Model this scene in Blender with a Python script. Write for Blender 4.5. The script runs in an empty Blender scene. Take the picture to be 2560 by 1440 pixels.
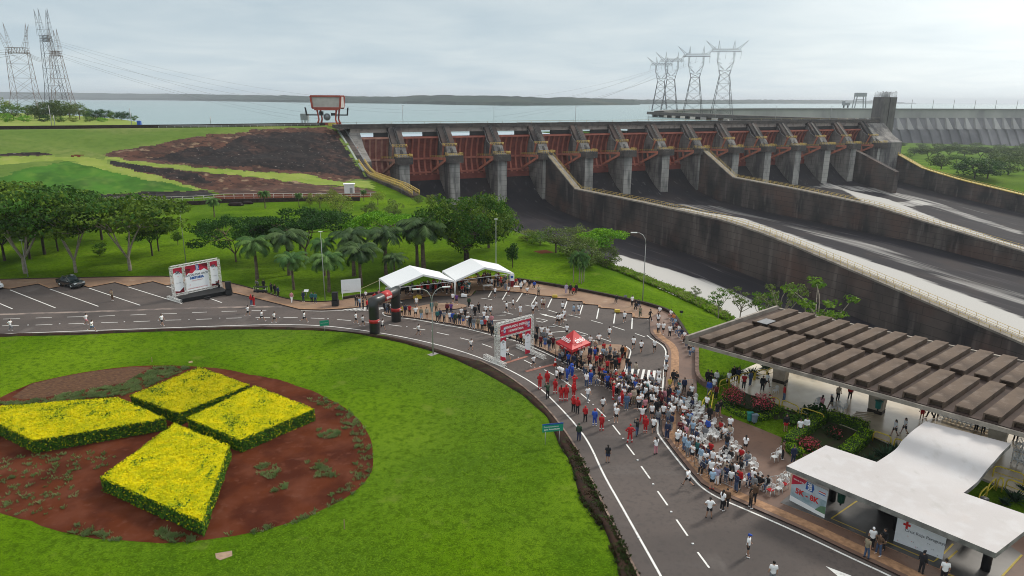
import bpy, bmesh, math, random
import numpy as np
from mathutils import Vector, Matrix, noise as mnoise
random.seed(7)
rng = np.random.default_rng(5)
SC = bpy.context.scene
COL = SC.collection
R = math.radians
# ------------------------------------------------------------------ camera
CH = 30.0; FF = 1706.7
ROLL = math.atan2(13.0, 2560); PITCH = math.atan(469.0/FF)
_r0 = np.array([1., 0, 0]); FW = np.array([0, math.cos(PITCH), -math.sin(PITCH)]); _u0 = np.array([0, math.sin(PITCH), math.cos(PITCH)])
RT = _r0*math.cos(ROLL)+_u0*math.sin(ROLL); UP = -_r0*math.sin(ROLL)+_u0*math.cos(ROLL)
cam_d = bpy.data.cameras.new("camera"); cam = bpy.data.objects.new("camera", cam_d); COL.objects.link(cam)
cam_d.lens = 24; cam_d.sensor_width = 36; cam_d.clip_start = 0.5; cam_d.clip_end = 60000
m = Matrix([[RT[0], UP[0], -FW[0], 0], [RT[1], UP[1], -FW[1], 0], [RT[2], UP[2], -FW[2], CH], [0, 0, 0, 1]])
cam.matrix_world = m
SC.camera = cam
# ------------------------------------------------------------------ world and sun
SUN_AZ, SUN_EL = 52.0, 38.0      # degrees clockwise from +Y, above the horizon
w = bpy.data.worlds.new("World"); SC.world = w; w.use_nodes = True
nt = w.node_tree; N = nt.nodes; L = nt.links
bg = N['Background']; bg.inputs['Strength'].default_value = 0.1
sky = N.new('ShaderNodeTexSky'); sky.sky_type = 'NISHITA'; sky.sun_disc = False
sky.sun_elevation = R(SUN_EL); sky.sun_rotation = R(SUN_AZ); sky.air_density = 1.0; sky.dust_density = 2.0
tc = N.new('ShaderNodeTexCoord'); sep = N.new('ShaderNodeSeparateXYZ'); L.new(tc.outputs['Generated'], sep.inputs[0])
def wm(op, a, b=None, c=None):
    n = N.new('ShaderNodeMath'); n.operation = op
    for i, v in enumerate((a, b, c)):
        if v is None: continue
        if isinstance(v, (int, float)): n.inputs[i].default_value = v
        else: L.new(v, n.inputs[i])
    return n.outputs[0]
zz = wm('ADD', wm('MAXIMUM', sep.outputs[2], 0.0), 0.10)
cx = wm('DIVIDE', sep.outputs[0], zz); cy = wm('DIVIDE', sep.outputs[1], zz)
comb = N.new('ShaderNodeCombineXYZ'); L.new(cx, comb.inputs[0]); L.new(cy, comb.inputs[1])
nz = N.new('ShaderNodeTexNoise'); nz.inputs['Scale'].default_value = 1.1; nz.inputs['Detail'].default_value = 7; nz.inputs['Roughness'].default_value = .55
nz.inputs['Distortion'].default_value = .4
L.new(comb.outputs[0], nz.inputs['Vector'])
nz2 = N.new('ShaderNodeTexNoise'); nz2.inputs['Scale'].default_value = .35; nz2.inputs['Detail'].default_value = 3
L.new(comb.outputs[0], nz2.inputs['Vector'])
az = R(44); sd = (math.sin(az)*math.cos(R(20)), math.cos(az)*math.cos(R(20)), math.sin(R(20)))
vm = N.new('ShaderNodeVectorMath'); vm.operation = 'DOT_PRODUCT'; L.new(tc.outputs['Generated'], vm.inputs[0]); vm.inputs[1].default_value = sd
glow = wm('POWER', wm('MAXIMUM', vm.outputs['Value'], 0.0), 14.0)
cr = N.new('ShaderNodeValToRGB'); cr.color_ramp.elements[0].position = .30; cr.color_ramp.elements[1].position = .72
cr.color_ramp.elements[0].color = (3.7, 4.65, 5.3, 1); cr.color_ramp.elements[1].color = (5.7, 6.3, 6.5, 1)
mixn = wm('ADD', wm('MULTIPLY', nz.outputs['Fac'], .62), wm('MULTIPLY', nz2.outputs['Fac'], .38)); L.new(mixn, cr.inputs[0])
gl = N.new('ShaderNodeMix'); gl.data_type = 'RGBA'; gl.blend_type = 'ADD'; gl.inputs[0].default_value = 1
gc = N.new('ShaderNodeVectorMath'); gc.operation = 'SCALE'; gc.inputs[0].default_value = (7.0, 6.7, 6.1); L.new(glow, gc.inputs['Scale'])
hzb = wm('MULTIPLY_ADD', wm('POWER', wm('SUBTRACT', 1.0, wm('MAXIMUM', sep.outputs[2], 0.0)), 7.0), .30, 1.0); zen = N.new('ShaderNodeMapRange'); zen.interpolation_type = 'SMOOTHSTEP'; L.new(sep.outputs[2], zen.inputs[0]); zen.inputs[1].default_value = .18; zen.inputs[2].default_value = .85; zen.inputs[3].default_value = 0.0; zen.inputs[4].default_value = 0.9; hs_ = N.new('ShaderNodeVectorMath'); hs_.operation = 'SCALE'; L.new(cr.outputs[0], hs_.inputs[0]); L.new(hzb, hs_.inputs['Scale']); zs_ = N.new('ShaderNodeVectorMath'); zs_.operation = 'SCALE'; zs_.inputs[0].default_value = (5.6, 5.0, 4.4); L.new(zen.outputs[0], zs_.inputs['Scale']); za_ = N.new('ShaderNodeVectorMath'); L.new(hs_.outputs[0], za_.inputs[0]); L.new(zs_.outputs[0], za_.inputs[1]); L.new(za_.outputs[0], gl.inputs['A']); L.new(gc.outputs[0], gl.inputs['B'])
mx = N.new('ShaderNodeMix'); mx.data_type = 'RGBA'; mx.inputs[0].default_value = .92
L.new(sky.outputs[0], mx.inputs['A']); L.new(gl.outputs['Result'], mx.inputs['B']); L.new(mx.outputs['Result'], bg.inputs['Color'])
sun_d = bpy.data.lights.new("sun", 'SUN'); sun_d.energy = 2.1; sun_d.angle = R(10); sun_d.color = (1, .93, .82)
sun = bpy.data.objects.new("sun", sun_d); COL.objects.link(sun)
az = R(SUN_AZ); sv = Vector((math.sin(az)*math.cos(R(SUN_EL)), math.cos(az)*math.cos(R(SUN_EL)), math.sin(R(SUN_EL))))
sun.rotation_euler = sv.to_track_quat('Z', 'Y').to_euler()
SC.view_settings.view_transform = 'Standard'; SC.view_settings.look = 'None'; SC.view_settings.exposure = 0.16; SC.view_settings.gamma = 1
SC.cycles.pixel_filter_type = 'BLACKMAN_HARRIS'; SC.cycles.filter_width = 1.0; SC.cycles.max_bounces = 6; SC.cycles.volume_bounces = 0

# ------------------------------------------------------------------ geometry of the place
def ray(px, py): return RT*(px-1280)+UP*(720-py)+FW*FF
def G(px, py, z=0.0):
    d = ray(px, py); t = (z-CH)/d[2]
    return Vector((d[0]*t, d[1]*t, z))
def GS(pts, z=0.0): return [G(x, y, z) for x, y in pts]
def proj(p):
    q = np.array(p, float)-np.array([0, 0, CH]); w_ = q@FW
    return 1280+FF*(q@RT)/w_, 720-FF*(q@UP)/w_
def zm(ox, oy, k, pts): return [(ox+x/k, oy+y/k) for x, y in pts]
# dam axis: s along the crest, d downstream of it
ZC = 19.0
_A = G(860, 312, ZC); _B = G(2190, 299, ZC)
AX = Vector((_B.x-_A.x, _B.y-_A.y)).normalized(); DN = Vector((AX.y, -AX.x)); A0 = Vector((_A.x, _A.y))
def SD(s, d, z=0.0): p = A0+AX*s+DN*d; return Vector((p.x, p.y, z))
def toSD(p): q = Vector((p[0], p[1]))-A0; return q.dot(AX), q.dot(DN)
def onS(px, py, s):
    P = A0+AX*s; d = ray(px, py); t = (P.x*AX.x+P.y*AX.y)/(d[0]*AX.x+d[1]*AX.y)
    p = Vector((d[0]*t, d[1]*t, CH+d[2]*t)); return toSD(p)[1], p.z
def lerp(x, xs, ys): return float(np.interp(x, xs, ys))

# ------------------------------------------------------------------ mesh builder
class MB:
    def __init__(s): s.v = []; s.f = []; s.m = []; s.sm = []
    def add(s, vs, fs, mi=0, smooth=False):
        b = len(s.v); s.v += [tuple(v) for v in vs]
        for f in fs: s.f.append(tuple(i+b for i in f)); s.m.append(mi); s.sm.append(smooth)
        return s
    def box(s, c, size, rz=0, mi=0, M=None):
        x, y, z = (a/2 for a in size)
        vs = [Vector((sx*x, sy*y, sz*z)) for sz in (-1, 1) for sy in (-1, 1) for sx in (-1, 1)]
        if M is None: M = Matrix.Rotation(rz, 3, 'Z')
        vs = [M @ v+Vector(c) for v in vs]
        return s.add(vs, [(0, 2, 3, 1), (4, 5, 7, 6), (0, 1, 5, 4), (1, 3, 7, 5), (3, 2, 6, 7), (2, 0, 4, 6)], mi)
    def beam(s, a, b, wx, wz, mi=0, up=(0, 0, 1)):
        a = Vector(a); b = Vector(b); d = (b-a); ln = d.length
        if ln < 1e-6: return s
        d.normalize(); side = d.cross(Vector(up))
        if side.length < 1e-4: side = d.cross(Vector((1, 0, 0)))
        side.normalize(); u = side.cross(d)
        vs = [p+side*(sx*wx/2)+u*(sz*wz/2) for p in (a, b) for sx, sz in ((-1, -1), (1, -1), (1, 1), (-1, 1))]
        return s.add(vs, [(0, 1, 2, 3), (7, 6, 5, 4), (0, 4, 5, 1), (1, 5, 6, 2), (2, 6, 7, 3), (3, 7, 4, 0)], mi)
    def tube(s, pts, r, n=8, mi=0, smooth=True, cap=True):
        pts = [Vector(p) for p in pts]; rr = r if isinstance(r, (list, tuple)) else [r]*len(pts)
        b = []; u = None
        for i, p in enumerate(pts):
            t = (pts[min(i+1, len(pts)-1)]-pts[max(i-1, 0)])
            if t.length < 1e-9: t = Vector((0, 0, 1))
            t.normalize()
            if u is None: u = t.orthogonal().normalized()
            else: u = (u-t*u.dot(t)); u = u.normalized() if u.length > 1e-6 else t.orthogonal().normalized()
            v = t.cross(u)
            b += [p+(u*math.cos(2*math.pi*k/n)+v*math.sin(2*math.pi*k/n))*rr[i] for k in range(n)]
        fs = [(i*n+k, i*n+(k+1) % n, (i+1)*n+(k+1) % n, (i+1)*n+k) for i in range(len(pts)-1) for k in range(n)]
        if cap: fs += [tuple(range(n-1, -1, -1)), tuple((len(pts)-1)*n+k for k in range(n))]
        return s.add(b, fs, mi, smooth)
    def prism(s, poly, z0, z1, mi=0, mtop=None):
        """closed prism; z0/z1 numbers or lists"""
        n = len(poly); P = [Vector((p[0], p[1])) for p in poly]
        ar = sum(P[i].x*P[(i+1) % n].y-P[(i+1) % n].x*P[i].y for i in range(n))
        a = z0 if isinstance(z0, (list, tuple)) else [z0]*n; b = z1 if isinstance(z1, (list, tuple)) else [z1]*n
        if ar < 0: P = P[::-1]; a = a[::-1]; b = b[::-1]
        vs = [(p.x, p.y, a[i]) for i, p in enumerate(P)]+[(p.x, p.y, b[i]) for i, p in enumerate(P)]
        s.add(vs, [(i, (i+1) % n, n+(i+1) % n, n+i) for i in range(n)]+[tuple(range(n-1, -1, -1))], mi)
        s.add([(p.x, p.y, b[i]) for i, p in enumerate(P)], [tuple(range(n))], mi if mtop is None else mtop)
        return s
    def sheet(s, poly, z=0.0, mi=0):
        n = len(poly); P = [Vector((p[0], p[1])) for p in poly]
        ar = sum(P[i].x*P[(i+1) % n].y-P[(i+1) % n].x*P[i].y for i in range(n))
        if ar < 0: P = P[::-1]
        return s.add([(p.x, p.y, z) for p in P], [tuple(range(n))], mi)
    def ball(s, c, r, n=8, mi=0, sc=(1, 1, 1)):
        vs = []; m_ = n//2
        for i in range(1, m_):
            th = math.pi*i/m_
            for k in range(n): vs.append((c[0]+r*sc[0]*math.sin(th)*math.cos(2*math.pi*k/n), c[1]+r*sc[1]*math.sin(th)*math.sin(2*math.pi*k/n), c[2]+r*sc[2]*math.cos(th)))
        vs += [(c[0], c[1], c[2]+r*sc[2]), (c[0], c[1], c[2]-r*sc[2])]; t = len(vs)-2
        fs = [(i*n+k, (i+1)*n+k, (i+1)*n+(k+1) % n, i*n+(k+1) % n) for i in range(m_-2) for k in range(n)]
        fs += [(t, k, (k+1) % n) for k in range(n)]+[(t+1, (m_-2)*n+(k+1) % n, (m_-2)*n+k) for k in range(n)]
        return s.add(vs, fs, mi, True)
    def mesh(s, name, mats, tri=False):
        me = bpy.data.meshes.new(name); me.from_pydata(s.v, [], s.f)
        for m_ in (mats if isinstance(mats, (list, tuple)) else [mats]): me.materials.append(m_)
        me.polygons.foreach_set('material_index', s.m); me.polygons.foreach_set('use_smooth', s.sm); me.update()
        return me
    def build(s, name, mats, parent=None, loc=None):
        o = bpy.data.objects.new(name, s.mesh(name, mats)); COL.objects.link(o)
        if parent: o.parent = parent
        if loc is not None: o.location = loc
        return o
def tess(poly):   # robust triangulation of a concave polygon
    from mathutils.geometry import tessellate_polygon
    return tessellate_polygon([[Vector((p[0], p[1], 0)) for p in poly]])
def flat(name, poly, z, mat, parent=None, kind=None, mb=None):
    o = mb or MB(); fs = tess(poly); vs = [(p[0], p[1], z) for p in poly]; out = []
    for f in fs:
        a, b, c = (Vector(vs[i]) for i in f)
        out.append(f if (b-a).cross(c-a).z > 0 else (f[0], f[2], f[1]))
    o.add(vs, out)
    if mb: return o
    ob = o.build(name, mat, parent)
    if kind: ob['kind'] = kind
    return ob
def slab(mb, poly, z0, z1, mi=0, mside=None):  # concave prism
    n = len(poly); P = [Vector((p[0], p[1])) for p in poly]
    ar = sum(P[i].x*P[(i+1) % n].y-P[(i+1) % n].x*P[i].y for i in range(n))
    if ar < 0: P = P[::-1]
    for z, sgn in ((z1, 1), (z0, -1)):
        out = []
        for f in tess(P):
            a, b, c = (P[i] for i in f); up_ = (b.x-a.x)*(c.y-a.y)-(b.y-a.y)*(c.x-a.x) > 0
            out.append(f if up_ == (sgn > 0) else (f[0], f[2], f[1]))
        mb.add([(p.x, p.y, z) for p in P], out, mi)
    mb.add([(p.x, p.y, z0) for p in P]+[(p.x, p.y, z1) for p in P], [(i, (i+1) % n, n+(i+1) % n, n+i) for i in range(n)], mi if mside is None else mside)
    return mb
def tag(o, label=None, cat=None, group=None, kind=None):
    if label: o['label'] = label
    if cat: o['category'] = cat
    if group: o['group'] = group
    if kind: o['kind'] = kind
    return o
def thing(name, label, cat, loc=(0, 0, 0), rz=0, group=None):
    o = bpy.data.objects.new(name, None); COL.objects.link(o); o.empty_display_size = .2
    o.location = loc; o.rotation_euler = (0, 0, rz); return tag(o, label, cat, group)
def copy_tree(o, parent=None):
    c = o.copy(); COL.objects.link(c); c.parent = parent
    for ch in KIDS.get(o.name, []) or [x for x in o.children]: copy_tree(ch, c)
    return c
KIDS = {}
def ribbon(pts, wd, closed=False):
    """polygon strip of width wd along a ground polyline"""
    P = [Vector((p[0], p[1])) for p in pts]; Lf = []; Rt = []
    for i, p in enumerate(P):
        t = (P[min(i+1, len(P)-1)]-P[max(i-1, 0)]).normalized(); n_ = Vector((-t.y, t.x))*wd/2
        Lf.append(p+n_); Rt.append(p-n_)
    return Lf, Rt
def strip(mb, pts, wd, z, mi=0):
    a, b = ribbon(pts, wd); n = len(a)
    mb.add([(p.x, p.y, z) for p in a]+[(p.x, p.y, z) for p in b], [(n+i, n+i+1, i+1, i) for i in range(n-1)], mi)
def smooth_poly(pts, k=2, closed=False):
    P = [Vector(p[:2]) for p in pts]
    for _ in range(k):
        Q = []
        n = len(P)
        rngi = range(n) if closed else range(n-1)
        if not closed: Q.append(P[0])
        for i in rngi:
            a, b = P[i], P[(i+1) % n]; Q += [a*.75+b*.25, a*.25+b*.75]
        if not closed: Q.append(P[-1])
        P = Q
    return P
def resample(pts, step):
    P = [Vector(p) for p in pts]; out = [P[0].copy()]; acc = 0
    for a, b in zip(P, P[1:]):
        ln = (b-a).length; t = step-acc
        while t <= ln: out.append(a.lerp(b, t/ln)); t += step
        acc = ln-(t-step)
    return out

# ------------------------------------------------------------------ materials
MATS = {}
def mat(name, col, rough=.8, metal=0, var=.12, vs=3.0, col2=None, bump=0, bs=20, spec=.4, rand=0, detail=5, trans=0, coat=0, stretch=None, lo=.35, hi=.65):
    """principled with noise colour variation (object coordinates), optional second colour, bump and per-object value shift"""
    if name in MATS: return MATS[name]
    M = bpy.data.materials.new(name); M.use_nodes = True; nt = M.node_tree; N = nt.nodes; L = nt.links
    p = N['Principled BSDF']; p.inputs['Roughness'].default_value = rough; p.inputs['Metallic'].default_value = metal
    p.inputs['Specular IOR Level'].default_value = spec
    if coat: p.inputs['Coat Weight'].default_value = coat
    tc = N.new('ShaderNodeTexCoord'); vec = tc.outputs['Object']
    if stretch:
        mp = N.new('ShaderNodeMapping'); mp.inputs['Scale'].default_value = stretch; L.new(vec, mp.inputs[0]); vec = mp.outputs[0]
    c2 = col2 or tuple(c*(1-var*2) for c in col)
    no = N.new('ShaderNodeTexNoise'); no.inputs['Scale'].default_value = vs; no.inputs['Detail'].default_value = detail; L.new(vec, no.inputs['Vector'])
    cr = N.new('ShaderNodeValToRGB'); cr.color_ramp.elements[0].position = lo; cr.color_ramp.elements[1].position = hi
    cr.color_ramp.elements[0].color = (*c2, 1); cr.color_ramp.elements[1].color = (*col, 1); L.new(no.outputs['Fac'], cr.inputs[0])
    out = cr.outputs[0]
    if rand:
        oi = N.new('ShaderNodeObjectInfo'); mr = N.new('ShaderNodeMapRange'); mr.inputs[3].default_value = 1-rand; mr.inputs[4].default_value = 1+rand
        L.new(oi.outputs['Random'], mr.inputs[0]); sc_ = N.new('ShaderNodeVectorMath'); sc_.operation = 'SCALE'
        L.new(out, sc_.inputs[0]); L.new(mr.outputs[0], sc_.inputs['Scale']); out = sc_.outputs[0]
    L.new(out, p.inputs['Base Color'])
    if bump:
        nb = N.new('ShaderNodeTexNoise'); nb.inputs['Scale'].default_value = bs; nb.inputs['Detail'].default_value = 6; L.new(vec, nb.inputs['Vector'])
        bp = N.new('ShaderNodeBump'); bp.inputs['Strength'].default_value = bump; L.new(nb.outputs['Fac'], bp.inputs['Height']); L.new(bp.outputs[0], p.inputs['Normal'])
    if trans:
        tr = N.new('ShaderNodeBsdfTranslucent'); L.new(out, tr.inputs[0]); ms = N.new('ShaderNodeMixShader'); ms.inputs[0].default_value = trans
        L.new(p.outputs[0], ms.inputs[1]); L.new(tr.outputs[0], ms.inputs[2]); L.new(ms.outputs[0], N['Material Output'].inputs[0])
    MATS[name] = M; return M
def layered(name, base, layers, rough=.85, bump=.3, bs=12, spec=.3, joints=None):
    """base colour plus noise-masked layers: (colour, scale, lo, hi, detail, stretch, amount)"""
    if name in MATS: return MATS[name]
    M = bpy.data.materials.new(name); M.use_nodes = True; nt = M.node_tree; N = nt.nodes; L = nt.links
    p = N['Principled BSDF']; p.inputs['Roughness'].default_value = rough; p.inputs['Specular IOR Level'].default_value = spec
    tc = N.new('ShaderNodeTexCoord'); cur = None
    rgb = N.new('ShaderNodeRGB'); rgb.outputs[0].default_value = (*base, 1); cur = rgb.outputs[0]
    for i, (c, sc_, lo, hi, de, st, am) in enumerate(layers):
        mp = N.new('ShaderNodeMapping'); mp.inputs['Location'].default_value = (i*17.3, i*5.1, i*2.2); mp.inputs['Scale'].default_value = st or (1, 1, 1); L.new(tc.outputs['Object'], mp.inputs[0])
        no = N.new('ShaderNodeTexNoise'); no.inputs['Scale'].default_value = sc_; no.inputs['Detail'].default_value = de; L.new(mp.outputs[0], no.inputs['Vector'])
        mr = N.new('ShaderNodeMapRange'); mr.inputs[1].default_value = lo; mr.inputs[2].default_value = hi; mr.inputs[4].default_value = am; L.new(no.outputs['Fac'], mr.inputs[0])
        mx = N.new('ShaderNodeMix'); mx.data_type = 'RGBA'; L.new(mr.outputs[0], mx.inputs[0]); L.new(cur, mx.inputs['A']); mx.inputs['B'].default_value = (*c, 1); cur = mx.outputs['Result']
    if joints:
        jw, jh, jc, ja = joints; s1 = N.new('ShaderNodeSeparateXYZ'); L.new(tc.outputs['Object'], s1.inputs[0]); v1 = N.new('ShaderNodeVectorMath'); v1.operation = 'DOT_PRODUCT'; v1.inputs[1].default_value = (1.33, -.49, 0); L.new(tc.outputs['Object'], v1.inputs[0])
        cb = N.new('ShaderNodeCombineXYZ'); L.new(v1.outputs['Value'], cb.inputs[0]); L.new(s1.outputs[2], cb.inputs[1]); bk_ = N.new('ShaderNodeTexBrick'); L.new(cb.outputs[0], bk_.inputs['Vector']); bk_.inputs['Scale'].default_value = 1; bk_.inputs['Brick Width'].default_value = jw; bk_.inputs['Row Height'].default_value = jh; bk_.inputs['Mortar Size'].default_value = .11; bk_.inputs['Mortar Smooth'].default_value = .6; bk_.offset = .3
        bk_.inputs['Color1'].default_value = (0, 0, 0, 1); bk_.inputs['Color2'].default_value = (.22, .22, .22, 1); bk_.inputs['Mortar'].default_value = (1, 1, 1, 1); ml = N.new('ShaderNodeMath'); ml.operation = 'MULTIPLY'; ml.inputs[1].default_value = ja; L.new(bk_.outputs['Color'], ml.inputs[0])
        mx = N.new('ShaderNodeMix'); mx.data_type = 'RGBA'; L.new(ml.outputs[0], mx.inputs[0]); L.new(cur, mx.inputs['A']); mx.inputs['B'].default_value = (*jc, 1); cur = mx.outputs['Result']
    L.new(cur, p.inputs['Base Color'])
    if bump:
        nb = N.new('ShaderNodeTexNoise'); nb.inputs['Scale'].default_value = bs; nb.inputs['Detail'].default_value = 8; L.new(tc.outputs['Object'], nb.inputs['Vector'])
        bp = N.new('ShaderNodeBump'); bp.inputs['Strength'].default_value = bump; L.new(nb.outputs['Fac'], bp.inputs['Height']); L.new(bp.outputs[0], p.inputs['Normal'])
    MATS[name] = M; return M
GRASS = layered('grass', (.088, .172, .002), [((.046, .108, .002), .07, .38, .62, 4, None, .85), ((.150, .250, .008), .045, .48, .62, 3, None, .8), ((.10, .15, .03), .013, .5, .62, 3, None, .5),
        ((.030, .070, .002), 2.2, .44, .66, 8, None, .7), ((.13, .22, .010), 7.0, .5, .66, 4, None, .6), ((.022, .055, .002), 11.0, .5, .64, 3, None, .7), ((.17, .20, .04), .5, .62, .75, 6, None, .35)], rough=1, bump=.8, bs=5.0, spec=.03)
DRYGRASS = layered('dry_grass', (.15, .205, .045), [((.10, .165, .03), .03, .4, .6, 5, None, .9), ((.21, .22, .08), .05, .52, .7, 6, (.4, 1, 1), .7), ((.07, .13, .02), .4, .45, .7, 7, None, .6)], rough=1, bump=.6, bs=1.5, spec=.1)
LUSH = layered('lush_grass', (.06, .165, .02), [((.035, .10, .014), .12, .4, .6, 6, None, .9), ((.11, .21, .03), .2, .5, .7, 6, None, .7), ((.14, .17, .06), .05, .55, .7, 5, None, .5)], rough=1, bump=.8, bs=.8, spec=.1)
BERM = layered('berm_grass', (.24, .29, .06), [((.15, .23, .035), .15, .4, .65, 6, None, .8), ((.29, .28, .12), .4, .55, .7, 5, None, .5)], rough=1, bump=.5, bs=2, spec=.1)
ROCK = layered('dark_rockfill', (.020, .014, .014), [((.070, .034, .026), .07, .50, .66, 7, None, .8), ((.006, .005, .006), .45, .42, .56, 8, None, .95), ((.20, .17, .16), .9, .64, .72, 6, None, .75)], rough=.95, bump=1.0, bs=.7, spec=.25)
RED_ROCK = layered('reddish_scree', (.095, .043, .030), [((.042, .022, .018), .15, .42, .60, 7, None, .85), ((.30, .22, .14), .25, .58, .70, 8, None, .8), ((.020, .013, .011), .7, .52, .64, 7, None, .8)], rough=.95, bump=1.0, bs=.9, spec=.2)
RED_SOIL = layered('red_soil', (.094, .024, .009), [((.125, .042, .024), .5, .42, .65, 7, None, .7), ((.050, .012, .006), .35, .42, .62, 7, None, .8), ((.14, .055, .035), 1.4, .58, .72, 7, None, .5), ((.12, .07, .05), 7, .68, .76, 3, None, .5)], rough=.95, bump=.5, bs=5, spec=.08)
MULCH = layered('brown_mulch', (.120, .060, .030), [((.055, .028, .018), 2.2, .42, .6, 8, (1, 3, 1), .85), ((.20, .12, .08), 3.2, .58, .7, 6, None, .6)], rough=.95, bump=.9, bs=8, spec=.2)
DARK_SOIL = layered('dark_bank_soil', (.040, .020, .014), [((.02, .014, .010), 1.0, .42, .6, 7, None, .9), ((.03, .055, .012), 1.7, .56, .68, 5, None, .6)], rough=.95, bump=.9, bs=5, spec=.15)
ASPH = layered('asphalt', (.102, .081, .073), [((.076, .061, .056), .10, .40, .62, 5, (1, 1, 1), .8), ((.115, .098, .092), .22, .55, .72, 6, (.5, 2, 1), .6), ((.055, .047, .044), 3.5, .5, .7, 6, None, .6), ((.15, .135, .125), 22, .6, .75, 2, None, .4), ((.05, .042, .04), .05, .52, .60, 2, (1, 2.2, 1), .45), ((.035, .03, .03), 1.1, .66, .74, 6, None, .55), ((.16, .14, .13), .35, .62, .74, 7, (1, .4, 1), .45)], rough=.78, bump=.15, bs=40, spec=.35)
PAVER = layered('tan_paving', (.28, .175, .11), [((.19, .115, .08), .28, .42, .66, 6, None, .85), ((.37, .27, .20), .6, .56, .7, 6, None, .6), ((.13, .085, .065), 2.6, .56, .72, 6, None, .5)], rough=.72, bump=.15, bs=25, spec=.4)
BROWNPAVE = layered('brown_paving', (.175, .100, .070), [((.095, .055, .042), .20, .42, .66, 6, None, .85), ((.26, .185, .15), .35, .58, .72, 7, (1, .5, 1), .6), ((.08, .055, .045), 2.4, .56, .72, 6, None, .5)], rough=.62, bump=.15, bs=25, spec=.45)
ORANGE_KERB = mat('orange_kerb_band', (.42, .235, .13), .8, var=.2, vs=2.5, bump=.1)
DARKKERB = mat('dark_wall_stone', (.045, .028, .024), .9, var=.25, vs=2, bump=.6, bs=9)
PAINT = mat('road_paint', (.74, .73, .70), .6, col2=(.46, .44, .42), vs=3.5, lo=.30, hi=.46)
CONC = mat('pale_concrete', (.36, .34, .32), .85, col2=(.24, .22, .205), vs=.8, bump=.2, bs=12)
WHITE = mat('white_fabric', (.82, .83, .84), .6, var=.02, vs=1)
WHITEP = mat('white_plastic', (.80, .80, .79), .35, var=.02)
BLACK = mat('black_matte', (.014, .014, .016), .6, var=.2)
DKMETAL = mat('dark_metal', (.03, .03, .033), .5, metal=.3)
GALV = mat('galvanised_steel', (.42, .42, .42), .45, metal=.5, var=.1)
TRUSS = mat('aluminium_truss', (.84, .83, .80), .5, var=.04)
YELLOW = mat('yellow_paint', (.62, .46, .045), .5, col2=(.45, .33, .06), vs=2)
BLUE = mat('blue_paint', (.02, .09, .42), .5)
RED = mat('red_fabric', (.62, .018, .022), .55, var=.08)
CRIM = mat('crimson_print', (.60, .03, .07), .5, col2=(.42, .015, .04), vs=1.2)
DKRED = mat('dark_red_print', (.22, .01, .02), .5, col2=(.09, .005, .01), vs=2)
TEXTBLUE = mat('blue_print', (.02, .10, .38), .5)
TEXTGREY = mat('grey_print', (.22, .23, .25), .6)
TEXTDARK = mat('dark_print', (.04, .04, .06), .6)
TEXTRED = mat('red_print', (.60, .02, .02), .5)
TEXTWHITE = mat('white_print', (.85, .85, .85), .5, var=.01)
def text(parent, name, body, size, mat_, M, ext=.004, align='CENTER', sx=1.0, shear=0, bold=0):
    cu = bpy.data.curves.new(name, 'FONT'); cu.body = body; cu.size = size; cu.extrude = ext; cu.align_x = align; cu.align_y = 'CENTER'; cu.shear = shear; cu.offset = bold
    cu.resolution_u = 3
    t = bpy.data.objects.new('tmp_text', cu); COL.objects.link(t)
    dg = bpy.context.evaluated_depsgraph_get(); me = bpy.data.meshes.new_from_object(t.evaluated_get(dg)); bpy.data.objects.remove(t)
    me.transform(Matrix.Scale(sx, 4, (1, 0, 0))); me.transform(M); me.materials.clear(); me.materials.append(mat_)
    o = bpy.data.objects.new(name, me); COL.objects.link(o); o.parent = parent; return o
def FR(o, x, y):   # frame matrix: origin o, x axis, y axis (upright), z = x cross y
    x = Vector(x).normalized(); y = Vector(y); z = x.cross(y).normalized(); y = z.cross(x)
    return Matrix([[x.x, y.x, z.x, o[0]], [x.y, y.y, z.y, o[1]], [x.z, y.z, z.z, o[2]], [0, 0, 0, 1]])
# ================================================================== terrain
def inpoly(x, y, P):
    c = False; n = len(P); j = n-1
    for i in range(n):
        xi, yi = P[i]; xj, yj = P[j]
        if (yi > y) != (yj > y) and x < (xj-xi)*(y-yi)/(yj-yi)+xi: c = not c
        j = i
    return c
def s_edge(d): return lerp(d, [-20, 0, 49, 85, 102, 171, 202, 213, 243, 262, 280, 420], [-1, -1, -1, 0, 4.5, 8.8, 13, 9.5, 8, 10, 16, 30])
def land_z(s, d):
    top = lerp(s, [-60, -5], [3, -12]); toe = lerp(s, [-160, -60, -5], [86, 66, 49])
    if d < toe:
        t = max(0, min(1, (d-top)/(toe-top)))
        k = max(0, min(1, (-s-5)/30))
        f = np.interp(t, [0, .48, .60, 1], [0, .50, .58, 1])*k+t*(1-k)
        z = 18.3*(1-f)
        z += .55*mnoise.noise(Vector((s*.12, d*.12, 0)))*min(1, t*8)*min(1, (1-t)*6)
        if d < -18: z = lerp(d, [-26, -18], [11, 18.3])
    else: z = 0.0
    if 92 < d < 256:
        e = s_edge(d)-s; k = max(0, min(1, 1-e/9.0)); a = min(1, (d-92)/25, (256-d)/8)
        z -= 2.0*k*k*(3-2*k)*max(0, a)
    return z
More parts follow.
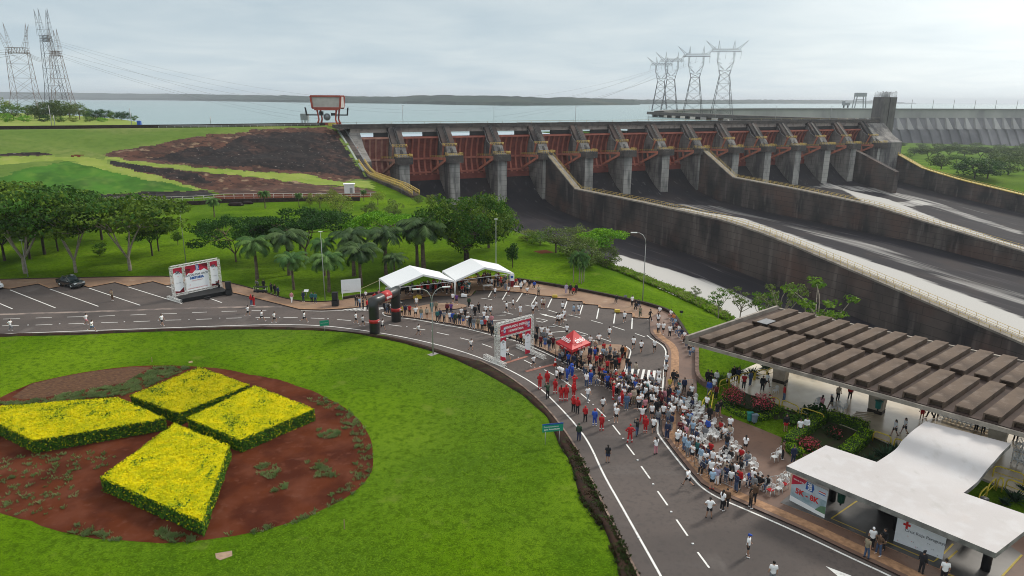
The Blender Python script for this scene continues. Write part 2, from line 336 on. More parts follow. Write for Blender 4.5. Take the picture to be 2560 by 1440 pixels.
zones = [  # (material index, outline on the photograph's slope)
 (4, [(256,386),(300,375),(375,365),(425,354),(475,344),(537,335),(600,331),(640,323),(700,320),(800,319),(832,322),(845,335),(860,362),(890,415),(922,450),(890,447),(872,454),(830,452),(790,442),(760,435),(700,433),(640,429),(550,422),(475,416),(400,407),(325,401),(275,392)]),
 (3, [(360,397),(400,393),(440,380),(475,370),(512,364),(548,375),(570,360),(600,342),(640,335),(720,331),(800,330),(840,338),(858,365),(921,449),(880,440),(800,431),(700,425),(640,414),(560,417),(475,411),(400,403)]),
 (4, [(271,402),(312,406),(375,416),(450,425),(500,430),(550,435),(640,443),(715,452),(790,462),(835,464),(890,467),(935,475),(940,486),(640,486),(550,486),(530,476),(507,472),(450,457),(375,435),(312,422),(275,408)]),
 (3, [(273,402),(312,406),(375,417),(440,426),(490,434),(530,455),(500,460),(450,452),(375,433),(312,420),(278,408)]),
 (3, [(175,488),(300,484),(375,479),(512,474),(530,482),(538,490),(425,497),(190,501),(150,492)]),
 (5, [(538,488),(640,485),(940,484),(945,492),(800,496),(640,499),(538,502)]),
 (6, [(0,392),(125,390),(187,391),(240,395),(275,409),(325,425),(400,442),(505,473),(487,473),(400,456),(300,435),(225,417),(175,403),(100,403),(0,413),(-200,420),(-200,396)]),
 (2, [(-200,440),(0,447),(50,423),(100,415),(175,404),(225,417),(300,434),(400,455),(490,473),(375,479),(225,486),(0,486),(-200,490)]),
 (3, [(-200,388),(0,386),(60,381),(110,381),(131,386),(110,389),(0,391),(-200,394)]),
 (5, [(177,388),(190,385),(208,388),(200,392),(182,392)]),
 (6, [(256,393),(275,393),(325,402),(400,408),(475,417),(550,423),(640,430),(700,434),(760,436),(790,443),(830,453),(872,455),(922,452),(940,474),(890,466),(835,463),(790,461),(715,451),(640,442),(550,434),(450,424),(375,415),(312,405),(262,398)]),
 (5, [(1330,628),(1350,625),(1385,627),(1392,632),(1372,634),(1345,634)]),
]
GM = [GRASS, DRYGRASS, LUSH, ROCK, RED_ROCK, RED_SOIL, BERM, CONC]
ds = list(np.arange(-26, 100, .75))+list(np.arange(100, 262, 3.0))+list(np.arange(262, 440, 8.0))
us = [0, .6, 1.5, 2.5, 3.5, 5, 6.5, 8, 9.5, 11]+list(np.arange(12.2, 125, .95))+list(np.arange(126, 330, 5.0))
vs = []; fs = []; ms = []
for d in ds:
    e = s_edge(d)
    vs.append(tuple(SD(e, d, -34))); 
    for u in us:
        vs.append(tuple(SD(e-u, d, land_z(e-u, d))))
nc = len(us)+1
for i in range(len(ds)-1):
    for j in range(nc-1):
        a = i*nc+j; f = (a, a+1, a+nc+1, a+nc)
        if j == 0: mi = 7
        else:
            c = [sum(vs[k][q] for k in f)/4 for q in range(3)]; px, py = proj(c); s_, d_ = toSD(c); px += 9*mnoise.fractal(Vector((s_*.22, d_*.22, 0)), .6, 2.2, 4); py += 3.2*mnoise.fractal(Vector((s_*.22, d_*.22, 9)), .6, 2.2, 4)
            mi = 1 if d_ < lerp(s_, [-160, -60, -5], [86, 70, 60]) else 0
            if py < 640 and px < 1400:
                for zi, P in zones:
                    if inpoly(px, py, P): mi = zi
        fs.append(f[::-1]); ms.append(mi)
me = bpy.data.meshes.new('ground'); me.from_pydata(vs, [], fs)
for g in GM: me.materials.append(g)
me.polygons.foreach_set('material_index', ms); me.polygons.foreach_set('use_smooth', [m_ not in (3, 4, 7) for m_ in ms]); me.update()
ground = bpy.data.objects.new('ground', me); COL.objects.link(ground); tag(ground, kind='structure')
def GT(px, py, dz=0):    # point of the real terrain seen at a pixel
    z = 0.0
    for _ in range(12):
        p = G(px, py, z); s_, d_ = toSD(p); z = .5*z+.5*land_z(s_, d_)
    p = G(px, py, z); return Vector((p.x, p.y, z+dz))

# ------------------------------------------------------------------ reservoir, far shores
water_m = bpy.data.materials.new('reservoir_water'); water_m.use_nodes = True; nt = water_m.node_tree; p = nt.nodes['Principled BSDF']
p.inputs['Base Color'].default_value = (.17, .27, .27, 1); p.inputs['Roughness'].default_value = .22; p.inputs['Specular IOR Level'].default_value = .5
tcn = nt.nodes.new('ShaderNodeTexCoord'); nb = nt.nodes.new('ShaderNodeTexNoise'); nb.inputs['Scale'].default_value = .12; nb.inputs['Detail'].default_value = 8
nt.links.new(tcn.outputs['Object'], nb.inputs['Vector']); bp = nt.nodes.new('ShaderNodeBump'); bp.inputs['Strength'].default_value = .5; bp.inputs['Distance'].default_value = .8
nt.links.new(nb.outputs['Fac'], bp.inputs['Height']); nt.links.new(bp.outputs[0], p.inputs['Normal'])
DAMLINE = [G(1650, 277.6, ZC), G(1680, 275, ZC), G(1745, 272.2, ZC), G(1830, 271.2, ZC), G(1920, 270.9, ZC), G(2080, 270.9, ZC), G(2240, 271.4, ZC), G(2400, 271.9, ZC), G(2560, 272.4, ZC), G(2800, 273.6, ZC), G(3100, 275.4, ZC)]
B0 = G(1627, 279, ZC); B1 = G(1840, 288, ZC)
wp = [SD(-3000, -13), SD(352, -13), B1, B0]+DAMLINE+[(30000, 9000), (30000, 34000), (-30000, 34000), (-30000, 3000)]
water = flat('water', [(q[0], q[1]) for q in wp], 14.0, water_m, kind='structure')
FARFOR = layered('far_forest', (.030, .050, .038), [((.016, .030, .024), .006, .4, .6, 6, None, .9), ((.09, .085, .06), .002, .55, .7, 5, None, .6)], rough=1, bump=0, spec=.05)
def far_land(name, rows, depth=900):
    top, bot = rows; n = 150; x0, x1 = bot[0][0], bot[-1][0]; V = []; F = []
    for i in range(n+1):
        px = x0+(x1-x0)*i/n; yb = np.interp(px, *zip(*bot)); yt = np.interp(px, *zip(*top))
        b = G(px, yb, 14.0); dd = math.hypot(b.x, b.y); d = ray(px, yt); hd = math.hypot(d[0], d[1])
        for k, (off, fz) in enumerate(((0, 0), (40, .32), (220, .62), (480, 1.0), (depth, .9), (depth+300, -.1))):
            D = dd+off; zt = CH+d[2]*(dd+480)/hd
            z = 14+(zt-14)*fz+(4*mnoise.noise(Vector((px*.12, k*3.1, 0))) if 0 < k < 5 else -.5)+(5*abs(mnoise.noise(Vector((px*.9, k, 3)))) if k == 3 else 0)
            V.append((b.x/dd*D, b.y/dd*D, z))
    for i in range(n):
        for k in range(5): a = i*6+k; F.append((a, a+6, a+7, a+1))
    me = bpy.data.meshes.new(name); me.from_pydata(V, [], F); me.materials.append(FARFOR)
    o = bpy.data.objects.new(name, me); COL.objects.link(o); tag(o, kind='structure'); return o
far_land('hills', ([(-700,228),(0,230),(125,231),(300,234),(475,235),(640,238.5),(780,240),(865,240.5),(960,241.2),(1010,241),(1065,238),(1110,238),(1200,239.5),(1280,240.5),(1380,244),(1530,246.5),(1592,252),(1600,261)],
    [(-700,245),(0,248),(185,249.2),(425,251),(640,254.5),(865,258),(1015,259.5),(1140,262.3),(1280,264.3),(1450,263.5),(1600,262)]))
far_land('hills', ([(1560,249),(1700,250),(1920,249.3),(2050,250),(2170,251.2),(2230,254.5),(2290,258)], [(1560,260.8),(1750,260),(1920,259.3),(2100,259.2),(2290,259.4)]))
# wooded promontory of the left bank
pb = MB(); pp = [G(x, y, 18) for x, y in [(352,309),(335,303),(290,297),(230,292),(150,287),(60,283),(-120,281),(-500,285),(-500,345),(-160,325),(0,319),(200,315),(352,311)]]
slab(pb, pp, 9, 18, 0); tag(pb.build('far_bank', [BERM]), kind='structure')
# right bank beyond the spillway
W3T = ([-160, 0, 7, 37, 61.6, 98, 150, 250, 420], [0, 3, 2.4, -9.7, -14.3, -19, -24, -32, -40])
rb = MB(); sg = list(np.arange(349, 700, 12))+[760, 900, 1200, 1700]; dg = [-900, -600, -400, -250, -160, -100, -60, -30, -10, 0, 7, 20, 37, 50, 62, 80, 98, 125, 150, 200, 250, 330, 420]
for s in sg:
    for d in dg: q = SD(s, d); zz_ = lerp(d, *W3T)-1.2 if d > 0 else -4; rb.v.append((q.x, q.y, min(zz_, lerp(s, [349, 380, 600, 1700], [zz_, -13+min(0, zz_+13), -24+min(0, zz_+19), -60]))))
for i in range(len(sg)-1):
    for j in range(len(dg)-1): a = i*len(dg)+j; rb.f.append((a, a+1, a+len(dg)+1, a+len(dg))); rb.m.append(0 if (i*7+j*3) % 5 else 1); rb.sm.append(True)
rb.m = [0]*len(rb.f)
o = rb.build('terrain', [GRASS]); tag(o, kind='structure')
def right_z(p):
    s, d = toSD(p); z0 = lerp(d, *W3T)-1.2 if d > 0 else -4
    return min(z0, lerp(s, [349, 380, 600, 1700], [z0, -13+min(0, z0+13), -24+min(0, z0+19), -60]))
def GR(px, py):
    z = -12.0
    for _ in range(14): p = G(px, py, z); z = .5*z+.5*right_z(p)
    return G(px, py, z)

# ================================================================== road, parking, pavements
road_px = [(-260,859),(0,841.5),(190,838),(330,831),(500,826),(640,823),(800,826),(958,838),(1033,855),(1083,870),(1133,886),(1200,903),(1245,925),(1300,961),(1354,1007),(1400,1061),(1442,1123),(1475,1194),(1517,1282),(1562,1373),(1598,1445),(1720,1700),
 (2700,1700),(2430,1520),(2200,1400),(2030,1318),(1880,1255),(1810,1222),(1770,1200),(1735,1160),(1700,1115),(1672,1085),(1670,1042),(1682,970),(1690,890),(1680,868),(1655,845),(1640,790),(1590,779),(1548,768),(1505,759),(1460,750),(1420,743),(1380,737),(1300,726),(1200,718),(1184,735),(1080,738),(1000,748),(930,762),(870,770),(805,774),(750,773),(655,748),(577,729),(540,716),(430,702),(300,704),(100,706),(0,708),(-260,712)]
flat('road', GS(road_px), .020, ASPH, kind='structure')
# pale concrete gutter between the parking bays and the lanes
gb = MB(); gut = [(-200,792),(0,786.5),(110,783),(180,781),(255,778.5),(340,776),(430,772),(500,770),(600,768),(705,767)]
strip(gb, GS(gut), .75, .026); gb.build('gutter', [mat('gutter_concrete', (.27, .215, .185), .85, col2=(.115, .095, .09), vs=.5, lo=.42, hi=.58)]); tag(bpy.data.objects['gutter'], kind='structure')
kerbA = [(-260,722),(-90,715),(24,723.7),(95,711),(124,722.5),(193,710),(222.5,720),(287.5,707.5),(320,717),(382.5,705),(416,715),(480,703),(512,713),(577,732),(655,751),(730,770),(750,775),(805,776),(870,772.5),(930,766),(1000,752),(1086,741),(1178,741),(1188,728),(1230,727.5),(1267,730),(1305,733),(1340,738),(1341,740),(1379,742),(1380,746.5),(1417,748),(1418,753),(1456,755),(1457,762),(1495,764),(1496,771),(1537,774),(1538,782),(1580,785),(1581,795.5),(1624.5,797.5)]
wallA = [(1652,777),(1606,763),(1525,745),(1450,730),(1350,712),(1285,702),(1240,697),(1187,699),(1150,704),(1110,712),(1050,722),(1000,729),(951,736),(905,742),(852,752),(830,755),(805,757),(750,756),(700,745),(672,736),(627.5,722),(551,703.5),(427,693),(350,693),(217,696),(100,698),(0,701),(-260,706)]
a = MB(); slab(a, GS(kerbA+wallA), 0, .14, 0, 1); tag(a.build('pavement', [PAVER, DARKKERB]), kind='structure')
kerbB = [(1625.5,826),(1626.5,834),(1639,848),(1661,862.5),(1669,877),(1670,895),(1668,925),(1663,971),(1656,1042),(1654.5,1073),(1657.5,1089),(1680,1122),(1718,1170),(1735,1190),(1754,1211),(1793,1233.6),(1862,1264),(2006,1327),(2120,1382),(2231,1434),(2400,1518)]
wallB = [(3000,1700),(3000,1480),(2700,1330),(2300,1230),(2100,1165),(1957,1120),(1953,1097),(1884,1068.6),(1803,1038),(1750,1016),(1742,1005),(1741,947),(1741,872),(1720,845),(1697.7,810),(1675,784),(1652,777)]
a = MB(); slab(a, GS([(1624.5,797.5)]+kerbB+wallB), 0, .14, 0, 1); tag(a.build('pavement', [BROWNPAVE, DARKKERB]), kind='structure')
def inset(pts, off):  # shift a ground polyline sideways
    P = [Vector(p[:2]) for p in pts]; out = []
    for i, p in enumerate(P):
        t = (P[min(i+1, len(P)-1)]-P[max(i-1, 0)]).normalized(); out.append(p+Vector((-t.y, t.x))*off)
    return out
ok = MB()
strip(ok, inset(smooth_poly(GS(kerbB), 1), .85), .9, .147)
strip(ok, inset(smooth_poly(GS(kerbA[13:22]), 1), .22), .34, .147)
for a_, b_ in zip(kerbA[24:-1:1], kerbA[25:]): strip(ok, inset([G(*a_, 0), G(*b_, 0)], .2), .3, .1475)
for i in range(0, 13): strip(ok, inset([G(*kerbA[i], 0), G(*kerbA[i+1], 0)], .16), .24, .1475+.0006*(i % 2))
tag(ok.build('kerb', [ORANGE_KERB]), kind='structure')
isl = [(957,785),(965,788.5),(1000,791.5),(1067,800.5),(1161,817),(1229,833),(1281,846),(1352,872),(1389,890),(1434,910),(1462,927),(1521,960),(1548,958),(1560,925),(1568,893),(1572,880),(1570,873),(1560,866.5),(1545,863),(1505,864.5),(1470,869),(1430,873),(1370,858),(1300,838),(1236,820),(1180,805),(1140,795),(1115,786),(1100,779),(1120,776),(1150,773),(1168,769),(1165,764.5),(1150,761),(1124,759),(1095,760),(1070,763),(1050,767),(1030,771),(1000,771),(985,773),(965,778)]
a = MB(); slab(a, smooth_poly(GS(isl), 1, True), 0, .15, 0, 1); tag(a.build('traffic_island', [PAVER, DARKKERB]), kind='structure')
pk = MB()
def pdash(lst, wd=.14, z=.027):
    for x0, y0, x1, y1 in lst: strip(pk, [G(x0, y0), G(x1, y1)], wd, z)
edge1 = [(-260,847),(0,835),(320,823.5),(640,812),(740,811.5),(820,815.5),(880,822.5),(940,831),(995,840),(1080,858),(1170,883),(1240,911),(1269,923),(1320,950),(1358,977),(1400,1019),(1442,1065),(1475,1111),(1508,1186),(1546,1252),(1587,1325),(1652,1440),(1760,1640)]
strip(pk, smooth_poly(GS(edge1), 2), .17, .027)
edge2 = [(958,781),(957,785),(963,790),(985,793.5),(1030,798),(1067,804),(1105,812),(1161,821),(1199,830),(1229,838),(1281,850),(1310,860),(1352,877),(1389,895),(1434,916),(1469,933),(1521,964)]
strip(pk, smooth_poly(GS(edge2), 1), .17, .027)
edge3 = [(1618,839),(1631,850),(1655,862.5),(1664,875),(1665,886),(1660,930),(1655,988),(1645,1059),(1643,1077),(1647,1089),(1672,1122),(1708,1168),(1732,1195),(1746,1212),(1769,1230),(1799,1247),(1844,1266),(1905,1292),(2006,1337),(2120,1392),(2231,1443),(2400,1530)]
strip(pk, smooth_poly(GS(edge3), 2), .17, .027)
edge4 = [(1564,866),(1576,874),(1577,882),(1572,897),(1566,915),(1558,935),(1552,952)]
strip(pk, smooth_poly(GS(edge4), 1), .16, .028)
strip(pk, GS([(1521,964),(1590,962),(1655,970)]), .15, .0275)
strip(pk, GS([(1590,968),(1652,976)]), .12, .0275)
strip(pk, GS([(752,777),(805,778.5),(860,776)]), .12, .0275)
pdash([(8,798,50,797),(89,795.5,129.5,794),(168,793,209,792),(247.5,791,287.5,789),(326,788,366,786),(404,785,442,784),(480,782,517.5,780.5),(554,779,592.5,778),(629,777,666,776),
 (5.5,815,47.5,814),(89,813,131,811.5),(171,810,212,809),(253,807,294.5,806),(334,804.5,374.5,803),(413,801,453,800),(491,799,529.5,797.5),(566,796,604,795),(639,794.5,675,794),(709,794,744,794.5),(777,795.5,811,797),(843,799,877.5,802),(908,805,942,808),(972,812,1004,816),(1033,821,1063,825),(1092,831.5,1122.5,838),(1150,845,1174,851),(1205,860,1230,869),(1269,883,1284,889),(1310,900.5,1329,910),(1360.5,924.5,1385,938),(1409,952,1430.5,968),(1452,984.6,1474.7,1003),(1493,1021.6,1514,1042.5),(1531.6,1063,1550.5,1087),(1566,1111.6,1586,1138),(1603,1166,1625,1197),(1644,1228.5,1669,1264),(1691,1299.6,1719,1340),(1744,1381,1773,1420),(1800,1465,1835,1515)])
def bays(lst, ox, oy, k, wd): pdash([(ox+a/k, oy+b/k, ox+c/k, oy+d_/k) for a, b, c, d_ in lst], wd)
bays([(100,500,555,680),(497,490,985,665),(890,482,1402,654),(1280,470,1820,638),(0,637,125,690),(2085,580,2218,628),(1665,462,1740,487)], 0, 600, 4, .17)
bays([(330,150,275,243),(520,165,450,270),(698,193,635,303),(885,228,832,340),(1070,265,1035,365),(1265,308,1225,430),(1462,350,1435,480),(1665,405,1645,537),(1875,470,1867,605),(150,130,103,213)], 1200, 700, 4.923, .17)
bays([(10,225,150,243),(285,263,390,283),(558,310,660,330),(835,370,950,405),(1090,430,1233,465),(1370,500,1508,537),(1635,573,1782,620),(1910,660,2030,703),(275,395,408,425),(897,550,1050,592),(1175,627,1327,673),(1490,720,1610,760),(0,455,318,432),(145,503,350,488),(680,595,928,573),(770,655,1112,628),(880,722,1298,687),(1370,752,1445,745),(690,478,740,470),(830,500,770,522),(690,505,770,522),(740,480,830,500)], 1200, 700, 4.923, .14)
bays([(1400,980,1560,970),(1700,1025,2050,1003)], 880, 600, 5.333, .14)
bays([(640,825,760,905),(660,840,780,912)], 880, 600, 5.333, .30)
def pq(pts, z=.0268): pk.sheet(GS(pts), z)
for t0, t1, b0, b1 in [((1865,1095),(1900,1095),(1842,1208),(1868,1208)),((1935,1100),(1968,1100),(1905,1215),(1930,1215)),((2003,1103),(2035,1103),(1975,1222),(2005,1222)),((2065,1110),(2098,1110),(2048,1230),(2078,1230)),((2130,1117),(2165,1117),(2118,1237),(2150,1237)),((2197,1122),(2232,1122),(2190,1240),(2222,1240)),((1800,1092),(1832,1092),(1778,1203),(1806,1203))]:
    pq(zm(1200, 700, 4.923, [t0, t1, b1, b0]))
for k in range(8):      # zebra crossing by the dark inflatable arch
    x = 853+k*10.5; y = 776.0+k*.2; pq([(x, y), (x+7, y), (x+45, y-8.5), (x+38, y-8.7)], .0262)
pq(zm(1200, 700, 4.923, [(733,415),(825,428),(815,447)])); pq(zm(1200, 700, 4.923, [(820,434),(1072,492),(1066,500),(816,442)]), .0272)
pq([(2064,1416),(2128,1440),(2150,1470),(2120,1462)], .0262); pq([(2110,1440),(2200,1500),(2180,1510),(2100,1446)], .0272)
tag(pk.build('road_marking', [PAINT]), kind='structure')
# red timing strips across the road
for pts, nm in (([(1257,910.5),(1318,891.5)], 'beneath the white truss arch'), ([(1314,929.5),(1385,911.5)], 'in front of the white truss arch')):
    a = MB(); a.box((0, 0, .02), (1, 1, .02)); p0, p1 = G(*pts[0]), G(*pts[1]); o = a.build('timing_mat', [mat('timing_mat_red', (.36, .16, .12), .8, vs=6)])
    o.location = (p0+p1)/2+Vector((0, 0, .02)); dv = p1-p0; o.rotation_euler = (0, 0, math.atan2(dv.y, dv.x)); o.scale = (dv.length, .42, 1)
    tag(o, 'reddish flat timing strip laid across the road '+nm, 'timing mat', 'timing strips across the road')
# dark soil bank and kerb along the round lawn
lawnedge = [(-260,849),(0,837.5),(100,835.5),(190,834.5),(240,831),(330,828.5),(440,823.5),(560,821),(640,819.5),(720,821),(800,824),(880,832),(958,846),(1033,863.5),(1083,880),(1133,894.5),(1162,910),(1230,942),(1267,965),(1310,990),(1346,1020),(1383,1067),(1412,1132),(1437,1190),(1454,1252),(1500,1302),(1521,1340),(1533,1382),(1546,1440),(1640,1700)]
re_ = road_px[:22]
Lw = resample([Vector(p) for p in smooth_poly(GS(lawnedge), 1)], .8); Rd = [Vector(p) for p in smooth_poly(GS(re_), 1)]
def near(p, Q):
    best = None
    for a, b in zip(Q, Q[1:]):
        ab = b-a; t = max(0, min(1, (p-a).dot(ab)/ab.dot(ab))); c = a+ab*t; dd = (p-c).length
        if best is None or dd < best[0]: best = (dd, c)
    return best[1]
sb = MB(); k_ = 5
for i, p in enumerate(Lw):
    q = near(p, Rd); n_ = mnoise.noise(Vector((p.x*.35, p.y*.35, 0)))
    p2 = p+(p-q).normalized()*(.25*n_)
    for j, (t, z) in enumerate(((-.02, .0), (.12, .20+.1*n_), (.45, .17+.12*n_), (.85, .07), (1.0, .035))):
        c = p2.lerp(q, t); sb.v.append((c.x, c.y, z+(.06*mnoise.noise(Vector((c.x*1.9, c.y*1.9, 5))) if 0 < j < 4 else 0)))
for i in range(len(Lw)-1):
    for j in range(4): a = i*5+j; sb.f.append((a, a+1, a+6, a+5)); sb.m.append(0); sb.sm.append(True)
tag(sb.build('soil_bank', [DARK_SOIL]), kind='structure')
kb = MB(); rr = [Vector((p.x, p.y, .05)) for p in resample(smooth_poly(GS(road_px[11:22]), 1), 1.2)]
for a, b in zip(rr, rr[1:]): kb.beam(a, b, .16, .14)
tag(kb.build('kerb', [mat('worn_kerb', (.26, .19, .15), .85, col2=(.12, .08, .06), vs=1.5)]), kind='structure')
# low dark stone wall round the pavement, and the curved stone wall of the garden
def wall_along(name, pts, h, wd, mats, label, cat='low wall', step=1.2, z0=0, parent=None, group=None):
    a = MB(); P = resample(smooth_poly(pts, 1), step)
    Lf, Rt = ribbon(P, wd); n = len(P)
    v = [(p.x, p.y, z0) for p in Lf]+[(p.x, p.y, z0+h) for p in Lf]+[(p.x, p.y, z0+h) for p in Rt]+[(p.x, p.y, z0) for p in Rt]
    f = []
    for i in range(n-1):
        for r_ in range(3): f.append((r_*n+i, (r_+1)*n+i, (r_+1)*n+i+1, r_*n+i+1))
    f += [(0, 3*n, 2*n, n), (n-1, 2*n-1, 3*n-1, 4*n-1)]
    a.add(v, f); o = a.build(name, mats, parent)
    return tag(o, label, cat, group)
wall_along('low_wall', GS([(1730,860),(1720,849),(1697.7,810),(1675,783),(1647,773),(1606,761.5),(1525,744),(1450,729),(1350,711),(1285,701.5)]), .55, .4, [DARKKERB], 'long low dark stone wall between curved pavement and bright green lawn')
wall_along('low_wall', GS([(1262,699),(1240,697),(1187,699),(1150,704),(1110,712),(1050,722),(1000,729),(951,736),(905,742),(852,751)]), .5, .4, [DARKKERB], 'low dark planter wall behind the two white tents')
wall_along('kerb_wall', GS([(830,755),(805,757),(750,756),(700,745),(672,736),(627.5,722),(551,703.5),(427,693),(350,693),(217,696),(100,698),(0,701),(-260,706)]), .24, .18, [DARKKERB], 'thin dark kerb wall between park lawn and pavement by the parking bays', 'kerb')
wall_along('stone_wall', GS([(1741,872),(1742,905),(1741,941),(1750,958),(1767,969),(1790,977)]), .6, .45, [mat('stone_wall_mat', (.20, .13, .10), .9, col2=(.08, .05, .04), vs=1.6, bump=.5, bs=6)], 'curved brown stone retaining wall beside the small garden lawn')
# ------------------------------------------------------------------ flower bed
pts = [G(x/2.572, 840+y/2.572) for x, y in [(200,305),(500,240),(850,195),(1050,190),(1300,200),(1600,250),(1900,320),(2100,400),(2250,490),(2350,600),(2400,750),(2390,880),(2300,990),(2150,1080),(1950,1170),(1700,1250),(1400,1300),(1100,1330),(800,1315),(450,1270),(200,1190),(0,1135)]]
Am = np.array([[2*p.x, 2*p.y, 1] for p in pts]); bm_ = np.array([p.x**2+p.y**2 for p in pts]); sol = np.linalg.lstsq(Am, bm_, rcond=None)[0]
BC = Vector((sol[0], sol[1])); BR = math.sqrt(sol[2]+sol[0]**2+sol[1]**2)
def bedr(th): # traced radius, circle where hidden
    return BR*(1+.012*mnoise.noise(Vector((math.cos(th)*2, math.sin(th)*2, 1))))
ang = sorted((math.atan2(p.y-BC.y, p.x-BC.x), (p.to_2d()-BC).length) for p in pts)
bed = []
for i in range(160):
    th = -math.pi+2*math.pi*i/160
    r_ = np.interp(th, [a for a, _ in ang], [b for _, b in ang], period=2*math.pi)
    bed.append(BC+Vector((math.cos(th), math.sin(th)))*(r_+.12*mnoise.noise(Vector((math.cos(th)*25, math.sin(th)*25, 0)))))
flat('flower_bed_soil', bed, .012, RED_SOIL, kind='structure')
# ================================================================== the spillway
SCON = layered('spillway_concrete', (.25, .235, .22), [((.060, .056, .060), .14, .44, .60, 7, (1, 1, .35), .85), ((.30, .285, .27), .5, .52, .7, 6, (1, 1, .2), .6), ((.035, .033, .036), .9, .56, .72, 8, (1, 1, .12), .6)], rough=.85, bump=.2, bs=2, joints=(9, 2.4, (.05, .05, .05), .55))
SCOND = layered('stained_concrete', (.105, .086, .078), [((.028, .026, .029), .10, .40, .6, 7, (1, 1, .5), .9), ((.19, .165, .15), .35, .56, .72, 7, (1, 1, .16), .7), ((.135, .075, .058), .07, .50, .68, 6, None, .6)], rough=.85, bump=.2, bs=2, spec=.15, joints=(11, 2.2, (.022, .02, .02), .6))
DECKC = layered('deck_concrete', (.095, .082, .074), [((.055, .05, .05), .3, .42, .62, 7, None, .8), ((.17, .15, .13), .8, .55, .7, 5, None, .6)], rough=.9, bump=.2, bs=3)
BEAMC = mat('beam_concrete', (.33, .28, .25), .85, col2=(.16, .13, .12), vs=.5, lo=.3, hi=.5)
GATER = mat('gate_red', (.24, .055, .036), .6, col2=(.16, .036, .026), vs=.35)
GRIB = mat('gate_rib_red', (.46, .15, .10), .6, col2=(.34, .10, .07), vs=.35); GRIBP = mat('gate_rib_pink', (.56, .29, .22), .6, col2=(.42, .19, .14), vs=.4)
GATEP = mat('gate_faded_pink', (.42, .17, .14), .6, col2=(.28, .09, .07), vs=.4)
ARMO = mat('gate_arm_orange', (.54, .18, .11), .6, col2=(.32, .14, .10), vs=.5)
ARMP = mat('gate_arm_pinkish', (.45, .25, .19), .6, col2=(.30, .15, .11), vs=.5)
YRAIL = mat('yellow_rail', (.66, .46, .09), .6, col2=(.50, .36, .12), vs=1)
spill = thing('spillway_dam', 'long grey concrete spillway with red radial gates and walled chutes below the reservoir', 'dam', (0, 0, 0))
PFRONT = layered('washed_concrete', (.42, .40, .37), [((.16, .155, .15), .3, .44, .62, 7, (1, 1, .3), .8), ((.07, .07, .07), .5, .58, .72, 7, (1, 1, .15), .7)], rough=.85, bump=.1, bs=2, joints=(9, 2.4, (.08, .08, .08), .6))
PS = [22, 46, 70, 94, 118, 141.5, 165.5, 189.5, 213.5, 237.5, 261, 285, 307, 331]
def sdbox(mb, s0, s1, d0, d1, z0, z1, mi=0):
    P = [SD(s0, d0), SD(s1, d0), SD(s1, d1), SD(s0, d1)]; mb.prism(P, z0, z1, mi)
def sdprof(mb, s0, s1, prof, mi=0):   # profile (d,z) polygon extruded between s0 and s1
    n = len(prof); ar = sum(prof[i][0]*prof[(i+1) % n][1]-prof[(i+1) % n][0]*prof[i][1] for i in range(n))
    if ar < 0: prof = prof[::-1]
    a = [tuple(SD(s0, d, z)) for d, z in prof]; b = [tuple(SD(s1, d, z)) for d, z in prof]
    T = tess([(d, z) for d, z in prof]); mb.add(a, [t for t in T], mi); mb.add(b, [t[::-1] for t in T], mi)
    mb.add(a+b, [(i, n+i, n+(i+1) % n, (i+1) % n) for i in range(n)], mi)
m_ = MB(); sdbox(m_, -4, 351, -7, 3.2, 17.4, 19.0); sdbox(m_, -4, 351, 2.9, 3.3, 19.0, 19.25); m_.build('bridge_deck', DECKC, spill)
for k in range(15):
    s0 = ([-1]+PS)[k]+3.2; s1 = (PS+[352])[k]-3.2
    if k == 14: continue
    m_ = MB(); sdbox(m_, s0, s1, .6, 2.2, 15.4, 17.4)
    o = m_.build('bridge_beam', BEAMC, spill)
def railing(name, pts, h=1.15, post=2.4, r=.07, mat_=YRAIL, parent=None, mid=True, sides=4):
    P = resample(pts, post); P = P+[Vector(pts[-1])] if (P[-1]-Vector(pts[-1])).length > .3 else P
    a = MB()
    for lv in ([h, h*.52] if mid else [h]): a.tube([p+Vector((0, 0, lv)) for p in P], r, sides)
    for p in P: a.tube([p, p+Vector((0, 0, h))], r, sides)
    return a.build(name, mat_, parent)
railing('handrail', [SD(s, 3.0, 19.2) for s in range(-3, 351, 8)], 1.0, 8, .09, mat('rail_worn_yellow', (.36, .27, .10), .7, col2=(.22, .19, .14), vs=.2), spill, mid=False)
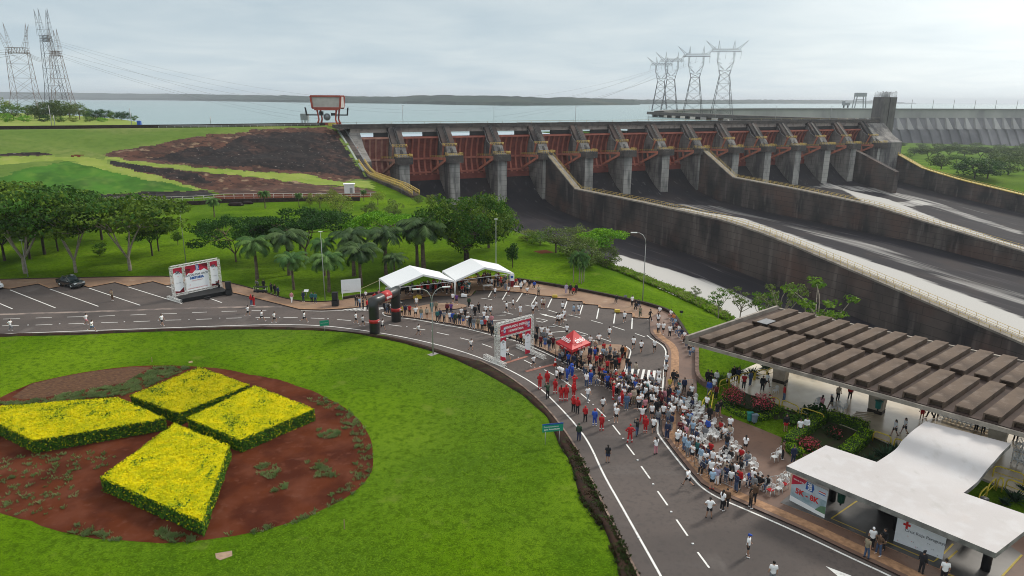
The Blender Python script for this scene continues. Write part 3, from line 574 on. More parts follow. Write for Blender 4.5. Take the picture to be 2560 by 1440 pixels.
for k, s in enumerate(PS):
    last = k == len(PS)-1
    m_ = MB(); w_ = 2.4
    sdprof(m_, s-w_, s+w_, [(-11, 19.0), (1.5, 19.3), (3.4, 17.4), (11.5, 9.2), (13.2, 9.2), (16, 5.6), (18.6, 5.6), (18.6, -22), (-11, -22)])
    pr = m_.build('pier', SCON, spill)
    m_ = MB(); sdbox(m_, s-w_+.02, s+w_-.02, 18.603, 18.68, -22, 2.15); m_.build('washed_front', PFRONT, pr)
    m_ = MB(); sdbox(m_, s-3.5, s+3.5, 14.6, 20.8, 2.2, 5.3); pf = m_.build('platform', DECKC, pr)
    m_ = MB(); sdprof(m_, s-3.0, s-.55, [(3.2, 18.0), (11.5, 9.6), (11.5, 8.6), (2.0, 16.6)]); sdprof(m_, s+.55, s+3.0, [(3.2, 18.0), (11.5, 9.6), (11.5, 8.6), (2.0, 16.6)])
    sdprof(m_, s-2.2, s-.5, [(12.2, 9.8), (15.6, 6.2), (15.6, 5.4), (12, 8.4)]); sdprof(m_, s+.5, s+2.2, [(12.2, 9.8), (15.6, 6.2), (15.6, 5.4), (12, 8.4)])
    m_.build('hoist_ramp', SCOND, pr)
    m_ = MB(); 
    for q in (-.34, .34): m_.beam(SD(s+q, 3.0, 18.3), SD(s+q, 15.8, 6.3), .42, .35)
    m_.build('hoist_rod', BLACK, pr)
    railing('guard_rail', [SD(s-3.4, 15.5, 5.3), SD(s-3.4, 20.6, 5.3), SD(s+3.4, 20.6, 5.3), SD(s+3.4, 15.5, 5.3)], 1.3, 1.2, .10, YRAIL, pr)
    railing('guard_rail', [SD(s-3.2, 11, 9.4), SD(s-3.2, 13.4, 9.2), SD(s+3.2, 13.4, 9.2), SD(s+3.2, 11, 9.4)], 1.2, 1.3, .10, YRAIL, pr)
    m_ = MB(); m_.tube([SD(s-3.0, 1.8, 16), SD(s-3.0, 4, 15.6), SD(s-3.2, 7, 11.5), SD(s-3.2, 11, 9.6)], .12, 4); m_.build('stair_rail', GALV, pr)
# radial gates
TR = (17.0, 3.9); RAD = 16.5
def gp(s, th, off=0): return SD(s, TR[0]-(RAD-off)*math.cos(th), TR[1]+(RAD-off)*math.sin(th))
th0, th1 = math.asin((-5.2-TR[1])/RAD), math.asin((13.6-TR[1])/RAD)
for k in range(14):
    s0 = ([-1]+PS)[k]+2.5; s1 = PS[k]-2.5
    if k == 0: s0 = 2.0
    gm, am, rm = (GATEP, ARMP, GRIBP) if k == 0 else (GATER, ARMO, GRIB)
    m_ = MB(); n = 14; a = [gp(s0, th0+(th1-th0)*i/n) for i in range(n+1)]; b = [gp(s1, th0+(th1-th0)*i/n) for i in range(n+1)]
    m_.add(a+b, [(i, i+1, n+2+i, n+1+i)[::-1] for i in range(n)])
    for i in range(1, 26):
        t = th0+(th1-th0)*i/26; m_.beam(gp(s0, t, .25), gp(s1, t, .25), .22, .5)
    gt = m_.build('gate', gm, spill)
    m_ = MB(); sdbox(m_, s0+(s1-s0)*(.62 if k < 4 else .42 if k < 7 else .2 if k < 9 else 0), s1, 1.0, 2.0, 13.0, 15.39); m_.build('bulkhead', mat('bulkhead_dark', (.03, .028, .028), .8), spill)
    for j in range(7):
        s = s0+.5+(s1-s0-1)*j/6; m_ = MB()
        for i in range(n):
            m_.beam(gp(s, th0+(th1-th0)*i/n, .55), gp(s, th0+(th1-th0)*(i+1)/n, .55), .34, .9, up=tuple(AX)+(0,))
        m_.build('rib', rm, gt)
    for t, nm in ((th1-.01, 'top_beam'), ((th0+th1)/2-.08, 'middle_beam'), (th0+.1, 'bottom_beam')):
        m_ = MB(); m_.beam(gp(s0, t, .8), gp(s1, t, .8), .8, .8); m_.build(nm, rm, gt)
    if k > 0 and k != 13:
        m_ = MB(); m_.beam(gp(s0, th0-.05, .2), gp(s1, th0-.05, .2), .4, 2.6); m_.build('sill_plate', gm, gt)
    for sd_ in (-1, 1):
        se = s0+3.6 if sd_ < 0 else s1-3.6; sp = s0+.3 if sd_ < 0 else s1-.3; T = SD(sp, TR[0], TR[1])
        m_ = MB(); u_ = gp(se, (th0+th1)/2-.08, 1.0); l_ = gp(se, th0+.12, 1.0); m_.beam(u_, T, .9, 1.1); m_.beam(l_, T, .9, 1.1)
        m_.beam(u_.lerp(T, .42), l_.lerp(T, .42), .7, .7)
        m_.build('gate_arm', am, gt)
        railing('arm_rail', [u_+Vector((0, 0, .5)), T+Vector((0, 0, .5))], 1.0, 1.6, .08, YRAIL, gt)
        m_ = MB(); m_.beam(SD(sp-sd_*.2, 10.2, 4.6), SD(sp-sd_*.4, 12.6, 9.8), .7, .7); m_.build('hoist_strut', am, gt)
# chute floor with pale strips: wet sky reflection painted in, some bright concrete
def floor_z(s, d):
    z = lerp(d, [-11, 0, 5, 12, 20, 35, 60, 145, 180, 240, 320, 430], [-4, -5, -7.5, -13.5, -18, -20.8, -22, -22.6, -24.6, -28, -34.5, -45])
    k = max(0, min(1, (s-192)/20)); z3 = lerp(d, [-11, 0, 5, 12, 20, 50, 100, 160, 240, 430], [-4, -5, -7.5, -13.5, -18.5, -23, -28.5, -33, -40, -55])
    return z*(1-k)+z3*k
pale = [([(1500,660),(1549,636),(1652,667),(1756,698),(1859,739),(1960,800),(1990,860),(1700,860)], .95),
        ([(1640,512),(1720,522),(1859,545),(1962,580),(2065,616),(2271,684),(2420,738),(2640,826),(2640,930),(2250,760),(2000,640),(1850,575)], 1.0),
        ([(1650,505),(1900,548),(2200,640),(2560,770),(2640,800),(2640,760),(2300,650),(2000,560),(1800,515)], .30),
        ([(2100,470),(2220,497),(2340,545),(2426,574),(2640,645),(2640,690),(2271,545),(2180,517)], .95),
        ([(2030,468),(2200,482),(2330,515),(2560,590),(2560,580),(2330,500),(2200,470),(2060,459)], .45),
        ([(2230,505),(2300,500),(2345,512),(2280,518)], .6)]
gsx = list(np.arange(-1, 351, 1.6)); gdx = list(np.arange(-11, 60, 2.0))+list(np.arange(60, 300, 2.5))+list(np.arange(300, 436, 8))
V = []; Fc = []; PA = []
polyw = []
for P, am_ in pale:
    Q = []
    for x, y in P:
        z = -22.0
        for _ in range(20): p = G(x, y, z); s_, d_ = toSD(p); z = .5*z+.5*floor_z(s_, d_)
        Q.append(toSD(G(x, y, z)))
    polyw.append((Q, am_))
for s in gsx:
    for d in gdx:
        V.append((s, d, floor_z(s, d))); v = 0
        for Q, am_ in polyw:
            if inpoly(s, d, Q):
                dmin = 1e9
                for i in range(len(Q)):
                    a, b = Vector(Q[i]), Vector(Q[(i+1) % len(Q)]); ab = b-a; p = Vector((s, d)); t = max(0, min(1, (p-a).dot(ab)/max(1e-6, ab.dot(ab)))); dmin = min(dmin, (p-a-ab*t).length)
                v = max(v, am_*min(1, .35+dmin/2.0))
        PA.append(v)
nd = len(gdx)
for i in range(len(gsx)-1):
    for j in range(nd-1): a = i*nd+j; Fc.append((a, a+1, a+nd+1, a+nd))
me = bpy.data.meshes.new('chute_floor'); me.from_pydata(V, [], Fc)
at = me.attributes.new('pale_sheen', 'FLOAT', 'POINT'); at.data.foreach_set('value', PA)
me.polygons.foreach_set('use_smooth', [True]*len(Fc)); me.update()
FLM = layered('chute_floor_mat', (.026, .023, .028), [((.018, .017, .022), .12, .40, .6, 7, (1, .12, 1), .85), ((.075, .07, .077), .5, .58, .74, 6, (1, .04, 1), .6), ((.045, .034, .032), .06, .5, .7, 5, None, .6)], rough=.8, bump=.1, bs=1, spec=.12)
nt = FLM.node_tree; N = nt.nodes; L = nt.links; p = N['Principled BSDF']; src = p.inputs['Base Color'].links[0].from_socket
atn = N.new('ShaderNodeAttribute'); atn.attribute_name = 'pale_sheen'
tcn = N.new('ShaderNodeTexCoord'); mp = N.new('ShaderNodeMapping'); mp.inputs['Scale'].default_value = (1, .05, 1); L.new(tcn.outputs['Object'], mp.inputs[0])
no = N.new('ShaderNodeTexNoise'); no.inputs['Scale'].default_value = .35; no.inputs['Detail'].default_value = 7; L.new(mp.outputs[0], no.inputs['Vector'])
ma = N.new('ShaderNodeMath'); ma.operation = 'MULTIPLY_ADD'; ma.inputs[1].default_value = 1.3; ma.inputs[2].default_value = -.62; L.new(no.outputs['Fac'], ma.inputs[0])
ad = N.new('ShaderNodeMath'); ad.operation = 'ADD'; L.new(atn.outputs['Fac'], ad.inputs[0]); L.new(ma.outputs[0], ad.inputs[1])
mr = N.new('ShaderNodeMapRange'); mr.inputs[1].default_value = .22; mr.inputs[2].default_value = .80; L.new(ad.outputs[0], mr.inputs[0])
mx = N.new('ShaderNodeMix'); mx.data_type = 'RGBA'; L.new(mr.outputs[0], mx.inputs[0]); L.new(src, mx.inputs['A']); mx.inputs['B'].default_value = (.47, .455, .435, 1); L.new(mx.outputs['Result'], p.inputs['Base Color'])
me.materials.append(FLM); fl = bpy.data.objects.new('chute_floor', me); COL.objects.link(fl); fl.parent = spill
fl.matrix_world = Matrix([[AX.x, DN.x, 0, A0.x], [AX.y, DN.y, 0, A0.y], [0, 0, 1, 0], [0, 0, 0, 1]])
# face flip if needed (AX x DN points down): normals do not matter for shading here
W1T = ([10, 18, 20.5, 48, 98, 144, 162, 178, 211, 240, 300, 430], [5.2, 5.2, 4.2, -9.0, -8.2, -7.9, -9, -10.9, -15.5, -19.6, -28, -44])
W2T = ([10, 18, 20.5, 45, 88, 127, 148, 186, 240, 430], [5.2, 5.2, 4.0, -7.9, -9.2, -11, -13.8, -18.5, -25.5, -46])
for s, prof, nm in ((PS[3]+.6, W1T, 'w1'), (PS[7]+.3, W2T, 'w2')):
    dd = sorted(set([18.6, 20.5]+list(prof[0][2:])+list(np.arange(24, 430, 6)))); dd = [d for d in dd if d >= 18.6]
    top = [(d, lerp(d, *prof)) for d in dd]; bot = [(d, min(floor_z(s-4, d), floor_z(s+4, d))-1) for d in dd]
    m_ = MB(); sdprof(m_, s-1.3, s+1.3, top+bot[::-1]); wl = m_.build('dividing_wall', SCOND, spill)
    m_ = MB(); tt = [(d, z+.02) for d, z in top]; sdprof(m_, s-1.5, s+1.5, [(d, z+.25) for d, z in tt]+[(d, z-.25) for d, z in tt][::-1]); m_.build('coping', mat('coping_concrete', (.27, .24, .20), .85, col2=(.16, .14, .12), vs=.4), wl)
    for o_ in (-1.35, 1.35): railing('handrail', [SD(s+o_, d, z+.2) for d, z in top], 1.3, 2.4, .052, YRAIL, wl)
top = [(d, lerp(d, *W3T)) for d in [-6, 0, 7]+list(np.arange(12, 430, 6))]
m_ = MB(); sdprof(m_, 347.5, 350, top+[(d, floor_z(345, d)-1) for d, z in top][::-1]); wl = m_.build('side_wall', SCOND, spill)
m_ = MB(); sdprof(m_, 347.2, 350.6, [(d, z+.35) for d, z in top]+[(d, z-.05) for d, z in top][::-1]); m_.build('coping', mat('coping_yellow', (.50, .36, .04), .7, col2=(.36, .27, .06), vs=.5), wl)
railing('handrail', [SD(347.4, d, z+.3) for d, z in top], 1.4, 2.2, .12, YRAIL, wl)
m_ = MB(); sdprof(m_, PS[12]+2.4, PS[12]+22, [(14, 5), (19, 4.0), (46, -8.5), (46, -24), (14, -24)]) if 0 else sdprof(m_, PS[12]+5, PS[12]+8.5, [(12, 2), (20, -.5), (45, -9.5), (45, -25), (12, -25)]); m_.build('training_wall', SCOND, spill)
m_ = MB(); sdprof(m_, 331, 350, [(-8, 18.9), (4, 17.0), (12, 9.5), (19, 5.5), (19, -22), (-8, -22)]); m_.build('abutment', SCON, spill)
AB = [(-14, 17.6), (-8, 16.6), (3, 13.6), (22, 7.8), (32, 4.6), (42, 2.0), (50, .9), (82, 1.1), (95, 1.2), (108, .5)]
m_ = MB(); sdprof(m_, -1.6, 1.6, [(d, z) for d, z in AB]+[(108, -22), (-14, -22)]); ab = m_.build('abutment_wall', SCOND, spill)
m_ = MB(); sdprof(m_, -2.0, -1.2, [(d, z+.5) for d, z in AB[:6]]+[(d, z-.6) for d, z in AB[:6]][::-1]); m_.build('gutter_edge', mat('grey_green_edge', (.33, .36, .33), .7), ab)
for o_ in (-1.2, 1.2): railing('stair_rail', [SD(o_, d, z+.1) for d, z in AB[4:]], 1.5, 1.5, .13, YRAIL, ab)
railing('stair_rail', [SD(1.2, d, z+.1) for d, z in AB[:5]], 1.2, 2, .08, GALV, ab)
m_ = MB(); sdprof(m_, 1.6, 6.5, [(-8, 17.2), (2, 15.6), (10, 9.0), (22, 4.2), (24, -22), (-8, -22)]); m_.build('abutment', SCON, spill)
m_ = MB()
m_.box(SD(-3, -12, 18.6), (3.2, 2, 1.6), 0, 0); m_.build('yellow_hatch', YELLOW, ab)
# dark parapet and lane on the embankment crest
a = MB(); cp = [SD(s, lerp(s, [-260, -60, -5], [-6, -6, -15]), 18.3) for s in range(-300, -2, 6)]
for p0, p1 in zip(cp, cp[1:]): a.beam(p0, p1, .8, 2.6)
tag(a.build('parapet', [DARKKERB]), 'long low dark parapet along the grassy crest beside the lake', 'parapet wall')
a = railing('guard_rail', [SD(s, lerp(s, [-260, -60, -5], [-1, -1, -12.5]), 18.3) for s in range(-75, -7, 3)], .9, 3, .12, GALV)
tag(a, 'thin grey guard rail on the crest lane left of the red gantry crane', 'guard rail')
# ------------------------------------------------------------------ distant main dam
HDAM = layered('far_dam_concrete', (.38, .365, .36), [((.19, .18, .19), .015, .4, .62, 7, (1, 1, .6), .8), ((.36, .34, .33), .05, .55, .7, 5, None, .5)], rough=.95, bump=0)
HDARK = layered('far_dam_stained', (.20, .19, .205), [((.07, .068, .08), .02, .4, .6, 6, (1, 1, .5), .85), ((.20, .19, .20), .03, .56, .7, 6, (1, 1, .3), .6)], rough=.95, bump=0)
mdam = thing('main_dam', 'long hazy concrete buttress dam closing the lake at the right', 'dam', (0, 0, 0))
dl = [Vector((p.x, p.y)) for p in DAMLINE]; dlr = resample(dl, 21.0)
def dnrm(i):
    t = (dlr[min(i+1, len(dlr)-1)]-dlr[max(0, i-1)]).normalized(); return Vector((t.y, -t.x))
def dstrip(name, prof, mt):   # prof: (offset downstream, z)
    m_ = MB(); n = len(prof)
    for i, p in enumerate(dlr):
        nn = dnrm(i)
        for o_, z in prof: q = p+nn*o_; m_.v.append((q.x, q.y, z))
    for i in range(len(dlr)-1):
        for j in range(n-1): a = i*n+j; m_.f.append((a, a+1, a+n+1, a+n)); m_.m.append(0); m_.sm.append(False)
    return m_.build(name, mt, mdam)
dstrip('parapet', [(-7, 12), (-7, 19.2), (4.5, 19.2), (4.5, 17.2), (2, 17.0)], mat('far_parapet', (.17, .165, .16), .9))
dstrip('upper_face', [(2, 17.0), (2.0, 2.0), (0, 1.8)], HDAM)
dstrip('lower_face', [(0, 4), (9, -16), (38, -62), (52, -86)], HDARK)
for i, p in enumerate(dlr[:-1]):
    nn = dnrm(i); t = Vector((-nn.y, nn.x)); m_ = MB()
    def q(a, o_, z): c = p+t*a+nn*o_; return (c.x, c.y, z)
    m_.add([q(-2.2, 0, 3), q(2.2, 0, 3), q(2.2, 3.6, 2), q(-2.2, 3.6, 2), q(-6.5, 8, -16), q(6.5, 8, -16), q(6.5, 16, -18), q(-6.5, 16, -18)], [(0, 1, 2, 3), (3, 2, 6, 7), (0, 3, 7, 4), (1, 5, 6, 2), (4, 7, 6, 5)])
    if i > 6: m_.build('buttress_head', HDAM, mdam)
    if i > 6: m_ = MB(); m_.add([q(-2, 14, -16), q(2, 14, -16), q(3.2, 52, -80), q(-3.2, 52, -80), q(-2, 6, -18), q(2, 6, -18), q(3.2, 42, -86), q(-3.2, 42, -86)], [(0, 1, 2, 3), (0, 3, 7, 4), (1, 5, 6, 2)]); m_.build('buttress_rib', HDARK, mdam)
# approach platform in the lake
m_ = MB(); ap = [B0, B1, SD(350, -13, ZC)]; pts_ = [Vector((p.x, p.y, ZC-1.4)) for p in ap]
for p0, p1 in zip(pts_, pts_[1:]): m_.beam(p0, p1, 9, 2.8)
o = m_.build('approach_wharf', DECKC); tag(o, 'dark concrete wharf on piles reaching into the lake below the right pylons', 'wharf')
for t in (.06, .16, .27, .38, .5, .62, .74, .86, 1.0):
    p_ = pts_[0].lerp(pts_[1], t); a = MB(); a.tube([p_-Vector((0, 0, 6.5)), p_-Vector((0, 0, 1.4))], 2.4, 8); a.build('pile', SCOND, o)
m_ = MB(); m_.beam(pts_[1]-Vector((0, 0, 3)), pts_[2]-Vector((0, 0, 3)), 6, 7); m_.build('approach_wall', SCOND, o)
# tower with bare reinforcement
tw = thing('concrete_tower', 'tall unfinished concrete tower with bare rebar at the far spillway end', 'tower', SD(353, 0, -6))
TM = layered('tower_concrete', (.145, .135, .13), [((.09, .085, .085), .3, .4, .62, 7, (1, 1, .4), .8), ((.20, .19, .18), .8, .55, .7, 6, (1, 1, .3), .5)], rough=.9, bump=.2, bs=2)
rzt = math.atan2(AX.y, AX.x)
for sgn in (-1, 1):
    m_ = MB(); m_.box((sgn*3.35, 0, 19.5), (6.0, 7.6, 39.5)); sh = m_.build('shaft', TM, tw)
    m_ = MB()
    for ix in range(7):
        for iy in (-1, 0, 1):
            x = sgn*3.35-2.7+ix*.9; m_.tube([(x, iy*3.4, 39.2), (x+random.uniform(-.1, .1), iy*3.4, 42.6+random.uniform(-.6, .6))], .11, 4)
    m_.build('rebar', mat('rebar_grey', (.25, .25, .26), .7), sh)
m_ = MB(); m_.box((0, .4, 19), (.72, 6.4, 38)); m_.build('slot', BLACK, tw)
tw.rotation_euler = (0, 0, rzt)
# ------------------------------------------------------------------ cranes
CR_ = mat('crane_red', (.40, .075, .045), .55, col2=(.32, .055, .035), vs=.4); CPAN = mat('crane_panel', (.50, .47, .44), .6, col2=(.42, .39, .36), vs=.5)
c0 = G(823, 311, 18.6); cs, cd = toSD(c0)
cr = thing('gantry_crane', 'red gantry crane with pale cabin standing on the crest road', 'gantry crane', SD(cs, cd, 18.4), rzt-.42)
m_ = MB(); m_.box((0, 0, 10.4), (13.6, 7, 4.9)); m_.build('cabin', CPAN, cr)
m_ = MB()
for x0, z0, x1, z1 in ((-7.0, 13.1, 7.0, 13.1), (-6.6, 7.7, 6.6, 7.7), (-7, 13.1, -6.4, 7.7), (7, 13.1, 6.4, 7.7)):
    for y in (-3.6, 3.6): m_.beam((x0, y, z0), (x1, y, z1), .7, .8)
m_.beam((-5.6, -3.6, 7.1), (5.6, -3.6, 7.1), .7, .8); m_.build('cabin_frame', CR_, cr)
for x in (-1, 1):
    for y in (-3, 3):
        m_ = MB(); m_.tube([(x*4.6, y, 7.6), (x*4.2, y, 5.0), (x*3.9, y, 2.6), (x*4.7, y, .0)], [.55, .42, .42, .6], 6, smooth=False); m_.build('leg', CR_, cr)
m_ = MB(); m_.beam((-5, -3, .5), (5, -3, .5), .9, 1.0); m_.beam((-5, 3, .5), (5, 3, .5), .9, 1.0); m_.build('base_beam', CR_, cr)
for x in (-1, 1):
    m_ = MB(); m_.beam((x*4.4, -3, 4.6), (x*9.7, -3, 4.6), .5, .55); m_.beam((x*9.5, -3, 4.5), (x*9.9, -3, 7.9), .6, .6); m_.beam((x*9.7, -3, 7.7), (x*10.2, -3, 7.9), .5, .4); m_.build('side_arm', BLACK, cr)
m_ = MB(); m_.box((-2.6, -3, 5.3), (1.7, 1.6, 1.9)); m_.box((2.9, -3, 4.9), (1.7, 1.4, 1.2)); m_.build('winch', BLACK, cr)
m_ = MB(); n = 22
for k in range(n): th = 2*math.pi*k/n; m_.box((1.55*math.cos(th)*1.05, -3.2, 3.7+1.55*math.sin(th)), (.28, .5, .28))
m_.tube([(0, -3.3, 3.7), (0, -2.9, 3.7)], 1.45, 20); m_.build('cable_drum', mat('drum_grey', (.25, .26, .28), .5, metal=.4), cr)
c1 = G(763, 308, 18.6)
gb_ = thing('control_cabin', 'small grey box on legs on the crest left of the red crane', 'cabin', (c1.x, c1.y, 18.3))
m_ = MB(); m_.box((0, 0, 3.4), (3.6, 2.4, 3.0)); m_.build('box', mat('cabin_grey', (.27, .29, .28), .6), gb_)
for x in (-1.6, 1.6):
    for y in (-1, 1): m_ = MB(); m_.beam((x, y, 0), (x, y, 2), .25, .25); m_.build('leg', GALV, gb_)
m_ = MB(); m_.box((0, .4, 1), (1.2, 1.0, 2)); m_.build('panel', WHITEP, gb_)
c2 = G(2147, 269.8, 19.5); gc_ = thing('gantry_crane', 'far pale grey gantry crane standing alone on the main dam crest', 'gantry crane', c2, .1)
m_ = MB(); m_.box((0, 0, 24), (19, 10, 7)); m_.build('cabin', mat('far_crane_grey', (.33, .34, .35), .7), gc_)
for x in (-1, 1):
    for y in (-4, 4): m_ = MB(); m_.beam((x*11, y, 0), (x*8.5, y, 21), 1.3, 1.3); m_.build('leg', MATS['far_crane_grey'], gc_)
m_ = MB(); m_.beam((-9, 0, 15), (9, 0, 15), 1, 1); m_.beam((-9, 0, 11), (9, 0, 11), .7, .7); m_.build('cross_beam', MATS['far_crane_grey'], gc_)
c3 = G(2114, 269.8, 19.5); gc_ = thing('machinery_crane', 'small far boxy machine on the main dam crest left of the grey gantry', 'crane', c3, .1)
m_ = MB(); m_.box((0, 0, 7), (13, 6, 5)); m_.box((-5, 0, 11), (4, 4, 3)); m_.build('body', MATS['far_crane_grey'], gc_)
m_ = MB(); m_.box((-4, 0, 2.2), (1.4, 3, 4.5)); m_.box((4, 0, 2.2), (1.4, 3, 4.5)); m_.build('frame', DKMETAL, gc_)
for k, px in enumerate((2278, 2331, 2383, 2436, 2488, 2541)):
    c = G(px, 271.4+(px-2240)*.003, 19.2); m_ = MB(); m_.tube([(0, 0, 0), (0, 0, 16)], .4, 5); o = m_.build('crest_mast', mat('mast_grey', (.3, .3, .3), .8)); o.location = c
    tag(o, 'far thin mast on the hazy main dam crest, number %s from the left' % ('one two three four five six'.split()[k]), 'mast', 'masts along the far dam crest')
for k in range(7):    # thin poles along the spillway deck
    s = 28+24*2*k*.97; m_ = MB(); m_.tube([(0, 0, 0), (0, 0, 8.5)], .09, 5); m_.beam((0, 0, 8.4), (.9, 0, 8.5), .2, .1); o = m_.build('deck_lamp', GALV); o.location = SD(s, -2, 19)
    tag(o, 'thin lamp pole on the spillway deck, %s counted from the left crane' % ('first second third fourth fifth sixth seventh'.split()[k]), 'lamp post', 'lamp poles on the spillway deck')
# ------------------------------------------------------------------ lattice pylons and power lines
PYM = mat('pylon_steel', (.10, .10, .11), .6, var=.1); PYR = mat('pylon_rusty_steel', (.22, .17, .15), .7, var=.1)
def lattice(m_, A, B, n, r, rb):
    """four-legged tapering lattice between two squares A,B: (cx,cy,z,half)"""
    def cor(c, k): sx, sy = ((-1, -1), (1, -1), (1, 1), (-1, 1))[k % 4]; return Vector((c[0]+sx*c[3], c[1]+sy*c[4], c[2]))
    lv = []
    for i in range(n+1):
        t = i/n; t = 1-(1-t)**1.15; lv.append([A[j]+(B[j]-A[j])*t for j in range(5)])
    for k in range(4): m_.beam(cor(A, k), cor(B, k), r, r)
    for a, b in zip(lv, lv[1:]):
        for k in range(4):
            m_.beam(cor(a, k), cor(b, k+1), rb, rb); m_.beam(cor(a, k+1), cor(b, k), rb, rb); m_.beam(cor(b, k), cor(b, k+1), rb, rb)
def spike(m_, a, b, w, r):
    a, b = Vector(a), Vector(b)
    for dx, dy in ((-w, -w), (w, -w), (w, w), (-w, w)): m_.beam(a+Vector((dx, dy, 0)), b, r, r)
    for t in (.25, .5, .75):
        q = a.lerp(b, t); ww = w*(1-t); c = [q+Vector((dx*ww, dy*ww, 0)) for dx, dy in ((-1, -1), (1, -1), (1, 1), (-1, 1))]
        for i in range(4): m_.beam(c[i], c[(i+1) % 4], r*.7, r*.7)
def delta_pylon(px, pyb, pyt, label, wide=1.0):
    b = G(px, pyb, 17); D = math.hypot(b.x, b.y); h = (CH+ray(px, pyt)[2]*D/math.hypot(*ray(px, pyt)[:2]))-b.z; u = h/61; e = max(.28, D/2400)
    t = thing('pylon', label, 'pylon', b, -.12, 'four lattice pylons right of the centre')
    m_ = MB(); lattice(m_, (0, 0, 0, 10*u, 7*u), (0, 0, 38*u, 4.6*u, 2.6*u), 4, e*1.05, e*.5); lattice(m_, (0, 0, 38*u, 4.6*u, 2.6*u), (0, 0, 42.5*u, 5.6*u, 2.6*u), 1, e*.8, e*.5); m_.build('lower_body', PYM, t)
    m_ = MB()
    for sx in (-1, 1):
        for y in (-2.0, 2.0):
            K = Vector((sx*7.6*u, y*u, 50*u)); m_.beam((sx*1.0*u, y*u, 42.5*u), K, e*.6, e*.6); m_.beam((sx*5.6*u, y*u, 42.5*u), (sx*7.9*u, y*u, 51*u), e*.6, e*.6)
            m_.beam(K, (sx*6.8*u, y*u, 60*u), e*.6, e*.6); m_.beam(Vector((sx*8.2*u, y*u, 51*u)), (sx*8.2*u, y*u, 60*u), e*.55, e*.55)
            for q in range(4): z = 44+q*4.2; m_.beam((sx*(1.8+q*1.7)*u, y*u, z*u), (sx*(6+q*.6)*u, y*u, (z+2)*u), e*.4, e*.4)
    m_.build('window_frame', PYM, t)
    m_ = MB()
    for y in (-2, 2):
        m_.beam((-14*u, y*u, 59.6*u), (14*u, y*u, 59.6*u), e*.7, e*.7); m_.beam((-12*u, y*u, 62.2*u), (12*u, y*u, 62.2*u), e*.7, e*.7)
        for q in range(14): x = -14+q*2; m_.beam((x*u, y*u, 59.6*u), ((x+1)*u, y*u, 62.2*u), e*.4, e*.4); m_.beam(((x+1)*u, y*u, 62.2*u), ((x+2)*u, y*u, 59.6*u), e*.4, e*.4)
    m_.build('crossarm', PYM, t)
    for sx in (-1, 1):
        m_ = MB(); spike(m_, (sx*11*u, 0, 62*u), (sx*20*u, 0, 70*u), 1.6*u, e*.4); m_.build('earth_horn', PYM, t)
        m_ = MB(); spike(m_, (sx*7*u, 0, 62*u), (sx*7.4*u, 0, 70*u), 1.0*u, e*.4); m_.build('earth_horn', PYM, t)
    for x in (-15, 0, 14.5): m_ = MB(); m_.tube([(x*u, 0, 60*u), (x*u-.6*u, 0, 53*u)], e*.35, 4); m_.build('insulator', PYM, t)
    return b, h
pr_ = [delta_pylon(1803, 287, 126, 'rightmost and largest lattice pylon above the wharf'), delta_pylon(1731, 284, 138, 'second lattice pylon from the right above the wharf'),
       delta_pylon(1672, 279, 150, 'third lattice pylon from the right, overlapping a smaller one'), delta_pylon(1648, 277, 160, 'smallest leftmost lattice pylon of the four above the wharf')]
def portal_pylon(px, pyb, pyt, label, zb, bpx, tpx, hpx, mt=PYM):
    b = G(px, pyb, zb); D = math.hypot(b.x, b.y); h = (CH+ray(px-20, pyt)[2]*D/math.hypot(*ray(px-20, pyt)[:2]))-b.z; u = h/40; e = max(.2, D/2700); wide = bpx*D/FF/u*.8; wt = tpx*D/FF/u*.8; horn = hpx*D/FF/u*.8
    t = thing('pylon', label, 'pylon', b, .25, 'three lattice pylons at the left edge')
    m_ = MB(); lattice(m_, (0, 0, 0, wide*u, wide*.8*u), (0, 0, 15*u, wide*.68*u, wide*.5*u), 2, e*1.1, e*.5); lattice(m_, (0, 0, 15*u, wide*.68*u, wide*.5*u), (0, 0, 38*u, wt*u, 2*u), 3, e, e*.5); m_.build('lower_body', mt, t)
    m_ = MB(); W_ = wt
    for y in (-2, 2):
        for z in (37.5, 40.5): m_.beam((-W_*u, y*u, z*u), (W_*u, y*u, z*u), e, e)
        for q in range(8): x = -W_+q*W_/4; m_.beam((x*u, y*u, 37.5*u), ((x+W_/8)*u, y*u, 40.5*u), e*.6, e*.6); m_.beam(((x+W_/8)*u, y*u, 40.5*u), ((x+W_/4)*u, y*u, 37.5*u), e*.6, e*.6)
    for y in (-2, 2): m_.beam((-W_*u, -2*u, 39*u), (-W_*u, 2*u, 39*u), e, e); m_.beam((W_*u, -2*u, 39*u), (W_*u, 2*u, 39*u), e, e)
    m_.build('crossarm', mt, t)
    for sx in (-1, 1):
        for sy, k in ((-1, 1.0), (1, .45)):
            m_ = MB(); spike(m_, (sx*W_*.75*u, sy*2*u, 40*u), (sx*(W_*.75+(horn-W_*.75)*(1 if sy<0 else .35))*u, sy*2*u, (40+14*(1.1-.15*k))*u), 1.1*u, e*.45); m_.build('earth_horn', mt, t)
    return b, h
pl_ = [portal_pylon(74, 298, 122, 'nearest leftmost lattice pylon with four splayed horns', 17, 36, 23, 36, PYR), portal_pylon(146, 284, 92, 'tall slender lattice pylon behind, between two others', 17, 24, 11, 13), portal_pylon(164, 290, 130, 'right lattice pylon of the left group above the trees', 17, 27, 12, 6, PYR)]
WIRE = mat('wire_grey', (.22, .22, .23), .6)
def wire(a, b, sag, r, label):
    m_ = MB(); n = 40; m_.tube([Vector(a).lerp(Vector(b), i/n)-Vector((0, 0, 4*sag*(i/n)*(1-i/n))) for i in range(n+1)], r, 4)
    tag(m_.build('power_line', WIRE), label, 'power line', 'power lines hanging between the pylons')
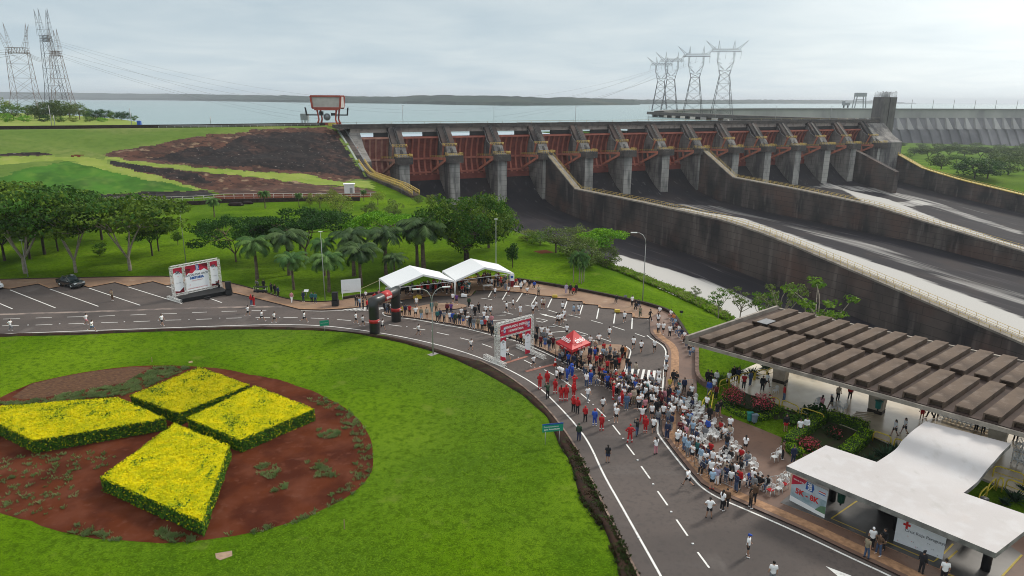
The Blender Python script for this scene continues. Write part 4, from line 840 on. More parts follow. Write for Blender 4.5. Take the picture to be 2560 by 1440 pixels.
la = [(p, p.z+h) for p, h in pl_]; ra = [(p, p.z+h*.9) for p, h in pr_]
tops = 'upper middle lower'.split()
for k in range(6):
    i = (2, 1)[k % 2]; j = (3, 2, 1)[k % 3]; A_ = Vector((la[i][0].x+k*1.5, la[i][0].y, la[i][1]-k*1.2)); B_ = Vector((ra[j][0].x-8+k*2, ra[j][0].y, ra[j][1]))
    wire(A_, B_, 52+3*k-(A_.z-60)*.3, .075, 'thin grey power line sagging over the lake, %s of six' % 'first second third fourth fifth sixth'.split()[k])
for k in range(4):
    A_ = Vector((la[0][0].x, la[0][0].y, la[0][1]-1.2*k)); wire(A_, A_+Vector((-260, -60+30*k, 3)), 9, .10, 'thin grey power line leaving the frame at left, %s of four' % 'first second third fourth'.split()[k])
    A_ = Vector((la[0][0].x+4, la[0][0].y, la[0][1]-.8*k)); B_ = Vector((la[2][0].x, la[2][0].y, la[2][1]-.8*k)); wire(A_, B_, 5, .10, 'short power line between two left pylons, %s of four' % 'first second third fourth'.split()[k])
# ================================================================== vegetation
def leafmat(name, c, c2, trans=.25, vs=.5): return mat(name, c, .62, col2=c2, vs=vs, spec=.10, rand=.12, trans=trans, lo=.38, hi=.62)
LF = {'dark': [leafmat('leaf_dark_a', (0.053, 0.139, 0.015), (0.031, 0.081, 0.011)), leafmat('leaf_dark_b', (.135, .215, .018), (.065, .12, .014))],
      'deep': [leafmat('leaf_deep_a', (0.028, 0.085, 0.015), (0.018, 0.049, 0.011)), leafmat('leaf_deep_b', (0.049, 0.126, 0.018), (0.028, 0.075, 0.013))],
      'bright': [leafmat('leaf_bright_a', (0.132, 0.325, 0.013), (0.078, 0.211, 0.011)), leafmat('leaf_bright_b', (0.211, 0.423, 0.015), (0.123, 0.293, 0.013))],
      'olive': [leafmat('leaf_olive_a', (0.203, 0.269, 0.050), (0.123, 0.171, 0.032)), leafmat('leaf_olive_b', (0.281, 0.325, 0.059), (0.176, 0.220, 0.036))],
      'grey': [leafmat('leaf_grey_a', (0.176, 0.220, 0.078), (0.105, 0.139, 0.045)), leafmat('leaf_grey_b', (0.150, 0.220, 0.045), (0.088, 0.130, 0.027))],
      'mid': [leafmat('leaf_mid_a', (0.088, 0.188, 0.020), (0.057, 0.117, 0.015)), leafmat('leaf_mid_b', (0.150, 0.253, 0.025), (0.088, 0.163, 0.018))],
      'far': [leafmat('leaf_far_a', (0.074, 0.122, 0.027), (0.046, 0.081, 0.020)), leafmat('leaf_far_b', (0.115, 0.163, 0.034), (0.066, 0.106, 0.024))]}
BARKP = mat('bark_pale', (.36, .31, .26), .9, col2=(.22, .18, .15), vs=3, bump=.3); BARKD = mat('bark_dark', (.075, .055, .045), .95, col2=(.04, .03, .025), vs=3, bump=.3); BARKM = mat('bark_brown', (.17, .125, .09), .95, col2=(.09, .065, .05), vs=3, bump=.3)
def leaves(name, clusters, mats, size, per, seed, flat_=.0, shell=.55):
    """leaf quads through ellipsoidal clumps: (centre, (rx,ry,rz))"""
    r = np.random.default_rng(seed); V = []; MI = []
    for ci, (c, rd) in enumerate(clusters):
        n = int(per*(rd[0]*rd[1])**.5*max(rd[2], rd[0]*.5)/size)
        n = max(12, n)
        u = r.normal(size=(n, 3)); u /= np.linalg.norm(u, axis=1)[:, None]
        rad = (shell+(1-shell)*r.random(n)**.5)[:, None]*(1+.10*r.normal(size=(n, 1)))
        P = np.array(c)+u*rad*np.array(rd)
        nn = u*.8+r.normal(size=(n, 3))*.7+np.array([0, 0, .45+flat_]); nn /= np.linalg.norm(nn, axis=1)[:, None]
        t = np.cross(nn, r.normal(size=(n, 3))); t /= np.linalg.norm(t, axis=1)[:, None]; b = np.cross(nn, t)
        s = size*(.6+.8*r.random((n, 1)))*.5; w_ = s*(.45+.4*r.random((n, 1)))
        V.append(np.stack([P-t*s, P-b*w_-nn*s*.15, P+t*s, P+b*w_-nn*s*.15], 1).reshape(-1, 3)); MI += [int(r.random() < .5)]*n if ci % 3 else list((r.random(n) < .5).astype(int))
    V = np.concatenate(V); n = len(V)//4
    me = bpy.data.meshes.new(name); me.vertices.add(len(V)); me.vertices.foreach_set('co', V.ravel()); me.loops.add(len(V)); me.loops.foreach_set('vertex_index', np.arange(len(V)))
    me.polygons.add(n); me.polygons.foreach_set('loop_start', np.arange(0, len(V), 4)); me.polygons.foreach_set('loop_total', np.full(n, 4))
    for m_ in mats: me.materials.append(m_)
    me.polygons.foreach_set('material_index', MI[:n]); me.update(); me.validate(); return me
def limb(mb, a, b, r0, r1, r, bend=.12, n=4, sides=6):
    a = Vector(a); b = Vector(b); ln = (b-a).length; P = []; R_ = []
    off = Vector((r.normal(), r.normal(), r.normal()*.4))*bend*ln
    for i in range(n+1): t = i/n; P.append(a.lerp(b, t)+off*math.sin(math.pi*t)*.5); R_.append(r0+(r1-r0)*t)
    mb.tube(P, R_, sides, cap=False); return P
TREES = {}
def hfix(p):   # true metres per metre estimated at the middle of the lens
    a = proj(p)[1]-proj((p[0], p[1], p[2]+5))[1]; return (5*FF/p[1])/a
def make_tree(kind, seed):
    if (kind, seed) in TREES: return TREES[(kind, seed)]
    r = np.random.default_rng(seed*77+hash_(kind)); tb = MB(); cl = []; H = 10.0
    if kind in ('umbrella', 'umbrella_dark', 'spread', 'spread_dark', 'spread_bright', 'far_umbrella'):
        W_ = {'umbrella': 6.2, 'umbrella_dark': 5.2, 'spread': 9.0, 'spread_dark': 9.5, 'spread_bright': 10.5, 'far_umbrella': 7}[kind]
        fork = {'umbrella': 1.6, 'umbrella_dark': 3.2}.get(kind, 1.8); nl = {'umbrella': 4, 'umbrella_dark': 3}.get(kind, 5)
        limb(tb, (0, 0, -.3), (0, 0, fork), .25, .20, r, .02)
        a0 = r.random()*6.28
        for k in range(nl):
            a = a0+k*2*math.pi/nl+r.normal()*.25; q = W_*(.26+.12*r.random()); z = 5.2+r.random()*1.0
            P = limb(tb, (0, 0, fork), (q*math.cos(a), q*math.sin(a), z), .14, .08, r, .1)
            for j in range(4):
                a2 = a+r.normal()*.7; q2 = W_*(.35+.6*r.random()**.7); z2 = (8.9 if kind.startswith('umb') else 8.6)-1.3*(q2/W_)**2+r.normal()*.45-(2.4*r.random() if j > 1 else 0)
                e = Vector((q2*math.cos(a2), q2*math.sin(a2), z2)); limb(tb, P[-1], e, .11, .03, r, .12, 3, 5)
                cl.append((e, (1.9+r.random()*1.1, 1.9+r.random()*1.1, .62+r.random()*.35)))
        for k in range(int(16 if W_ < 7 else 30)):
            a = r.random()*6.28; q = W_*math.sqrt(r.random())*.98; z = 9.2-1.6*(q/W_)**2+r.normal()*.35-(2.6 if r.random() < .28 else 0)
            cl.append(((q*math.cos(a), q*math.sin(a), z), (1.5+r.random()*1.2, 1.5+r.random()*1.2, .5+r.random()*.4)))
        sz, per = .44, 30
    elif kind == 'round':
        limb(tb, (0, 0, -.3), (0, 0, 2.0), .42, .36, r, .02); W_ = 6.9
        for k in range(7):
            a = k*.9+r.normal()*.2; q = W_*(.25+.4*r.random()); z = 4+r.random()*3.2; P = limb(tb, (0, 0, 1.9), (q*math.cos(a), q*math.sin(a), z), .24, .1, r, .12)
            for j in range(3): e = P[-1]+Vector((r.normal()*1.6, r.normal()*1.6, r.random()*1.5)); limb(tb, P[-1], e, .09, .03, r, .1, 3, 5)
        for k in range(74):
            u = r.normal(size=3); u /= np.linalg.norm(u); rr = .62+.36*r.random(); z = 6.1+u[2]*3.5*rr
            if z < 3.0: continue
            cl.append(((u[0]*W_*rr, u[1]*W_*rr, z), (1.1+r.random()*.7, 1.1+r.random()*.7, .75+r.random()*.4)))
        for k in range(12): cl.append(((r.normal()*2.2, r.normal()*2.2, 6+r.normal()), (1.6, 1.6, 1.3)))
        sz, per = .36, 30
    elif kind in ('bush', 'loose', 'young', 'far_round'):
        base, hh, W_ = {'bush': (.2, 10, 6.5), 'loose': (2.2, 10, 4.2), 'young': (1.6, 10, 3.0), 'far_round': (1.0, 10, 6.2)}[kind]
        limb(tb, (0, 0, -.3), (0, 0, base+2.5), .26, .18, r, .04)
        for k in range(5): a = k*1.26; limb(tb, (0, 0, base+1), (W_*.55*math.cos(a), W_*.55*math.sin(a), base+4+r.random()*3), .13, .04, r, .12, 3, 5)
        for k in range({'bush': 34, 'loose': 24, 'young': 26, 'far_round': 32}[kind]):
            u = r.normal(size=3); u /= np.linalg.norm(u); rr = .45+.5*r.random(); zc = (base+10)/2
            cl.append(((u[0]*W_*rr, u[1]*W_*rr, zc+u[2]*(10-base)/2*rr*.95), (1.1+r.random()*1.1, 1.1+r.random()*1.1, .8+r.random()*.6)))
        sz, per = (.55, 20) if kind != 'loose' else (.5, 12)
    elif kind == 'cecropia':
        limb(tb, (0, 0, -.5), (.3, 0, 3.5), .2, .14, r, .05)
        for k in range(9):
            a = k*.75+r.normal()*.3; q = 1.5+r.random()*3.6; e = Vector((q*math.cos(a), q*math.sin(a), 5.2+r.random()*4.4)); limb(tb, (.3, 0, 2+r.random()*1.5), e, .12, .05, r, .18, 5, 5)
            cl.append((e, (1.25, 1.25, .42))); cl.append((e+Vector((0, 0, -.35)), (1.0, 1.0, .35)))
            if r.random() < .7: cl.append((e.lerp(Vector((.3, 0, 3)), .35), (.9, .9, .45)))
        sz, per = .55, 22
    lm = leaves('crown', cl, LF['dark'], sz, per, seed)
    tm = tb.mesh('trunk', BARKM); TREES[(kind, seed)] = (tm, lm); return TREES[(kind, seed)]
def hash_(s): return sum(ord(c)*(i+3) for i, c in enumerate(s)) % 997
def objslot(o, mats):
    for i, m_ in enumerate(mats):
        o.material_slots[i].link = 'OBJECT'; o.material_slots[i].material = m_
def tree(kind, seed, p, h, label, cols='dark', bark=None, wide=1.0, name='tree', cat='tree', group=None, rot=None):
    tm, lm = make_tree(kind, seed); t = thing(name, label, cat, p, random.uniform(0, 6.28) if rot is None else rot, group); k = h/10.0; kz = k*hfix(p)
    t.scale = (k*wide, k*wide, kz)
    for nm, me_, mm in (('trunk', tm, [bark or BARKM]), ('crown', lm, LF[cols])):
        o = bpy.data.objects.new(nm, me_); COL.objects.link(o); o.parent = t; objslot(o, mm)
    return t
PF = {'palm': [leafmat('frond_a', (0.072, 0.163, 0.042), (0.046, 0.104, 0.029), .2), leafmat('frond_b', (0.130, 0.234, 0.058), (0.078, 0.150, 0.039), .2)], 'bluepalm': [leafmat('frond_c', (.060, .110, .040), (.033, .065, .026), .2), leafmat('frond_d', (.10, .165, .055), (.06, .10, .036), .2)]}
def palm_mesh(seed, nfr=26, L0=2.9, h=6.0, r0=.17):
    if ('palm', seed) in TREES: return TREES[('palm', seed)]
    r = np.random.default_rng(seed+400); tb = MB(); tb.tube([(0, 0, -.3), (.06, .03, h*.4), (.02, .05, h*.8), (0, 0, h)], [r0*1.25, r0, r0*.9, r0*1.1], 8, cap=False)
    V = []; F = []; MI = []
    for k in range(nfr):
        a = k*2.399+r.normal()*.15; el = 1.25-1.75*(k/nfr)+r.normal()*.1; L_ = L0*(.85+.3*r.random()); d0 = Vector((math.cos(a), math.sin(a), 0)); side = Vector((-math.sin(a), math.cos(a), 0)); mi = int(r.random() < .45)
        p = Vector((0, 0, h)); pts = [p.copy()]; n = 12
        for i in range(n): e = el-2.3*(i/n)**1.3*(.75+.3*(1-k/nfr)); p = p+(d0*math.cos(e)+Vector((0, 0, 1))*math.sin(e))*(L_/n); pts.append(p.copy())
        for i in range(1, n+1):
            t = (pts[i]-pts[i-1]).normalized(); ll = L_*.30*math.sin(math.pi*min(1, (i+.8)/(n+1.6)))**.6
            for sg in (-1, 1):
                for q in range(2):
                    b0 = pts[i-1].lerp(pts[i], q*.5); dr = (side*sg*.75+t*.45-Vector((0, 0, .55+.35*r.random()))).normalized(); tip = b0+dr*ll*(.85+.3*r.random()); wv = t*.075
                    j = len(V); V += [tuple(b0-wv), tuple(b0+wv), tuple(tip+wv*.3), tuple(tip-wv*.3)]; F.append((j, j+1, j+2, j+3)); MI.append(mi)
        j = len(V)
        for i in range(n): a_, b_ = pts[i], pts[i+1]; w_ = side*.035; j = len(V); V += [tuple(a_-w_), tuple(a_+w_), tuple(b_+w_), tuple(b_-w_)]; F.append((j, j+1, j+2, j+3)); MI.append(mi)
    me = bpy.data.meshes.new('fronds'); me.from_pydata(V, [], F); me.materials.append(PF['palm'][0]); me.materials.append(PF['palm'][1]); me.polygons.foreach_set('material_index', MI); me.update()
    TREES[('palm', seed)] = (tb.mesh('trunk', BARKM), me); return TREES[('palm', seed)]
def palm(seed, p, h, label, cols='palm', spread=1.0, bark=None, group='feathery palms on the park lawn'):
    tm, fm = palm_mesh(seed); t = thing('palm_tree', label, 'palm', p, random.uniform(0, 6.28), group); k = h/6.9
    t.scale = (k*spread*1.32, k*spread*1.32, k*hfix(p))
    for nm, me_, mm in (('trunk', tm, [bark or BARKM]), ('crown', fm, PF[cols])):
        o = bpy.data.objects.new(nm, me_); COL.objects.link(o); o.parent = t; objslot(o, mm)
U = 'pale-trunked umbrella trees at left'
tree('umbrella', 1, GT(65, 683), 15.2, 'tall tree with forked white trunk at the far left of the park', 'dark', BARKP, 1.05, group=U)
tree('umbrella', 2, GT(190, 681), 12.4, 'white-trunked umbrella tree behind the black pickup', 'dark', BARKP, 1.0, group=U)
tree('umbrella', 3, GT(325, 676), 13.0, 'white-trunked umbrella tree standing alone left of the stage screen', 'dark', BARKP, 1.12, group=U)
for i, (x, y, h, wd, nm) in enumerate([(12, 652, 9, 1.2, 'slim dark-trunked tree at the left frame edge'), (75, 648, 8.5, 1.2, 'slim dark tree just right of the tallest white trunk'), (112, 636, 9.5, 1.25, 'slim leaning dark tree between two white-trunked trees'), (20, 600, 12.5, 1.3, 'tall dense tree at back left of the grove'), (95, 590, 11.5, 1.3, 'dense flat tree at back of the left grove, left of centre'), (170, 585, 10, 1.3, 'dense flat tree at back of the left grove, right of centre'), (255, 600, 9, 1.3, 'flat tree behind the white-trunked umbrella trees at right'), (381, 640, 7.4, .95, 'slim small tree right of the third white trunk, nearer one'), (397, 628, 6.8, .95, 'slim small tree right of the third white trunk, farther one'), (145, 628, 7.0, 1.1, 'short dark tree behind the white forked trunks')]):
    tree('umbrella_dark', 4+i % 3, GT(x, y), h, nm, 'dark', BARKD, wd, group='dark trees of the left grove')
tree('bush', 1, GT(250, 640), 3.1, 'small round green shrub tree on the lawn between white trunks', 'dark', wide=.8, name='small_tree')
tree('young', 2, GT(445, 612), 3.4, 'thin young tree beside the tall lamp left of the screen', 'mid', wide=.9, name='small_tree')
tree('spread_dark', 1, GT(590, 655), 8.3, 'very dark spreading tree right of the stage screen', 'deep', BARKM, .92)
tree('spread_dark', 2, GT(765, 645), 9.4, 'darkest wide layered tree behind the palms', 'deep', BARKM, 1.02)
tree('spread_bright', 1, GT(965, 634), 7.9, 'bright yellow-green layered tree left of the big round tree', 'bright', BARKM, 1.1)
tree('round', 1, GT(1166, 660), 13.4, 'big dense round tree behind the right white tent', 'dark', BARKD, 1.0)
tree('round', 2, GT(1222, 620), 10.5, 'lighter green tree peeking out right of the big round tree', 'mid', BARKM, .75)
tree('young', 1, GT(1281, 669), 4.3, 'small dark oval tree alone on the lawn right of the tents', 'deep', BARKD, .85, name='small_tree')
for i, (x, y, h, k, c, wd, nm) in enumerate([(852, 552, 7.6, 'loose', 'olive', .95, 'loose pale olive tree on the lawn below the white hut'), (835, 507, 4.6, 'bush', 'olive', .8, 'rounded olive tree left of the white hut'), (775, 512, 3.6, 'bush', 'olive', .8, 'low olive shrub tree by the white fence'), (800, 520, 4.6, 'loose', 'olive', 1.2, 'thin yellowish tree between two olive shrubs'), (926, 545, 4.6, 'bush', 'grey', .75, 'grey-green round shrub behind the bright layered tree'), (985, 545, 5.1, 'bush', 'grey', .85, 'dense grey-green round tree behind the bright layered tree'), (945, 512, 4.2, 'loose', 'olive', 1.2, 'pale bush in front of the yellow stairs'), (1045, 510, 3.0, 'bush', 'grey', 1.0, 'low grey bush at the foot of the yellow stairs'), (1078, 512, 3.2, 'bush', 'olive', 1.0, 'olive bush at the chute edge left of the big tree'), (1120, 520, 3.4, 'bush', 'mid', 1.1, 'green bush at the chute edge behind the big tree'), (900, 575, 4, 'loose', 'olive', .9, 'small sparse olive tree above the bright layered tree')]):
    tree(k, 1+i % 3, GT(x, y), h, nm, c, wide=wd, name='small_tree', group='small trees below the embankment')
for i, (x, y, h, k, c, wd, nm) in enumerate([(1318, 602, 2.6, 'bush', 'olive', 1.2, 'low olive bush on the lawn edge right of the big tree'), (1350, 612, 3.0, 'bush', 'mid', 1.2, 'green bush on the lawn edge above the red soil patch'), (1390, 632, 5.2, 'loose', 'grey', 1.2, 'pale grey loose tree on the lawn edge'), (1425, 640, 4.2, 'bush', 'grey', 1.0, 'grey-green bush behind the small clump palm'), (1435, 612, 5.0, 'loose', 'grey', .8, 'bare-looking grey tree topping the edge thicket'), (1462, 668, 5.4, 'bush', 'grey', .9, 'large grey-green bush right in the edge thicket'), (1500, 655, 6.6, 'umbrella_dark', 'bright', .95, 'bright flat-topped tree at the right of the edge thicket'), (1480, 640, 5.8, 'loose', 'olive', 1.3, 'pale wide tree in the middle of the edge thicket'), (1516, 668, 4.4, 'bush', 'grey', .8, 'rightmost grey bush of the edge thicket over the chute')]):
    tree(k, 1+i % 3, GT(x, y), h, nm, c, wide=wd*1.35, name='small_tree' if k != 'bush' else 'bush', cat='tree' if k != 'bush' else 'bush', group='thicket along the lawn edge')
for i, (x, y, h, wd, nm) in enumerate([(1736, 757, 3.3, .7, 'smallest big-leaved tree on the slope edge beside the pale concrete'), (1795, 795, 5.2, 1.0, 'big-leaved tree left of the canopy corner'), (1850, 800, 5.6, 1.0, 'big-leaved tree just left of the canopy tip'), (1905, 815, 6.2, 1.0, 'big-leaved tree behind the canopy left end'), (1950, 830, 8.0, .9, 'tall big-leaved tree rising behind the canopy'), (2030, 850, 8.8, 1.15, 'largest big-leaved tree behind the canopy roof')]):
    tree('cecropia', 1+i % 3, GT(x, y), h*.88, nm, 'grey' if i % 2 == 0 else 'mid', BARKP, wd, group='big-leaved trees behind the canopy')
for i, (x, y, h, sp, c, nm) in enumerate([(643, 698, 7.0, 1.15, 'palm', 'leftmost palm beside the dark spreading tree'), (723, 688, 7.6, 1.15, 'bluepalm', 'bluish palm behind the low front palm'), (735, 724, 5.6, 1.1, 'palm', 'low front palm by the black-clad bystanders'), (812, 690, 6.4, .8, 'palm', 'small palm behind the tall lamp pole'), (823, 730, 6.0, 1.2, 'palm', 'drooping palm just right of the lamp pole'), (903, 714, 6.6, 1.25, 'bluepalm', 'palm right behind the blank white board'), (885, 690, 7.8, 1.15, 'bluepalm', 'dark tall palm behind the blank white board'), (965, 686, 8.0, 1.05, 'bluepalm', 'tall palm behind the left white tent'), (988, 705, 4.6, 1.1, 'bluepalm', 'short bushy palm at the left white tent'), (1060, 677, 9.0, 1.25, 'bluepalm', 'tallest palm between the tents and the big tree'), (1043, 671, 8.4, 1.0, 'bluepalm', 'slim dark palm left of the tallest palm'), (663, 521, 5.0, .85, 'palm', 'lone small palm near the white fence, middle one'), (536, 543, 5.0, .9, 'palm', 'lone small palm left on the far lawn'), (748, 517, 3.9, .7, 'palm', 'tiny palm by the white fence'), (910, 503, 3.4, .8, 'palm', 'small palm right of the white hut')]):
    palm(1+i % 4, GT(x, y), h, nm, c, sp)
for i, (dx, dy, h) in enumerate(((0, 0, 5.0), (.5, .3, 4.4), (-.6, .2, 4.2), (.2, -.5, 3.6))):
    p = GT(1448, 706)+Vector((dx*1.6, dy*1.6, 0)); palm(5, p, h, 'slender stem of the small palm clump on the bright lawn, %s' % ['tallest', 'right', 'left', 'shortest'][i], 'palm', .55, BARKP, 'clump of small palms on the lawn')
for i, (x, h, wd, c, k) in enumerate([(-40, 12, 1.1, 'far', 'far_round'), (10, 14, .9, 'olive', 'loose'), (35, 10, 1.2, 'mid', 'far_round'), (70, 8, 1.3, 'mid', 'far_round'), (100, 10, 1.2, 'far', 'far_round'), (128, 12, 1.3, 'far', 'far_round'), (152, 11.5, 1.2, 'far', 'far_round'), (175, 12, 1.2, 'grey', 'far_round'), (200, 9.5, 1.1, 'grey', 'loose'), (215, 7, 1.2, 'mid', 'far_round'), (240, 7.2, 1.1, 'deep', 'far_round'), (262, 6.8, 1.1, 'deep', 'far_round'), (285, 5.2, 1.2, 'mid', 'far_round'), (305, 6.2, 1.0, 'deep', 'far_round'), (320, 5.2, 1.0, 'deep', 'far_round'), (335, 3.6, 1.0, 'mid', 'bush'), (60, 4.2, 1.4, 'bright', 'bush'), (150, 3.6, 1.6, 'mid', 'bush'), (185, 3.2, 1.5, 'olive', 'bush'), (255, 3.0, 1.6, 'bright', 'bush'), (20, 5, 1.3, 'bright', 'bush'), (110, 4.4, 1.3, 'deep', 'bush'), (225, 3.8, 1.3, 'mid', 'bush')]):
    p = G(x, 306 if i > 15 else 303-(.04*(345-x) if i % 2 else 2), 17.8)
    W9 = 'one two three four five six seven eight nine ten eleven twelve thirteen fourteen fifteen sixteen'.split()
    nm = ('%s tree on the wooded lake bank, number %s from the left' % ({'far': 'dull green', 'olive': 'olive loose', 'mid': 'mid green', 'grey': 'greyish', 'deep': 'dark'}[c], W9[i])) if i < 16 else ('low %s bush on the lake bank crest, number %s of seven' % ({'bright': 'bright', 'mid': 'green', 'olive': 'olive', 'deep': 'dark'}[c], W9[i-16]))
    tree(k, 1+i % 3, p, h, nm, c, wide=wd, group='trees on the lake bank' if i < 16 else 'bushes on the lake bank crest')
rt = [(2245, 372, 8, 'far_umbrella', 'far'), (2285, 388, 9, 'far_umbrella', 'far'), (2320, 398, 10, 'far_umbrella', 'dark'), (2352, 424, 9.5, 'far_umbrella', 'dark'), (2372, 392, 11, 'far_umbrella', 'far'), (2410, 392, 12, 'far_umbrella', 'dark'), (2450, 396, 11, 'far_umbrella', 'far'), (2436, 446, 12.5, 'far_round', 'deep'), (2468, 446, 11, 'far_round', 'deep'), (2490, 408, 11, 'far_umbrella', 'dark'), (2528, 402, 12, 'far_umbrella', 'far'), (2520, 436, 11, 'far_umbrella', 'dark'), (2560, 426, 12, 'far_umbrella', 'dark'), (2600, 400, 12, 'far_umbrella', 'far'), (2390, 410, 7, 'far_umbrella', 'mid'), (2262, 400, 6, 'bush', 'mid'), (2305, 375, 9, 'far_round', 'far'), (2345, 375, 9, 'far_round', 'far'), (2390, 372, 9, 'far_round', 'far'), (2500, 378, 10, 'far_round', 'far'), (2440, 374, 10, 'far_round', 'far'), (2550, 380, 11, 'far_round', 'far')]
ordn = 'first second third fourth fifth sixth seventh eighth ninth tenth eleventh twelfth thirteenth fourteenth fifteenth sixteenth seventeenth eighteenth nineteenth twentieth'.split()+['twenty-first', 'twenty-second']
rk = sorted(range(len(rt)), key=lambda i: rt[i][0])
for i, (x, y, h, k, c) in enumerate(rt):
    nm = '%s tree beyond the yellow-topped wall, %s counted from the left' % ({'far_umbrella': 'flat-crowned', 'far_round': 'dense round' if c == 'deep' else 'rounded distant', 'bush': 'small bushy'}[k], ordn[rk.index(i)])
    k = 'far_round' if (i % 2 and k == 'far_umbrella') else k
    tree(k, 1+i % 3, GR(x, y), h*1.12, nm, 'far' if c == 'dark' else c, BARKD, 1.45 if k == 'far_umbrella' else 1.5, group='trees on the right bank')
# ------------------------------------------------------------------ clipped hedges of the emblem bed
HY = [leafmat('hedge_yellow_a', (.70, .61, .004), (.50, .49, .004), .15, 1.2), leafmat('hedge_yellow_b', (.48, .48, .005), (.28, .36, .006), .15, 1.2), leafmat('hedge_green_a', (.055, .145, .012), (.03, .09, .010), .15, 1.2), leafmat('hedge_green_b', (.11, .22, .014), (.06, .15, .012), .15, 1.2)]
HCORE = mat('hedge_core', (.035, .075, .012), .95, col2=(.02, .045, .01), vs=2)
def hedge_mesh(name, poly, ztop, dens=60, size=.15, ytop=True, zc=0.0, seed=1, yellow_side=.12, mats=HY, patch=.60):
    r = np.random.default_rng(seed); P = [Vector(p[:2]) for p in poly]; n = len(P)
    def edist(x, y):
        q = Vector((x, y)); return min((q-(a+(b-a)*max(0, min(1, (q-a).dot(b-a)/max(1e-6, (b-a).dot(b-a)))))).length for a, b in zip(P, P[1:]+P[:1]))
    ar = sum(P[i].x*P[(i+1) % n].y-P[(i+1) % n].x*P[i].y for i in range(n))
    if ar < 0: P = P[::-1]
    mb = MB(); C = sum(P, Vector((0, 0)))/n
    slab(mb, [C+(p-C)*(1-.17/max(.3, (p-C).length)) for p in P], zc, ztop-.10, 0)
    if ytop and mats is HY: flat('x', [C+(p-C)*(1-.17/max(.3, (p-C).length)) for p in P], ztop-.095, None, mb=mb); nf_ = len(tess(P)); mb.m[-nf_:] = [1]*nf_
    pts = []; x0 = min(p.x for p in P); x1 = max(p.x for p in P); y0 = min(p.y for p in P); y1 = max(p.y for p in P)
    Pl = [(p.x, p.y) for p in P]
    for _ in range(int((x1-x0)*(y1-y0)*dens)):
        x, y = x0+(x1-x0)*r.random(), y0+(y1-y0)*r.random()
        if inpoly(x, y, Pl):
            nz_ = mnoise.noise(Vector((x*.55, y*.55, 3.3)))+.5*mnoise.noise(Vector((x*1.9, y*1.9, 7)))
            h = .07*mnoise.noise(Vector((x*1.3, y*1.3, 0)))+.05*mnoise.noise(Vector((x*5, y*5, 2)))-(.13*math.exp(-edist(x, y)/.14) if mats is HY else 0)
            if ytop: mi = (2 if r.random() < .5 else 3) if nz_+.18*r.normal() > patch*.85 else (0 if nz_+.3*r.normal() < .22 else 1)
            else: mi = 3 if r.random() < .6 else 2
            pts.append((x, y, ztop+h+.03*r.normal(), 0, 0, 1, mi))
    for i in range(n):
        a, b = P[i], P[(i+1) % n]; e = b-a; nn = Vector((e.y, -e.x)).normalized()
        for _ in range(int(e.length*(ztop-zc)*dens*1.25)):
            t, z = r.random(), zc+(ztop-zc)*r.random()**.9; q = a+e*t; bl = .10*mnoise.noise(Vector((q.x*1.1, q.y*1.1, z*2)))-.02
            mi = (0 if r.random() < .5 else 1) if (ytop and r.random() < yellow_side+.6*max(0, (z-ztop+.22)/.22)) else (2 if r.random() < .62 else 3)
            pts.append((q.x+nn.x*bl, q.y+nn.y*bl, z, nn.x, nn.y, .25, mi))
    A_ = np.array(pts); N_ = A_[:, 3:6]+r.normal(size=(len(A_), 3))*.62; N_ /= np.linalg.norm(N_, axis=1)[:, None]
    t = np.cross(N_, r.normal(size=(len(A_), 3))); t /= np.linalg.norm(t, axis=1)[:, None]; b = np.cross(N_, t); s = size*(.5+.6*r.random((len(A_), 1)))*.5; Pp = A_[:, :3]
    V = np.stack([Pp-t*s, Pp-b*s*.7, Pp+t*s, Pp+b*s*.7], 1).reshape(-1, 3)
    b0 = len(mb.v); mb.v += [tuple(v) for v in V.tolist()]; nq = len(A_); mb.f += [(b0+4*i, b0+4*i+1, b0+4*i+2, b0+4*i+3) for i in range(nq)]; mb.m += [int(m_)+1 for m_ in A_[:, 6]]; mb.sm += [False]*nq
    return mb.build(name, [HCORE]+mats)
ZH = 1.32
for nm, poly, sd_ in (('left kite-shaped yellow clipped hedge reaching out of the frame', [(0,1013),(295.5,991.6),(414,1044),(81.6,1100.5),(0,1061),(-55,1038)], 1),
                      ('far square yellow clipped hedge of the emblem', [(324.6,987),(499.6,915.8),(624,960.5),(447,1032.5)], 2),
                      ('right square yellow clipped hedge of the emblem', [(466.6,1044),(637.6,962.5),(786.5,1020.8),(600.7,1098.6)], 3),
                      ('nearest kite-shaped yellow clipped hedge of the emblem', [(437.4,1055.8),(574.6,1112),(505.4,1303),(249,1192)], 4)):
    o = hedge_mesh('hedge', GS(poly, ZH), ZH, 95, .20, True, 0, sd_); tag(o, nm, 'hedge', 'yellow emblem hedges')
